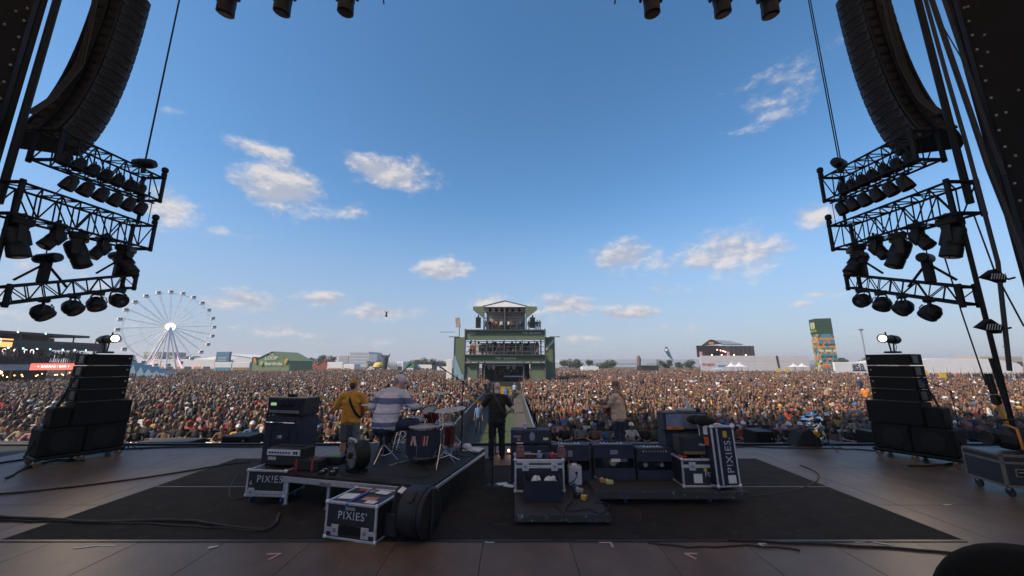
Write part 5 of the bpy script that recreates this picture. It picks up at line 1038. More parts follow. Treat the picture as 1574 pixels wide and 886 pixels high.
# drum riser
RZ = R(-14.5); RC = Vector((-1.156, 5.81, 0)); ru = Vector((math.cos(RZ), math.sin(RZ), 0)); rw = Vector((-math.sin(RZ), math.cos(RZ), 0)); RH = .47
rs = thing('drum_riser', 'low black drum riser with silver edge rails and legs', 'riser', RC, RZ)
MB().box((-1.3, 1.22, RH-.02), (2.6, 2.44, .04), bev=.004).build('deck_board', M('riser_board', (.017, .0165, .017), .7, var=.35, scale=4, bump=.3, bscale=200, wear=((.045, .042, .04), 8, .64)), rs)
for a, b, c, d in ((-2.6, 0, .02, .02), (-2.6, 0, 2.42, 2.42)): MB().box(((a+b)/2, c, RH-.085), (b-a, .05, .085), bev=.006).build('edge_rail', ALU, rs)
for x in (-2.58, -.02): MB().box((x, 1.22, RH-.085), (.05, 2.36, .085), bev=.006).build('edge_rail', ALU, rs)
for x in (-2.53, -1.75, -.9, -.07):
    for y in (.05, 1.22, 2.38):
        if x in (-1.75, -.9) and y == 1.22: continue
        MB().cyl((x, y, 0), (x, y, RH-.1), .028, n=10).build('leg', ALU if y < 1 else STEEL, rs); MB().cyl((x, y, 0), (x, y, .025), .05, n=10).build('foot', STEEL, rs)
MB().box((-1.78, .0, RH-.1), (.2, .05, .07), bev=.01).build('clamp', STEEL, rs); MB().box((-.25, -.02, RH-.06), (.06, .01, .04)).build('sticker', PAPER, rs)
MB().box((-.0, 1.25, RH/2-.04), (.012, 2.3, RH-.1)).build('skirt', CARPET, rs); MB().box((-1.3, 2.35, RH/2-.04), (2.5, .012, RH-.1)).build('skirt', CARPET, rs)
MB().cyl((-2.0, 1.9, .06), (-1.6, .5, .3), .018, n=6).build('orange_strut', M('orange_strap', (.5, .2, .04), .7), rs)
def onr(a, b, z=0.0): v = RC+ru*a+rw*b; return Vector((v.x, v.y, RH+z))
# front flight case with stickers
q = thing('flight_case', 'stencilled flight case with stickered lid in front of the drum riser', 'flight case', (-1.98, 5.53, 0), R(-15)); case_body(q, .76, .6, .44, 0, .26, (.22, .80)); MB().box((0, -.304, .12), (.36, .012, .1), bev=.004).build('recess', BLK, q)
text("PIXIES'", .13, STENCIL, q, (.03, -.304, .29), space=1.15); MB().box((.0, -.304, .375), (.14, .008, .035)).build('plate', STEEL, q)
for x, y, a, w, d, m in ((-.2, -.08, 8, .22, .2, PAPER), (.16, .16, -6, .2, .12, PAPER), (.14, -.1, 5, .2, .12, M('red_white_sticker', (.5, .22, .15), .6, var=.4, scale=12)), (-.06, .18, -12, .16, .1, M('orange_sticker', (.6, .28, .05), .6)), (.22, -.2, 3, .15, .1, PAPER), (-.18, .18, 6, .12, .1, M('red_sticker', (.4, .06, .04), .6))):
    MB().box((x, y, .4425), (w, d, .003), Euler((0, 0, R(a)))).build('sticker', m, q)
MB().box((-.06, 0, .446), (.05, .58, .003)).build('blue_tape', M('blue_tape', (.04, .12, .4), .6), q); MB().box((-.06, -.304, .39), (.05, .004, .08)).build('blue_tape', MATS['blue_tape'], q)
# round case standing on edge next to it, with lid strap
q = thing('round_case', 'black round drum case standing on edge against the riser leg', 'drum case', (-1.20, 5.36, 0), R(-18)); MB().lathe([(0, -.17), (.28, -.17), (.30, -.15), (.30, .15), (.28, .17), (0, .17)], (0, 0, .305), (1, .0, .0), 26).build('shell', M('fibre_black', (.014, .015, .02), .45, bump=.3, bscale=90), q)
MB().lathe([(.302, .05), (.312, .05), (.312, .12), (.302, .12)], (0, 0, .305), (1, 0, 0), 26).build('lid_rim', BLK2, q); MB().box((.0, -.2, .54), (.06, .16, .02), Euler((R(40), 0, 0)), .006).build('strap', RUBBER, q); MB().box((.18, 0, .305), (.02, .06, .58), bev=.006).build('strap', RUBBER, q)
q = thing('gig_bag', 'black padded bag with a white tag leaning between flight case and round case', 'bag', (-1.50, 5.42, 0), R(-20)); b = MB(); b.box((0, 0, .3), (.2, .16, .6), Euler((0, R(14), 0)), .05); b.build('bag_body', M('black_nylon', (.012, .012, .014), .7, bump=.6, bscale=25), q); MB().box((.09, -.07, .57), (.07, .1, .01), Euler((R(20), R(14), 0))).build('tag', PAPER, q); MB().box((-.02, -.12, .16), (.18, .05, .28), bev=.03).build('pocket', MATS['black_nylon'], q)
# fan on the riser
q = thing('stage_fan', 'round black stage fan with a grey face on the drum riser', 'fan', onr(-1.55, .42), R(48)); MB().lathe([(.20, -.13), (.225, -.11), (.235, 0), (.225, .11), (.2, .13)], (0, 0, .25), (1, .0, 0), 26).build('housing', BLK2, q)
MB().cyl((-.10, 0, .25), (-.085, 0, .25), .195, n=26).build('back_mesh', M('grey_fan_mesh', (.16, .17, .22), .6, bump=.5, bscale=150), q); MB().cyl((-.14, 0, .25), (-.10, 0, .25), .05, n=14).build('hub', BLK, q)
for k in range(12): a = k*math.pi/6; MB().cyl((-.125, 0, .25), (-.125, .2*math.cos(a), .25+.2*math.sin(a)), .004, n=4).build('grille_wire', STEEL, q)
MB().tube([(-.1, -.12, .46), (-.1, -.1, .5), (-.1, .1, .5), (-.1, .12, .46)], .022, 8).build('carry_handle', M('pale_handle', (.4, .4, .45), .5), q); MB().box((0, 0, .02), (.26, .3, .035), bev=.01).build('stand', BLK, q)
# clutter on the riser
q = thing('toolbox', 'black gear box with red straps on the riser corner', 'box', onr(-2.36, .32), R(-10)); MB().box((0, 0, .085), (.42, .26, .17), bev=.02).build('body', TOLEX2, q)
for x in (-.17, .12): MB().box((x, 0, .088), (.03, .27, .18)).build('red_strap', M('red_strap', (.4, .03, .03), .6), q)
q = thing('battery_pack', 'flat black effects unit with green top behind the red-strapped box', 'effects unit', onr(-2.25, .72), 0); MB().box((0, 0, .06), (.36, .2, .12), bev=.015).build('body', BLK2, q); MB().box((.02, 0, .123), (.25, .14, .006)).build('green_top', M('green_top', (.1, .22, .06), .6), q)
q = thing('towel', 'crumpled blue and white towel beside the amp head', 'towel', onr(-2.55, .55, 0), .3); b = MB(); r = random.Random(2); b.ell((0, 0, .06), (.13, .1, .08), n=12, m=8); b.ell((.04, -.06, .04), (.09, .08, .06), n=12, m=8); b.v = [(x+r.uniform(-.015, .015), y+r.uniform(-.015, .015), max(0, z+r.uniform(-.02, .02))) for x, y, z in b.v]; b.build('cloth', M('blue_towel', (.14, .26, .4), .9, var=.5, scale=14), q)
for i, (a, b_, c) in enumerate(((-2.0, .22, .3), (-1.86, .3, .5), (-1.95, .1, .2), (-1.78, .14, .6))):
    q = thing('effects_pedal', 'small black pedal with a white stripe, %s in the cluster before the fan' % ordn(i+1), 'pedal', onr(a, b_), c, 'pedals on the riser'); MB().box((0, 0, .025), (.08, .13, .05), bev=.008).build('pedal_body', BLK, q); MB().box((0, .01, .051), (.06, .03, .004)).build('label_stripe', WHITE, q); MB().cyl((0, -.04, .05), (0, -.04, .065), .012, n=8).build('footswitch', CHR, q)
q = thing('water_bottle', 'clear water bottle standing beside the fan on the riser', 'bottle', onr(-1.86, .72)); MB().lathe([(0, 0), (.033, 0), (.034, .13), (.02, .17), (.013, .18), (.013, .2), (0, .2)], n=12).build('bottle_body', M('pale_plastic', (.35, .45, .5), .15), q); MB().cyl((0, 0, .2), (0, 0, .22), .015, n=10).build('cap', BLUEP, q)
q = thing('towel', 'white towel lying on the far edge of the riser', 'towel', onr(-.22, 2.25, .0), RZ); b = MB(); b.box((0, 0, .02), (.4, .3, .04), bev=.015); b.ell((-.12, .02, .07), (.1, .1, .06), n=10, m=6); b.build('cloth', M('white_towel', (.62, .6, .6), .9, bump=.5, bscale=40), q)
q = thing('cup', 'pinkish plastic cup beside the white towel on the riser', 'cup', onr(-.52, 2.2)); MB().lathe([(0, 0), (.04, 0), (.05, .13), (.045, .13), (.037, .01), (0, .01)], n=12).build('cup_wall', M('pink_cup', (.6, .42, .4), .5), q)
q = thing('drum_stick', 'pale drumstick lying on the riser by the stick bag drum', 'drumstick', onr(-1.12, 1.0, .012), RZ+R(70)); MB().tube([(-.2, 0, 0), (.16, 0, 0), (.2, 0, 0)], [.009, .008, .004], 6).build('stick', M('pale_wood', (.6, .42, .3), .5), q)
# ------------------------------------------------------------------ drum kit
WINE = M('wine_red_shell', (.08, .008, .008), .25, var=.15); SKINW = M('drum_skin', (.4, .38, .36), .6); BRONZE = M('cymbal_bronze', (.55, .43, .30), .45, .35, var=.12, scale=12)
def drum(lab, p, r, h, ax=(0, 0, 1), shell=None, legs=True, nlug=8):
    q = thing('drum', lab, 'drum', p, 0, 'drums of the kit'); a = Vector(ax).normalized(); o = Vector((0, 0, 0))
    MB().lathe([(r, 0), (r, h)], o, a, 24).build('shell', shell or WINE, q); MB().lathe([(0, h+.004), (r*.98, h+.004)], o, a, 24).build('batter_head', SKINW, q); MB().lathe([(0, -.004), (r*.98, -.004)], o, a, 24).build('resonant_head', SKINW, q)
    for z in (0, h): MB().lathe([(r+.004, z-.018), (r+.014, z-.018), (r+.014, z+.018), (r+.004, z+.018)], o, a, 24).build('hoop', CHR, q)
    x = a.orthogonal().normalized(); y = a.cross(x)
    for k in range(nlug): d = x*math.cos(k*2*math.pi/nlug)+y*math.sin(k*2*math.pi/nlug); MB().cyl(d*(r+.012)+a*.01, d*(r+.012)+a*(h-.01), .006, n=5).build('tension_rod', CHR, q)
    if legs and a.z > .9:
        for k in range(3): t = k*2.09+.4; MB().cyl((math.cos(t)*(r+.02), math.sin(t)*(r+.02), h*.5), (math.cos(t)*(r+.03), math.sin(t)*(r+.03), RH-p.z), .007, n=6).build('leg', CHR, q)
    return q
ft_ = onr(-.78, 1.22, .12); q = drum('deep floor tom draped with a black stick bag', ft_, .285, .47, nlug=8)
MB().lathe([(.302, .02), (.306, .06), (.302, .44), (.298, .44)], (0, 0, 0), (0, 0, 1), 24).build('stick_bag', M('navy_cloth', (.018, .02, .042), .8, bump=.4, bscale=120), q)
for i, (a, t, c) in enumerate(((-.12, 14, 0), (-.09, -10, 0), (-.07, -12, 0), (-.14, 12, 0), (.06, 0, 1), (.085, 4, 0), (.115, 6, 1), (.13, 8, 0))):
    y = -math.sqrt(.312**2-a*a); MB().box((a, y-.004, .285), (.018, .01, .16), Euler((0, R(t), math.asin(a/.312))), .004).build('drumstick', M('pink_stick', (.62, .40, .36), .6) if not c else M('red_stick', (.35, .02, .03), .5), q)
drum('snare drum between the drummer and the draped floor tom', onr(-1.16, 1.66, .52), .178, .15, (.12, .05, 1), CHR, False)
drum('bass drum lying on its side in front of the kit', onr(-1.05, 1.75, .29), .28, .42, (rw.x, rw.y, 0), WINE, False, 10)
drum('rack tom mounted above the bass drum', onr(-.98, 1.95, .62), .15, .22, (-.2, -.35, .9), WINE, False, 6); drum('second deep tom at the far side of the kit', onr(-.55, 1.62, .22), .2, .36, (0, 0, 1), WINE, True, 8)
def cymbal(lab, p, r, tilt, base, sh=1.0):
    q = thing('cymbal_stand', lab, 'cymbal', (base.x, base.y, base.z), 0, 'cymbals of the kit'); top = Vector(p)-Vector(base); m = Euler(tilt).to_matrix(); ax = m @ Vector((0, 0, 1))
    MB().lathe([(.006, .03), (.02, .032), (.045, .024), (.06, .012), (r*.6, .004), (r*.97, -.008), (r, -.012), (r*.97, -.014), (r*.6, -.002), (.06, .006), (.045, .018), (.0, .026)], top, ax, 36).build('cymbal', BRONZE, q)
    MB().cyl(top+ax*.02, top+ax*.07, .014, n=8).build('wing_nut', BLK, q); k = Vector((0, 0, top.z*.62)); MB().cyl((0, 0, .1), k, .014, n=8).build('tube', CHR, q); MB().cyl(k, top, .009, n=8).build('rod', CHR, q)
    MB().cyl(k-Vector((0, 0, .03)), k+Vector((0, 0, .03)), .024, n=10).build('tilter', CHR, q)
    for a in range(3): t = a*2.09+.5; d = Vector((math.cos(t), math.sin(t), 0)); MB().cyl(Vector((0, 0, .36)), d*.27, .010, n=6).build('leg', CHR, q); MB().cyl(Vector((0, 0, .12)), d*.16+Vector((0, 0, .15)), .007, n=6).build('strut', CHR, q)
cymbal('large ride cymbal tilted over the draped floor tom', at(692, 629, 7.15), .29, (R(4), R(-6), 0), onr(-.36, 1.05)); cymbal('crash cymbal seen edge-on above the ride cymbal', at(675, 604, 8.0), .24, (R(-3), R(0), 0), onr(-.5, 1.95))
cymbal('small cymbal beside the drummer toward the crash', at(637, 606, 8.2), .17, (R(-2), 0, 0), onr(-1.0, 2.25)); cymbal('cymbal half hidden behind the drummer on the yellow shirt side', at(580, 604, 8.2), .22, (R(-2), R(3), 0), onr(-1.8, 2.2)); cymbal('hi-hat cymbal low beside the drummer on the yellow shirt side', at(570, 622, 8.0), .18, (0, R(2), 0), onr(-1.75, 1.95))
# stool
q = thing('drum_stool', 'black drum stool on chrome tripod legs', 'stool', onr(-1.46, 1.02)); MB().lathe([(0, .46), (.15, .46), (.175, .48), (.18, .52), (.16, .55), (0, .555)], n=24).build('seat', M('black_vinyl', (.014, .014, .017), .4), q); MB().cyl((0, 0, .1), (0, 0, .46), .018, n=10).build('post', CHR, q)
for a in range(3): t = a*2.09+.3; d = Vector((math.cos(t), math.sin(t), 0)); MB().cyl(Vector((0, 0, .3)), d*.27+Vector((0, 0, .01)), .012, n=8).build('leg', CHR, q); MB().cyl(Vector((0, 0, .1)), d*.15+Vector((0, 0, .14)), .008, n=6).build('strut', CHR, q); MB().ell(d*.27+Vector((0, 0, .012)), (.02, .02, .012), n=8, m=5).build('rubber_foot', RUBBER, q)
# ------------------------------------------------------------------ microphone stands
def mic_stand(lab, base, h, boom=None, tripod=True, mt=BLK, foot=.3):
    q = thing('microphone_stand', lab, 'mic stand', base, 0, 'microphone stands'); MB().cyl((0, 0, .08), (0, 0, h*.55), .013, n=8).build('lower_tube', mt, q); MB().cyl((0, 0, h*.55), (0, 0, h), .0095, n=8).build('upper_tube', mt, q); MB().cyl((0, 0, h*.55-.03), (0, 0, h*.55+.03), .02, n=10).build('clutch', mt, q)
    if tripod:
        for a in range(3): t = a*2.09+.25; d = Vector((math.cos(t), math.sin(t), 0)); MB().cyl(Vector((0, 0, .16)), d*foot+Vector((0, 0, .012)), .009, n=6).build('leg', mt, q)
    else: MB().lathe([(0, 0), (.13, 0), (.13, .012), (.03, .03), (.015, .1), (0, .1)], n=18).build('round_base', mt, q)
    e = Vector((0, 0, h))
    if boom is not None:
        b = Vector(boom); MB().cyl(e-b*.25, e+b, .008, n=6).build('boom', mt, q); e = e+b
        MB().cyl(Vector((0, 0, h-.03)), Vector((0, 0, h+.03)), .02, n=8).build('boom_joint', mt, q)
    d = (Vector(boom).normalized() if boom is not None else Vector((0, .5, .3)).normalized()); MB().cyl(e, e+d*.13, .011, .016, n=8).build('microphone', BLK2, q); MB().ell(e+d*.15, (.026, .026, .026), n=10, m=8).build('mic_grille', STEEL, q); return q
mic_stand("straight black stand behind the singer in black", fl(757, 748), 1.72, None, False); mic_stand('boom stand rising over the drummer toward the striped arch', onr(-1.9, 1.75), 1.28, (.28, .25, .34)); mic_stand('boom stand past the ride cymbal reaching over the kit', onr(-.25, 1.75), 1.36, (-.3, -.2, .22))
mic_stand("singer's own stand in front of his face", (-.4, 9.75, 0), 1.55, (.02, -.12, .02), False); mic_stand('low tripod stand on bare boards by the silver foil bundle', fl(1275, 691), 1.0, (-.25, .1, .25), True, foot=.42); mic_stand('stand at the stage edge beside the cart on the ferris wheel side', fl(196, 694), 1.05, (.15, .2, .1)); mic_stand('thin stand at the stage edge behind the cart on the pillar side', fl(1484, 702), 1.5, (-.1, .1, .1))
mic_stand("bassist's stand in front of the yellow shirt", (-4.05, 9.75, 0), 1.5, (.1, -.15, .05), False); mic_stand('guitar-height stand on the riser before the yellow shirt', onr(-1.72, 1.5), 1.05, (-.15, .25, .1))
mic_stand('short chrome stand between the draped floor tom and the ride cymbal', onr(-.42, 1.3), .8, (.1, .1, .08), True, CHR); mic_stand('chrome boom stand at the far side of the second tom', onr(-.3, 1.95), .95, (-.2, -.1, .12), True, CHR); mic_stand('low chrome stand behind the draped floor tom', onr(-.72, 1.62), .62, (.1, .15, .1), True, CHR)
# ------------------------------------------------------------------ rolling platforms and back line
q = thing('rolling_platform', 'low black rolling platform with a worn silver edge in front', 'platform', (0.70, 6.55, 0)); MB().box((0, 0, .10), (1.32, 1.72, .09), bev=.008).build('deck_board', M('plat_board', (.035, .033, .033), .75, var=.3, bump=.2), q)
MB().box((0, -.862, .10), (1.33, .012, .095), bev=.003).build('edge_strip', M('scuffed_edge', (.04, .04, .045), .5, wear=((.3, .3, .33), 12, .58)), q); casters(q, [(x, y) for x in (-.55, .55) for y in (-.7, .7)], .028)
q = thing('rolling_platform', 'long rolling platform on blue casters under the amplifiers', 'platform', (2.52, 7.2, 0)); MB().box((0, 0, .155), (2.42, 1.5, .09), bev=.008).build('deck_board', MATS['plat_board'], q); MB().box((0, -.752, .15), (2.44, .012, .11), bev=.003).build('edge_strip', MATS['scuffed_edge'], q); casters(q, [(x, y) for x in (-.7, .65) for y in (-.62, .62)], .055, BLUEP)
P1, P2 = .147, .202
# nearest stack
q = amp('guitar_cabinet', 'blue-tinted guitar cabinet under the stickered amp head behind the open bin', 'cabinet', (.34, 7.24, P1), .72, .36, .62); MB().box((-.12, -.186, .5), (.24, .008, .04)).build('name_strip', STEEL, q); MB().box((.14, -.186, .5), (.055, .008, .07)).build('label', PAPER, q)
q = amp('guitar_amplifier', 'blue-tinted amp head with orange and yellow stickers on the nearest stack', 'amplifier', (.34, 7.22, P1+.622), .72, .32, .255); MB().ell((.02, -.164, .15), (.05, .005, .075), n=14, m=8).build('crest', M('grey_crest', (.22, .24, .32), .6, var=.4, scale=40), q)
for x, z, w, h, m in ((-.22, .1, .05, .045, M('orange_red_sticker', (.65, .12, .03), .6)), (-.25, .15, .13, .03, MATS['grey_crest']), (.26, .11, .09, .04, M('cream_sticker', (.6, .55, .3), .6)), (-.2, .04, .12, .02, PAPER)): MB().box((x, -.165, z), (w, .005, h)).build('sticker', m, q)
MB().box((0, 0, .262), (.24, .04, .02), bev=.006).build('strap_handle', RUBBER, q)
q = thing('cup', 'small white and blue cup standing on the nearest amp head', 'cup', (.24, 7.22, P1+.88)); MB().lathe([(0, 0), (.03, 0), (.04, .09), (.035, .09), (0, .01)], n=12).build('cup_wall', M('blue_white_cup', (.5, .55, .7), .5, var=.4, scale=20), q)
q = thing('flight_case', 'silver edged flight case used as a table behind the open bin', 'flight case', (.45, 6.80, P1), 0); case_body(q, .82, .42, .50, 0, .78, (.22, .80)); MB().box((0, -.214, .46), (.74, .01, .035), bev=.002).build('lid_rail', M('bright_edge', (.55, .56, .62), .35, .6), q)
for x, lab in ((.14, 'maroon metronome-like box on the flight case, nearer the singer'), (.84, 'maroon metronome-like box on the flight case, nearer the white box')):
    q = thing('maroon_box', lab, 'box', (x, 6.78, P1+.502), 0, 'maroon boxes on the flight case'); MB().prism([(-.075, 0), (.075, 0), (.07, .12), (.045, .17), (-.045, .17), (-.07, .12)], (0, -.06, 0), (1, 0, 0), (0, 0, 1), (0, .12, 0)).build('box_body', M('maroon_tolex', (.2, .1, .11), .6, bump=.4, bscale=200), q)
    for k in (-.025, .025): MB().cyl((k, -.068, .13), (k, -.06, .13), .012, n=10).build('dial', M('brass', (.6, .42, .2), .3, .8), q)
for i, (x, c, lab) in enumerate(((.46, (.2, .25, .4), 'grey pedal lying on the flight case table'), (.58, (.05, .06, .1), 'dark pedal lying on the flight case table'), (.66, (.5, .03, .05), 'red pedal lying on the flight case table'))):
    q = thing('effects_pedal', lab, 'pedal', (x, 6.72, P1+.502), .3*i, 'pedals on the flight case'); MB().box((0, 0, .035), (.085, .12, .07), bev=.01).build('pedal_body', M('pedal_%d' % i, c, .4), q)
    for k in (-.02, .02): MB().cyl((k, .03, .07), (k, .03, .085), .01, n=8).build('knob', BLK, q)
    MB().cyl((0, -.035, .07), (0, -.035, .085), .012, n=8).build('footswitch', CHR, q)
q = thing('open_bin', 'open-topped navy carpeted bin with papers on the front platform', 'bin', (.47, 6.34, P1)); NB = M('navy_carpet', (.02, .024, .045), .9, var=.2, bump=.5, bscale=300)
for c, d in (((0, -.2, .15), (.58, .025, .30)), ((0, .2, .15), (.58, .025, .30)), ((-.278, 0, .15), (.025, .376, .30)), ((.278, 0, .15), (.025, .376, .30)), ((0, 0, .013), (.53, .374, .02))): MB().box(c, d, bev=.005).build('side', NB, q)
for x, y, a in ((.1, .02, 20), (.16, .06, -30), (-.1, .05, 10)):
    t = thing('crumpled_paper', 'crumpled pale paper in the open bin, %s' % {20: 'middle piece', -30: 'piece nearest the white box', 10: 'piece nearest the singer'}[a], 'paper', (.47+x, 6.34+y, P1+.22), R(a), 'papers in the open bin'); b = MB().ell((0, 0, 0), (.08, .06, .06), n=9, m=6); r = random.Random(a); b.v = [(x_+r.uniform(-.03, .03), y_+r.uniform(-.03, .03), z_+r.uniform(-.02, .04)) for x_, y_, z_ in b.v]; b.s = [False]*len(b.s); b.build('paper_sheet', PAPER, t)
MB().box((0, 0, 0), (.5, .34, .12), bev=.02).build('bin_filling', BLK, q, (0, 0, .12))
q = thing('white_power_box', 'white box with a black socket on the front platform', 'box', (1.09, 7.03, P1)); MB().box((0, 0, .15), (.23, .17, .30), bev=.012).build('box_body', M('dull_white', (.5, .5, .52), .6), q); MB().box((-.01, 0, .315), (.1, .1, .03), bev=.01).build('lifting_lug', WHITE, q); MB().cyl((.02, -.1, .2), (.02, -.085, .2), .022, n=12).build('socket', BLK, q); MB().tube([(.02, -.1, .2), (.02, -.15, .16), (-.03, -.14, .09), (-.14, -.12, .02)], .008, 5).build('lead', RUBBER, q)
for i, (u, v, c, lab) in enumerate(((884, 752, (.05, .12, .3), 'blue pedal in the cluster below the white box'), (891, 757, (.3, .33, .35), 'silver pedal in the cluster below the white box'), (888, 765, (.02, .02, .02), 'black pedal in the cluster below the white box'), (898, 768, (.5, .3, .05), 'yellow pedal in the cluster below the white box'))):
    p = fl(u, v, P1); q = thing('effects_pedal', lab, 'pedal', p, .5+.7*i, 'pedals on the front platform'); MB().box((0, 0, .03), (.075, .12, .06), bev=.008).build('pedal_body', M('pedal_f%d' % i, c, .4), q)
    for k in (-.02, .02): MB().cyl((k, .035, .06), (k, .035, .075), .01, n=8).build('knob', WHITE if i % 2 else BLK, q)
    MB().cyl((0, -.035, .06), (0, -.035, .075), .012, n=8).build('footswitch', CHR, q)
for i, (u, v, c, lab) in enumerate(((918, 740, (.04, .05, .1), 'navy pedal in the cluster at the long platform corner'), (928, 742, (.5, .2, .05), 'orange pedal in the cluster at the long platform corner'), (937, 744, (.45, .5, .2), 'lime pedal in the cluster at the long platform corner'))):
    p = fl(u, v, P2); q = thing('effects_pedal', lab, 'pedal', p, .3+.6*i, 'pedals on the long platform'); MB().box((0, 0, .03), (.08, .12, .06), bev=.008).build('pedal_body', M('pedal_g%d' % i, c, .4), q)
    MB().cyl((0, -.035, .06), (0, -.035, .075), .012, n=8).build('footswitch', CHR, q)
    for k in (-.02, .02): MB().cyl((k, .035, .06), (k, .035, .075), .01, n=8).build('knob', WHITE, q)
# three combos seen from behind
def combo(lab, x, y, z, w, h, openz, kind, mt=TOLEX):
    q = thing('combo_amp', lab, 'amplifier', (x, y, z), 0, 'combo amplifiers'); d = .3; o0, o1 = openz
    for a, b in ((.012, o0), (o1, h)): MB().box((0, -d/2+.012, (a+b)/2), (w-.03, .02, b-a), bev=.004).build('back_panel', mt, q)
    for c, dd in (((-w/2+.01, 0, h/2), (.022, d, h)), ((w/2-.01, 0, h/2), (.022, d, h)), ((0, 0, h-.008), (w-.05, d, .022)), ((0, 0, .012), (w-.05, d, .022)), ((0, d/2-.01, h/2), (w-.05, .018, h-.06))): MB().box(c, dd, bev=.005).build('cabinet_side', TOLEX2, q)
    zc = (o0+o1)/2
    def spk(x_, r, m1, m2):
        s = MB().lathe([(.9*r, .1), (r, .1), (r, .08), (.5*r, .0), (.45*r, -.03), (0, -.03)], (x_, .02, zc), (0, 1, 0), 20).build('speaker_cone', m1, q); MB().cyl((x_, -.06, zc), (x_, .0, zc), r*.42, n=18).build('magnet', m2, s)
    if kind == 1:
        spk(.1, .10, BLK, M('magnet_grey', (.35, .36, .42), .35, .6)); spk(-.16, .10, BLK, STEEL); MB().cyl((-.02, -.08, zc-.02), (-.02, -.08, zc+.08), .014, n=8).build('valve', M('valve_glass', (.3, .3, .35), .2), q); MB().box((-.0, -.151, h*.78), (.085, .006, .1), bev=.002).build('label_plate', MATS['grey_crest'], q)
    elif kind == 2:
        spk(.0, .15, STEEL, M('magnet_tan', (.5, .3, .18), .5)); MB().box((.03, -.13, zc+.05), (.16, .03, .05)).build('white_tag', PAPER, q)
        for k in range(3): MB().cyl((.15+k*.035, -.11, zc+.02), (.15+k*.035, -.11, zc+.09), .011, n=8).build('valve', MATS['valve_glass'] if 'valve_glass' in MATS else M('valve_glass', (.3, .3, .35), .2), q)
        MB().box((0, -.151, h*.8), (.13, .006, .07), bev=.002).build('label_plate', MATS['grey_crest'], q)
    else:
        for x_ in (-.14, .15): spk(x_, .085, M('silver_basket', (.3, .3, .33), .35, .7), M('magnet_red', (.35, .28, .28), .5))
        MB().prism([(-.27, 0), (.27, 0), (.31, .06), (-.31, .06)], (0, -.157, h*.86), (1, 0, 0), (0, 0, 1), (0, .006, 0)).build('rear_panel', M('dark_plate', (.03, .03, .035), .35), q)
        for k in range(9): MB().cyl((-.2+k*.05, -.168, h*.86+.03), (-.2+k*.05, -.158, h*.86+.03), .011, n=8).build('jack', WHITE if k in (0, 8) else STEEL, q)
    MB().box((0, 0, h+.004), (w*.55, .14, .014), bev=.004).build('control_strip', STEEL, q)
    for k in range(6): MB().cyl((-.16+k*.06, 0, h+.01), (-.16+k*.06, 0, h+.03), .012, n=8).build('knob', BLK, q)
    MB().box((0, .08, h+.02), (.2, .03, .02), bev=.006).build('strap_handle', RUBBER, q); return q
combo('open-backed combo amp nearest the white box', 1.03, 7.22, P1, .70, .62, (.20, .36), 1); combo('middle open-backed combo amp with a white tag', 1.79, 7.16, P2, .72, .58, (.20, .36), 2); combo('open-backed combo amp with two small speakers beside the tall stack', 2.51, 7.18, P2, .64, .52, (.16, .30), 3)
# tall stack at the end of the long platform
q = amp('guitar_cabinet', 'tall blue-tinted cabinet at the end of the long platform', 'cabinet', (3.20, 7.42, P2), .80, .4, .76); MB().box((-.22, -.206, .66), (.1, .006, .06)).build('red_sticker', MATS['orange_red_sticker'], q)
q = amp('guitar_amplifier', 'large amp head with a silver grille on the tall cabinet', 'amplifier', (3.20, 7.40, P2+.762), .82, .36, .34); MB().box((0, -.186, .19), (.74, .012, .25), bev=.004).build('silver_grille', M('silver_grille', (.22, .25, .36), .5, .3, var=.3, scale=9, bump=.3, bscale=250), q); MB().box((-.22, -.195, .075), (.3, .008, .05)).build('orange_tape', M('orange_tape', (.65, .2, .04), .6), q); text('WHITE', .04, BLK, q, (-.22, -.2, .075))
MB().box((.1, .0, .37), (.3, .2, .06), bev=.02).build('effects_unit', M('grey_unit', (.3, .3, .33), .5), q); MB().box((.28, 0, .37), (.16, .14, .08), bev=.03).build('cloth_bundle', BLK, q)
q = thing('water_bottle', 'water bottle standing on the large amp head', 'bottle', (3.36, 7.46, P2+1.1)); MB().lathe([(0, 0), (.033, 0), (.034, .15), (.02, .19), (.013, .2), (.013, .22), (0, .22)], n=12).build('bottle_body', M('clear_plastic', (.5, .55, .6), .15), q); MB().cyl((0, 0, .22), (0, 0, .24), .015, n=10).build('cap', WHITE, q)
q = thing('flight_case', 'sticker-covered flight case under the small combo by the guitar case', 'flight case', (3.12, 6.86, P2), 0); case_body(q, .62, .42, .44, 0, .74, (.28,)); text('PIX', .1, STENCIL, q, (.13, -.215, .2)); MB().box((-.06, -.216, .14), (.14, .006, .14)).build('white_sticker', PAPER, q); MB().box((.07, -.216, .27), (.05, .006, .05)).build('yellow_sticker', YEL, q)
MB().box((-.24, -.08, .456), (.12, .12, .03), bev=.01).build('red_pouch', MATS['red_strap'], q)
q = amp('small_amp', 'small amp with script badge on the sticker-covered flight case', 'amplifier', (3.13, 6.9, P2+.445), .56, .3, .33, 0, TOLEX2); MB().box((.0, -.156, .185), (.49, .01, .24), bev=.003).build('front_frame', M('olive_black', (.03, .03, .025), .6), q); MB().box((0, -.164, .19), (.45, .008, .2)).build('grille', GRILL, q); text('Marshall', .055, WHITE, q, (.12, -.172, .2), shear=.3); MB().box((0, -.164, .07), (.46, .01, .045)).build('gold_strip', M('gold_strip', (.25, .16, .06), .4, .5), q)
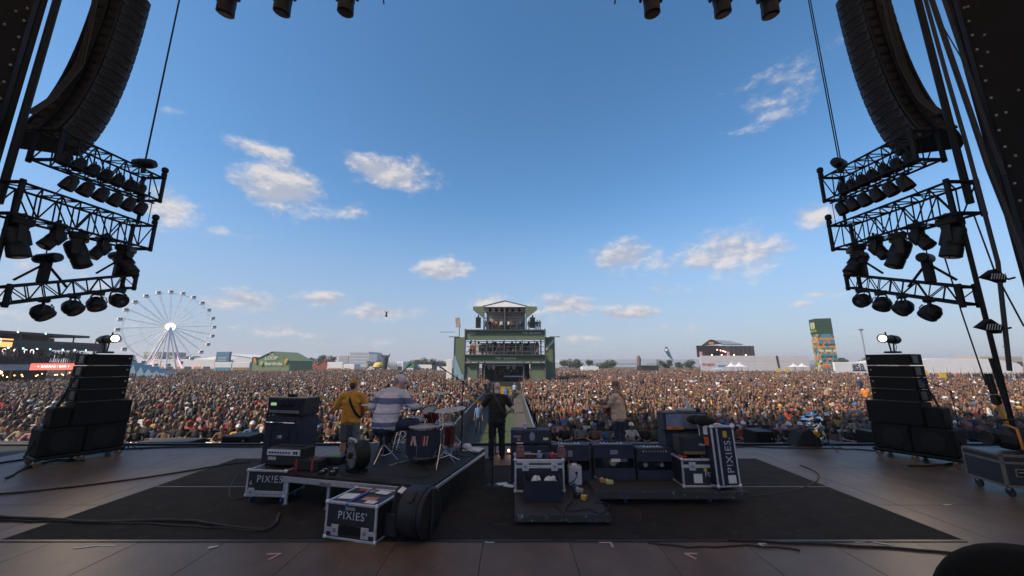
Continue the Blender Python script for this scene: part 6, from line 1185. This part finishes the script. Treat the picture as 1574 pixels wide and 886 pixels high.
# guitar flight case leaning
q = thing('guitar_flight_case', 'tall stencilled guitar flight case leaning at the end of the platform', 'flight case', (3.47, 6.68, P2+.03), (R(-4), R(1), R(10))); 
w, d, h = .42, .34, .93; MB().box((0, 0, h/2), (w-.012, d-.012, h-.012)).build('panel', M('navy_laminate', (.018, .022, .045), .45, var=.2, bump=.1), q); e = MB(); t = .028
for x in (-1, 1):
    for y in (-1, 1): e.box((x*(w-t)/2, y*(d-t)/2, h/2), (t, t, h-.02), bev=.006)
    for z in (0, 1): e.box((x*(w-t)/2, 0, z*h+(t/2 if z == 0 else -t/2)), (t, d-.02, t), bev=.006)
for y in (-1, 1):
    for z in (0, 1): e.box((0, y*(d-t)/2, z*h+(t/2 if z == 0 else -t/2)), (w-.02, t, t), bev=.006)
e.build('edge_angle', ALU, q); c = MB()
for x in (-1, 1):
    for y in (-1, 1):
        for z in (0, 1): c.ell((x*(w/2-.016), y*(d/2-.016), z*h+(.016 if z == 0 else -.016)), (.036,)*3, n=8, m=6)
c.build('ball_corner', ALU, q); MB().box((-.11, -d/2-.002, h/2), (.03, .012, h-.07), bev=.003).build('hinge_strip', ALU, q)
text('PIXIES.', .17, STENCIL, q, (.06, -d/2-.004, .48), (math.pi/2, R(-90), 0), space=1.1); MB().box((.06, -d/2-.002, .12), (.14, .006, .12)).build('white_sticker', PAPER, q); MB().box((.03, -d/2-.002, .8), (.07, .006, .1)).build('yellow_sticker', YEL, q)
for z, m in ((.85, PAPER), (.68, MATS['orange_red_sticker'])): MB().box((-w/2-.002, -.02, z), (.006, .1, .13)).build('side_sticker', m, q)
q = thing('black_cloth', 'black cloth bundle draped over the leaning guitar flight case', 'cloth', (3.40, 6.9, P2+.98), .2); b = MB(); r = random.Random(8)
for k in range(5): b.ell((r.uniform(-.22, .22), r.uniform(-.1, .1), r.uniform(.02, .1)), (r.uniform(.12, .2), .12, r.uniform(.06, .1)), n=12, m=8)
b.build('cloth_folds', M('black_cotton', (.012, .012, .012), .95, bump=.6, bscale=20), q)
# floor mat with warm foot lights, set-list papers
q = thing('floor_mat', 'brown wooden board lit by the foot lamps at the singer', 'mat', (-.05, 9.2, .008)); MB().box((0, 0, .008), (.75, .95, .016), bev=.004).build('board', M('brown_board', (.13, .07, .03), .6, var=.3, scale=4), q)
for i, x in enumerate((-.3, -.08, .15, .38, 1.44, 2.15, 2.24, -3.2, -2.9, -2.1, -1.9)):
    q = thing('foot_lamp', 'small warm foot lamp %s along the stage front from the singer' % ordn(i+1) if i < 7 else 'small warm foot lamp %s behind the drum riser' % ordn(i-6), 'lamp', (x, 9.82 if i < 7 else 8.95+.1*(i % 2), 0), 0, 'warm foot lamps'); MB().box((0, 0, .03), (.13, .09, .06), bev=.01).build('lamp_base', M('copper', (.3, .16, .08), .35, .7), q); MB().ell((0, -.02, .095), (.024, .024, .03), n=10, m=6).build('bulb', WARM, q)
for i, (u, v, a) in enumerate(((772, 744, .3), (783, 747, -.4), (795, 690, .2))):
    tag(MB().box((0, 0, .0), (.2, .14, .004)).build('set_list_paper', PAPER, None, fl(u, v, .012 if v > 700 else .03), (0, 0, a)), 'paper sheet on the floor by the straight mic stand, %s' % ('nearer it', 'farther from it', 'at the lamps')[i], 'paper', 'loose papers on the floor')
q = thing('wooden_rack', 'brown wooden rack of rods lying behind the amp head', 'rack', (-3.35, 9.0, 0), .2)
for k in range(7): MB().cyl((-.35+k*.1, -.12, .06+.02*k), (-.15+k*.1, .25, .1+.03*k), .018, n=6).build('rod', M('brown_wood', (.28, .13, .06), .5), q)
for y in (-.1, .2): MB().box((0, y, .04), (.9, .04, .06), bev=.01).build('rail', MATS['brown_wood'], q)
MB().cyl((.2, .1, .1), (.62, .35, .5), .02, n=6).build('rod', MATS['brown_wood'], q)
q = thing('guitar_stand', 'black covered guitar on a stand between amp head and fan', 'guitar', (-2.75, 8.95, 0), .2); MB().box((0, 0, .45), (.3, .12, .7), Euler((R(10), R(12), 0)), .06).build('soft_cover', MATS['black_cotton'], q); MB().cyl((.08, -.06, .75), (.2, -.1, 1.25), .03, n=8).build('neck_cover', MATS['black_cotton'], q)
for s in (-1, 1): MB().cyl((0, 0, .3), (s*.22, -.2, .01), .012, n=6).build('leg', BLK, q)
# ------------------------------------------------------------------ cables over the floor
def lay(pts, r, lab, grp='cables on the stage floor', z=None, n=4, wob=.02):
    P = [fl(*p[:2], p[2] if len(p) > 2 else r) for p in pts]; out = []; rr = random.Random(len(lab))
    for i in range(len(P)-1):
        p0, p1, p2, p3 = P[max(i-1, 0)], P[i], P[i+1], P[min(i+2, len(P)-1)]
        for k in range(n):
            t = k/n; out.append(.5*((2*p1)+(p2-p0)*t+(2*p0-5*p1+4*p2-p3)*t*t+(3*p1-p0-3*p2+p3)*t**3)+Vector((rr.uniform(-wob, wob), rr.uniform(-wob, wob), 0)))
    out.append(P[-1]); return tag(MB().tube(out, r, 6).build('floor_cable', RUBBER), lab, 'cable', grp)
lay([(-60, 794), (60, 797), (140, 802), (260, 800), (330, 806), (410, 815), (430, 790)], .022, 'thickest black cable crossing the carpet corner toward the riser leg'); lay([(-60, 800), (50, 801), (180, 804), (250, 806), (340, 812), (420, 812)], .014, 'middle cable of the bundle crossing the carpet corner'); lay([(-40, 790), (90, 800), (200, 800), (300, 803), (390, 818), (425, 800)], .012, 'thin cable of the bundle crossing the carpet corner')
lay([(-40, 762), (60, 754), (180, 740), (270, 727), (330, 717), (385, 710)], .016, 'cable running from the frame edge up to the amp head'); lay([(-20, 716), (45, 705), (120, 700), (200, 690), (300, 687), (400, 686)], .02, 'cable along the stage front toward the bass cabinet', wob=.05); lay([(200, 690), (320, 687), (420, 688)], .012, 'thin cable along the stage front near the black floor monitors', wob=.06)
lay([(370, 728), (358, 740), (352, 762), (366, 768), (384, 764)], .01, 'thin looped cable hanging beside the case on blue casters', wob=.005); lay([(1090, 688), (1150, 687), (1220, 689), (1300, 690), (1360, 694)], .014, 'cable along the stage front past the silver foil bundle', wob=.05)
lay([(1120, 830), (1230, 835), (1340, 841), (1440, 848), (1560, 858)], .014, 'cable lying along the carpet edge toward the dark blurred shape'); lay([(880, 770, .16), (870, 785, .16), (905, 783, .16), (925, 790, .16), (935, 775, .16), (915, 772, .16)], .008, 'coiled thin cable on the front platform', wob=.005); lay([(925, 745, .21), (950, 765), (985, 792), (975, 805), (950, 800)], .008, 'thin cable trailing off the long platform corner', wob=.01)
lay([(1010, 738, .21), (960, 741, .21), (935, 738, .21), (1000, 735, .21)], .012, 'cables bunched behind the pedals on the long platform'); lay([(440, 735), (470, 745, .3), (500, 742, .35), (530, 748, .35)], .012, 'cable drooping under the riser edge', wob=.0); lay([(10, 735), (50, 716), (90, 707), (130, 708)], .018, 'cable leading to the speaker cart on the ferris wheel side')
lay([(1395, 716), (1430, 716), (1470, 712), (1505, 706)], .02, 'cable lying by the speaker cart on the pillar side')
lay([(700, 742), (735, 752), (780, 758), (815, 775), (800, 800), (760, 806)], .008, 'thin cable snaking between riser and front platform', wob=.02); lay([(470, 706, .49), (500, 716, .49), (520, 725, .49), (560, 735, .49), (600, 738, .49)], .008, 'thin cable along the riser edge past the fan', wob=.01)
lay([(610, 712, .49), (640, 715, .49), (665, 725, .49), (640, 735, .49), (600, 728, .49)], .007, 'thin looped cable on the riser in front of the stool', wob=.01); lay([(1140, 765), (1180, 760), (1240, 748), (1260, 730), (1230, 715)], .01, 'thin cable looping off the long platform over bare carpet', wob=.02); lay([(700, 700, .49), (720, 702, .49), (735, 697, .49)], .007, 'short cable by the white towel on the riser', wob=.01)
lay([(840, 752, .16), (850, 775, .16), (870, 795, .16), (820, 797, .16)], .007, 'thin cable lying before the open bin', wob=.01); lay([(1000, 836), (1080, 842), (1150, 838), (1230, 846)], .009, 'thin cable straying over the boards below the platforms', wob=.03)
# ------------------------------------------------------------------ stage front: floor monitors, foil bundle, big case
def wedge(lab, u0, u1, v, Y, h, z=-.02, d=.7):
    a = at(u0, v, Y); b = at(u1, v, Y); q = thing('floor_monitor', lab, 'speaker', ((a.x+b.x)/2, Y, z), 0, 'black speakers along the stage front'); w = b.x-a.x
    MB().box((0, 0, h/2), (w, d, h), bev=.03).build('cabinet', FOAMB, q); MB().box((0, 0, h+.002), (w-.04, d-.04, .006)).build('lid_carpet', M('grey_lid', (.05, .05, .05), .7), q); MB().cyl((w*.3, -d/2-.012, h*.6), (w*.3, -d/2+.01, h*.6), .03, n=10).build('socket', STEEL, q); return q
wedge('long low black speaker at the stage front beside the ferris wheel cart', 226, 305, 672, 12.0, .42, -.5); wedge('upper of two stacked black speakers at the stage front', 355, 396, 660, 12.1, .28, -.22); wedge('lower of two stacked black speakers at the stage front', 352, 398, 670, 12.1, .36, -.6)
wedge('black speaker at the stage front behind the foil bundle', 1213, 1235, 668, 12.0, .25, -.35); wedge('black speaker at the stage front past the foil bundle', 1262, 1290, 670, 12.0, .25, -.38); wedge('black speaker by the crew member at the stage front', 1150, 1178, 655, 12.2, .5, -.32); wedge('black speaker at the stage front touching the pillar side cart', 1328, 1346, 662, 12.2, .5, -.35); wedge('pale green topped low block beyond the ferris wheel cart', -40, 38, 682, 12.4, .3, -.55)
q = thing('foil_bundle', 'crumpled silver and gold foil bundle on a dark stand at the stage front', 'foil bundle', (at(1252, 665, 10.7).x, 10.7, 0)); FOIL = M('silver_foil', (.75, .74, .73), .18, 1, var=.1); GOLD = M('gold_foil', (.7, .42, .1), .25, 1)
def crumple(c, r, seed, k=.25):
    b = MB().ell((0, 0, 0), r, n=13, m=9); rr = random.Random(seed); cache = {}
    b.v = [(lambda f: (c[0]+v[0]*f, c[1]+v[1]*f, c[2]+v[2]*f))(cache.setdefault(tuple(round(x, 4) for x in v), 1+rr.uniform(-k, k))) for v in b.v]; b.s = [False]*len(b.s); return b
crumple((-.03, 0, .72), (.23, .2, .15), 1).build('foil', FOIL, q); crumple((.02, 0, .5), (.17, .17, .16), 2, .35).build('foil', FOIL, q); crumple((.06, -.04, .34), (.13, .12, .11), 3, .4).build('foil', GOLD, q); crumple((.12, -.08, .26), (.07, .06, .09), 4, .4).build('foil', FOIL, q)
b = MB(); b.prism([(-.52, 0), (.2, 0), (.15, .3), (-.1, .42), (-.28, .36)], (-.05, 0, 0), (1, 0, 0), (0, 0, 1), (0, .4, 0)); b.build('dark_stand', M('dark_drape', (.015, .017, .017), .9, bump=.5, bscale=12), q)
q = thing('road_case', 'big black road case with pale worn edges at the frame edge', 'flight case', (8.95, 7.0, 0), R(-14)); w, d, h, z0 = 1.2, .75, .52, .16
MB().box((0, 0, z0+h/2), (w-.01, d-.01, h-.01)).build('panel', LAM, q); e = MB(); t = .04; WOODE = M('worn_edge', (.17, .145, .12), .6, .2, var=.3, scale=18, wear=((.08, .07, .06), 20, .58))
for x in (-1, 1):
    for y in (-1, 1): e.box((x*(w-t)/2, y*(d-t)/2, z0+h/2), (t, t, h), bev=.006)
for y in (-1, 1):
    for z in (.02, h-.02, h-.13): e.box((0, y*(d-t)/2, z0+z), (w, t, t), bev=.006)
for x in (-1, 1):
    for z in (.02, h-.02, h-.13): e.box((x*(w-t)/2, 0, z0+z), (t, d, t), bev=.006)
e.build('edge_angle', WOODE, q); casters(q, [(x, y) for x in (-.5, .5) for y in (-.28, .28)], .075)
for x in (-.36, .25): r_ = MB().box((x, -d/2-.004, z0+.24), (.19, .012, .13), bev=.004).build('handle_dish', WOODE, q); MB().box((x, -d/2-.008, z0+.24), (.14, .012, .09), bev=.003).build('dish_recess', BLK, r_); MB().box((x, -d/2-.018, z0+.25), (.12, .012, .02), bev=.004).build('handle', STEEL, r_)
q = thing('equipment_bag', 'black equipment bag with orange straps on the big road case', 'bag', (9.0, 7.05, .69), R(-14)); b = MB(); b.box((0, 0, .2), (.62, .42, .38), bev=.12); b.build('bag_body', MATS['black_nylon'], q)
for x in (-.14, .12): MB().tube([(x, -.22, .05), (x-.02, -.24, .2), (x, -.2, .38), (x+.02, 0, .42)], .022, 6).build('orange_strap', MATS['orange_strap'], q)
MB().box((.02, -.222, .2), (.14, .02, .26), bev=.008).build('blue_pocket', M('blue_cloth', (.05, .09, .22), .8), q); MB().tube([(-.25, 0, .36), (-.24, 0, .5), (.1, 0, .52), (.2, 0, .38)], .02, 6).build('carry_handle', RUBBER, q); MB().lathe([(0, 0), (.1, 0), (.13, .12), (.12, .14), (0, .12)], (-.38, -.05, .2), (-1, -.2, 0), 14).build('lamp_snoot', BLK, q)
q = thing('antenna_mast', 'black antenna mast with yellow tape over the big road case', 'antenna', (9.2, 7.2, .69)); MB().cyl((0, 0, 0), (-.15, 0, 1.6), .03, n=8).build('pole', BLK, q)
for x in (-.35, -.27): MB().cyl((x, -.05, .95), (x-.02, -.05, 1.32), .025, n=8).build('antenna', BLK, q)
MB().box((-.3, -.05, .85), (.14, .1, .18), bev=.03).build('receiver', BLK, q); MB().box((-.24, -.06, .6), (.03, .03, .3), Euler((0, R(-12), 0))).build('yellow_strap', YEL, q); MB().tube([(-.3, -.05, .76), (-.24, -.04, .5), (-.05, 0, .3)], .02, 6).build('orange_lead', MATS['orange_strap'], q)
q = thing('dark_lump', 'dark rounded shape close to the camera in the bottom corner', 'lump', (2.36, 1.85, 0)); b = MB(); b.lathe([(.4, 0)]+[(.4*math.cos(k*math.pi/24)**.8, 1.0+.37*math.sin(k*math.pi/24)) for k in range(12)]+[(0, 1.37)], n=40); b.build('lump_skin', M('dark_olive_matte', (.006, .006, .0045), .95, bump=.8, bscale=5, spec=.1), q)  # plain lump standing in for an unidentified dark form
# ------------------------------------------------------------------ the band
def striped(name):
    """the drummer's knitted jersey: grey-lilac with navy bands"""
    m = bpy.data.materials.new(name); m.use_nodes = True; t = m.node_tree; n = t.nodes; b = n['Principled BSDF']; b.inputs['Roughness'].default_value = .9
    tc_ = n.new('ShaderNodeTexCoord'); sp = n.new('ShaderNodeSeparateXYZ'); t.links.new(tc_.outputs['Object'], sp.inputs[0]); mr_ = n.new('ShaderNodeMapRange'); mr_.inputs['From Min'].default_value = .5; mr_.inputs['From Max'].default_value = 1.2; t.links.new(sp.outputs[2], mr_.inputs['Value'])
    r = n.new('ShaderNodeValToRGB'); r.color_ramp.interpolation = 'CONSTANT'; t.links.new(mr_.outputs[0], r.inputs[0]); e = r.color_ramp.elements
    L1, D1, P1_ = (.56, .56, .62, 1), (.13, .15, .25, 1), (.68, .63, .65, 1)
    seq = [(0, L1), (.1, D1), (.2, P1_), (.3, L1), (.38, D1), (.40, L1), (.46, P1_), (.52, L1), (.60, D1), (.74, P1_), (.86, L1)]
    e[0].position = 0; e[0].color = L1; e[1].position = .1; e[1].color = D1
    for p_, c in seq[2:]: x = e.new(p_); x.color = c
    t.links.new(r.outputs[0], b.inputs['Base Color']); nz = n.new('ShaderNodeTexNoise'); nz.inputs['Scale'].default_value = 14; bp = n.new('ShaderNodeBump'); bp.inputs['Strength'].default_value = .5; bp.inputs['Distance'].default_value = .02; t.links.new(nz.outputs[0], bp.inputs['Height']); t.links.new(bp.outputs[0], b.inputs['Normal']); MATS[name] = m; return m
FLESH = M('flesh', (.50, .28, .20), .5, var=.1); FLESHP = M('pale_flesh', (.68, .46, .38), .5, var=.1); GREYH = M('grey_hair', (.25, .22, .2), .7); BROWNH = M('brown_hair', (.05, .032, .02), .6)
DENIM = M('dark_denim', (.022, .03, .06), .9, var=.3, bump=.4, bscale=20); SHORTS = M('blue_grey_shorts', (.13, .16, .19), .9, var=.15, bump=.4, bscale=18); YSHIRT = M('yellow_shirt', (.62, .30, .045), .9, var=.15, bump=.5, bscale=14); TAN = M('tan_shirt', (.58, .42, .32), .9, var=.12, bump=.5, bscale=14); BSH = M('black_shirt', (.018, .016, .016), .85, var=.3, bump=.6, bscale=12); BTR = M('black_trousers', (.010, .010, .011), .85, bump=.4, bscale=14)
def musician(name, lab, loc, rz, fig, mats, h=1.0):
    mm = {'skin': FLESH, 'hair': BROWNH, 'eye': EYE_, 'lip': LIP, 'shoe': RUBBER, 'cap': BLK}; mm.update(mats)
    o = link(name, fig.mesh(name, mm, .0105, 5, None, ('shirt', 'pants')), None, loc, (0, 0, rz)); o.scale = (h, h, h); return tag(o, lab, 'person', 'the band')
V = Vector
def standing(shirt_len=.86, arm_l=None, arm_r=None, yaw=0, tilt=.1, hair='short', belly=1.0, shorts=False, feet=.13, k=1.0, sleeve=.72):
    f = Fig(); hip = V((0, 0, .95)); ch = V((0, .0, 1.28)); nk = V((0, .01, 1.49)); hd = V((0, .045, 1.645))
    f.limb('shirt', V((0, 0, shirt_len)), V((0, .01, 1.12)), .15*belly*k, .142*belly*k, 1.30, flat=True); f.limb('shirt', V((0, .01, 1.10)), ch, .138*belly*k, .14*k, 1.32); f.limb('shirt', ch, V((0, 0, 1.44)), .14*k, .085, 1.62)
    f.limb('skin', V((0, 0, 1.42)), hd+V((0, -.01, -.05)), .062, .06); head(f, hd, yaw, tilt, hair)
    f.limb('pants', hip+V((0, 0, .02)), hip-V((0, 0, .1)), .132*belly, .135, 1.3)
    for s in (-1, 1):
        h_ = V((s*.10, 0, .86)); kn = V((s*(feet-.01), .02, .50)); an = V((s*feet, -.02, .09))
        if shorts: f.limb('pants', h_, kn+V((0, 0, .0)), .105, .10, flat=False); f.limb('skin', kn-V((0, 0, .02)), an.lerp(kn, .55), .055, .058); f.limb('skin', an.lerp(kn, .55), an, .058, .038); f.limb('sock', an+V((0, 0, .1)), an, .043, .042)
        else: f.limb('pants', h_, kn, .104, .078); f.limb('pants', kn, an, .077, .066, flat=False)
        f.limb('shoe', an+V((0, -.05, -.045)), an+V((s*.02, .15, -.055)), .045, .036)
        sh = V((s*.195*k, 0, 1.415)); f.limb('shirt', V((s*.07, 0, 1.43)), sh, .072, .075)
        el, wr, pn, cu = (arm_l if s < 0 else arm_r); el = V(el); wr = V(wr); sl = sh.lerp(el, sleeve)
        f.limb('shirt', sh, sl, .076, .07, flat=False); f.limb('skin', sl, el, .05, .042); f.limb('skin', el, wr, .043, .028); hand(f, wr, el, cu, pn, sgn=-s)
    return f
# singer in black, seen from behind, playing a guitar
SG = V((-.36, 9.35, 0)); f = standing(.84, ((-.39, .03, 1.15), (-.38, .27, 1.20), (0, 0, 1), .6), ((.40, -.02, 1.14), (.2, .22, .98), (-.3, 0, -1), .5), .08, .08, 'bald', 1.08, k=1.02, sleeve=.62)
p_ = musician('person', 'bald singer in black shirt and trousers seen from behind at the microphone', SG, R(4), f, {'shirt': BSH, 'pants': BTR, 'skin': FLESHP}, .985)
# bassist in a yellow shirt and shorts
BS = V((-3.74, 9.1, 0)); f = standing(.84, ((-.34, .03, 1.16), (-.40, .3, 1.24), (0, 0, 1), .6), ((.34, .0, 1.14), (.2, .24, 1.02), (-.3, 0, -1), .5), -.1, .12, 'cap', 1.06, True, k=1.0, sleeve=.95)
musician('person', 'bassist in a mustard shirt, shorts and mustard cap seen from behind', BS, R(8), f, {'shirt': YSHIRT, 'pants': SHORTS, 'cap': M('mustard_beanie', (.5, .26, .06), .9), 'sock': WHITE}, 1.03)
# guitarist in a tan shirt, turned toward the singer
GT = V((2.66, 9.75, 0)); f = standing(.86, ((-.28, .16, 1.16), (-.42, .42, 1.16), (0, 0, 1), .7), ((.30, .03, 1.13), (.1, .28, 1.02), (-.3, 0, -1), .5), .15, .25, 'cap', 1.06, k=1.1, sleeve=.62)
musician('person', 'guitarist in a tan T-shirt and brown cap turned toward the singer', GT, R(52), f, {'shirt': TAN, 'pants': DENIM, 'cap': M('brown_cap', (.2, .12, .07), .9), 'hair': GREYH}, .985)
# drummer, seated, leaning to the kit
f = Fig(); hip = V((0, 0, .60)); ch = V((.02, .14, .96)); nk = V((.04, .22, 1.14)); hd = V((.07, .31, 1.26))
f.limb('shirt', V((0, -.02, .54)), V((.0, .03, .72)), .165, .168, 1.28, flat=True); f.limb('shirt', V((0, .02, .70)), ch, .165, .165, 1.32); f.limb('shirt', ch, nk-V((0, .02, .04)), .162, .09, 1.55); f.limb('skin', nk-V((0, .03, .03)), hd-V((0, .02, .03)), .064, .06); head(f, hd, R(-38), .42, 'cap')
f.limb('pants', V((0, -.02, .56)), V((0, .06, .57)), .15, .14, 1.35)
for s, kx, fx_ in ((-1, -.30, -.30), (1, .34, .36)):
    kn = V((kx, .42, .56)); an = V((fx_, .46, .09)); f.limb('pants', V((s*.1, .03, .57)), kn, .115, .085); f.limb('pants', kn, an, .082, .066); f.limb('shoe', an+V((0, -.04, -.045)), an+V((s*.02, .17, -.055)), .046, .038)
for s, el, wr in ((-1, V((-.34, .12, .86)), V((-.2, .42, .80))), (1, V((.40, .20, .88)), V((.36, .50, .84)))):
    sh = V((.03+s*.205, .16, 1.075)); f.limb('shirt', V((.03+s*.08, .17, 1.09)), sh, .08, .082); f.limb('shirt', sh, el, .08, .062); f.limb('shirt', el, el.lerp(wr, .75), .06, .046); f.limb('skin', el.lerp(wr, .7), wr, .036, .03); hand(f, wr, el, .8, (0, 0, -1), sgn=-s)
    f.limb('stick', wr+V((-.02*s, .05, -.02)), wr+V((-.1*s, .36, .06)), .008, .006)
musician('person', 'drummer in a striped jersey and pale cap seated at the kit', onr(-1.46, 1.0), R(-16), f, {'shirt': striped('striped_jersey'), 'pants': DENIM, 'cap': M('lilac_cap', (.6, .56, .62), .9), 'hair': GREYH, 'stick': MATS['pale_wood']}, 1.08)
# guitars with straps
def guitar(lab, loc, rot, body, neck_m, strap=None, l=1.0):
    q = thing('guitar', lab, 'guitar', loc, rot, 'guitars'); out = [(0, -.16), (.1, -.15), (.16, -.08), (.16, 0), (.11, .07), (.12, .16), (.15, .22), (.1, .26), (.05, .2), (-.05, .2), (-.1, .24), (-.14, .18), (-.11, .08), (-.16, 0), (-.16, -.08), (-.1, -.15)]
    MB().prism([(x, y) for x, y in out], (0, -.022, 0), (1, 0, 0), (0, 0, 1), (0, .045, 0)).build('body', body, q); MB().box((0, -.026, .08), (.14, .006, .2), bev=.002).build('pickguard', BLK, q)
    n = MB().box((0, -.03, .5), (.05, .028, .64), bev=.008).build('neck', neck_m, q); MB().prism([(-.028, 0), (.028, 0), (.045, .06), (.02, .2), (-.03, .2), (-.04, .05)], (0, -.04, .82), (1, 0, 0), (0, 0, 1), (0, .02, 0)).build('headstock', neck_m, q)
    pg = MB()
    for k in range(6): pg.cyl((-.045, -.03, .85+k*.028), (-.075, -.03, .85+k*.028), .007, n=6)
    pg.build('tuning_peg', CHR, q)
    return q
def strap(pts, w, m, lab):
    b = MB(); P = [V(p) for p in pts]
    for (a, c) in zip(P, P[1:]): pass
    return b
def guitar_on(lab, who, rz, body, neck_m, loc, rot, sp, sm):
    m = Matrix.Translation(who) @ Matrix.Rotation(rz, 4, 'Z'); g_ = guitar(lab, (0, 0, 0), (0, 0, 0), body, neck_m); g_.matrix_world = m @ Matrix.Translation(loc) @ rot.to_matrix().to_4x4()
    inv = (Matrix.Translation(loc) @ rot.to_matrix().to_4x4()).inverted(); pts = [inv @ V(p) for p in sp]; b = MB()
    for i in range(len(pts)-1):
        a, c = pts[i], pts[i+1]; d = (c-a).normalized(); out = inv.to_3x3() @ V((sp[i][0]*.3, sp[i][1], .0)); sd_ = d.cross(out).normalized()*.026; o_ = out.normalized()*.004
        b.add([a-sd_-o_, a+sd_-o_, c+sd_-o_, c-sd_-o_, a-sd_+o_, a+sd_+o_, c+sd_+o_, c-sd_+o_], [(0, 3, 2, 1), (4, 5, 6, 7), (0, 1, 5, 4), (1, 2, 6, 5), (2, 3, 7, 6), (3, 0, 4, 7)])
    b.build('strap', sm, g_); return g_
back = [(-.16, .12, 1.36), (-.12, .07, 1.478), (-.075, -.03, 1.505), (-.03, -.12, 1.40), (.04, -.175, 1.25), (.12, -.17, 1.10), (.20, -.1, .98), (.2, .05, .93), (.15, .18, .95)]
sc = lambda P, k: [(x*k, y*k, z) for x, y, z in P]
TANL = M('tan_leather', (.2, .17, .14), .7); REDL = M('red_leather', (.2, .05, .04), .6); MAPLE = M('maple', (.52, .30, .10), .4)
guitar_on('acoustic guitar worn by the singer in black, neck toward the drums', SG, R(4), M('sunburst', (.3, .12, .03), .3, var=.3), MAPLE, V((.08, .27, 1.02)), Euler((0, R(-66), 0)), sc(back, 1.12), M('black_leather', (.03, .03, .032), .6))
guitar_on('yellow bass guitar worn by the bassist, neck toward the frame edge', BS, R(8), M('bass_body', (.3, .12, .03), .3), MAPLE, V((.08, .27, 1.06)), Euler((0, R(-68), 0)), sc(back, 1.05), BTR)
guitar_on('red-necked electric guitar worn by the guitarist in the tan shirt', GT, R(52), M('cherry', (.22, .03, .02), .3), M('cherry_neck', (.2, .05, .03), .4), V((.06, .29, 1.04)), Euler((0, R(-70), 0)), [(x, y, z) for x, y, z in back], REDL)
# ------------------------------------------------------------------ crew in the pit and the aisle
BLUEV = M('blue_vest', (.07, .17, .34), .8)
def crew(u, v, z, lab, cv, face=math.pi, vi=6, grp='crew in the pit and aisle', vest=False):
    p = fl(u, v, z); o = link('person', VAR[vi], None, p, (0, 0, face)); o['shirt'] = list(cv); tag(o, lab, 'person', grp); return o
for a in ((735, 668, 'steward in a blue vest standing in the aisle nearest the stage', (.07, .17, .34), math.pi, 5), (787, 636, 'steward in black walking in the aisle beyond the singer', (.012, .012, .014), math.pi-.6, 6), (778, 622, 'steward in a blue top farther down the aisle', (.08, .2, .4), math.pi+.4, 11), (791, 612, 'steward in pale blue at the foot of the ramp', (.3, .4, .55), math.pi, 6)):
    crew(a[0], a[1], GZ, a[2], a[3], a[4], a[5])
for x, y, lab, cv, vi in ((6.35, 12.9, 'crew member in black with sunglasses standing in the pit by the guitar case', (.012, .012, .014), 11), (9.6, 13.1, 'crew member in black standing in the pit near the pillar side cart', (.012, .012, .014), 4), (-5.4, 13.2, 'photographer in black in the pit behind the bass cabinet', (.012, .012, .014), 15), (-6.6, 13.4, 'crew member in black in the pit by the stacked speakers', (.015, .015, .016), 7), (3.4, 13.4, 'crew member in black in the pit beside the guitarist', (.012, .012, .014), 16)):
    o = link('person', VAR[vi], None, (x, y, GZ), (0, 0, rng.uniform(-.6, .6)+math.pi*(vi != 15))); o['shirt'] = list(cv); tag(o, lab, 'person', 'crew in the pit and aisle')
# ------------------------------------------------------------------ evening air over the field
hzm = bpy.data.materials.new('evening_air'); hzm.use_nodes = True; n_ = hzm.node_tree.nodes; n_.remove(n_['Principled BSDF']); pv = n_.new('ShaderNodeVolumePrincipled'); pv.inputs['Color'].default_value = (.95, .97, 1, 1); pv.inputs['Density'].default_value = .00048; pv.inputs['Anisotropy'].default_value = .2
hzm.node_tree.links.new(pv.outputs[0], n_['Material Output'].inputs['Volume'])
tag(MB().box((0, 800, 12.5), (3400, 2000, 31)).build('haze', hzm), 'pale evening haze over the whole festival field', 'haze', kind='stuff')
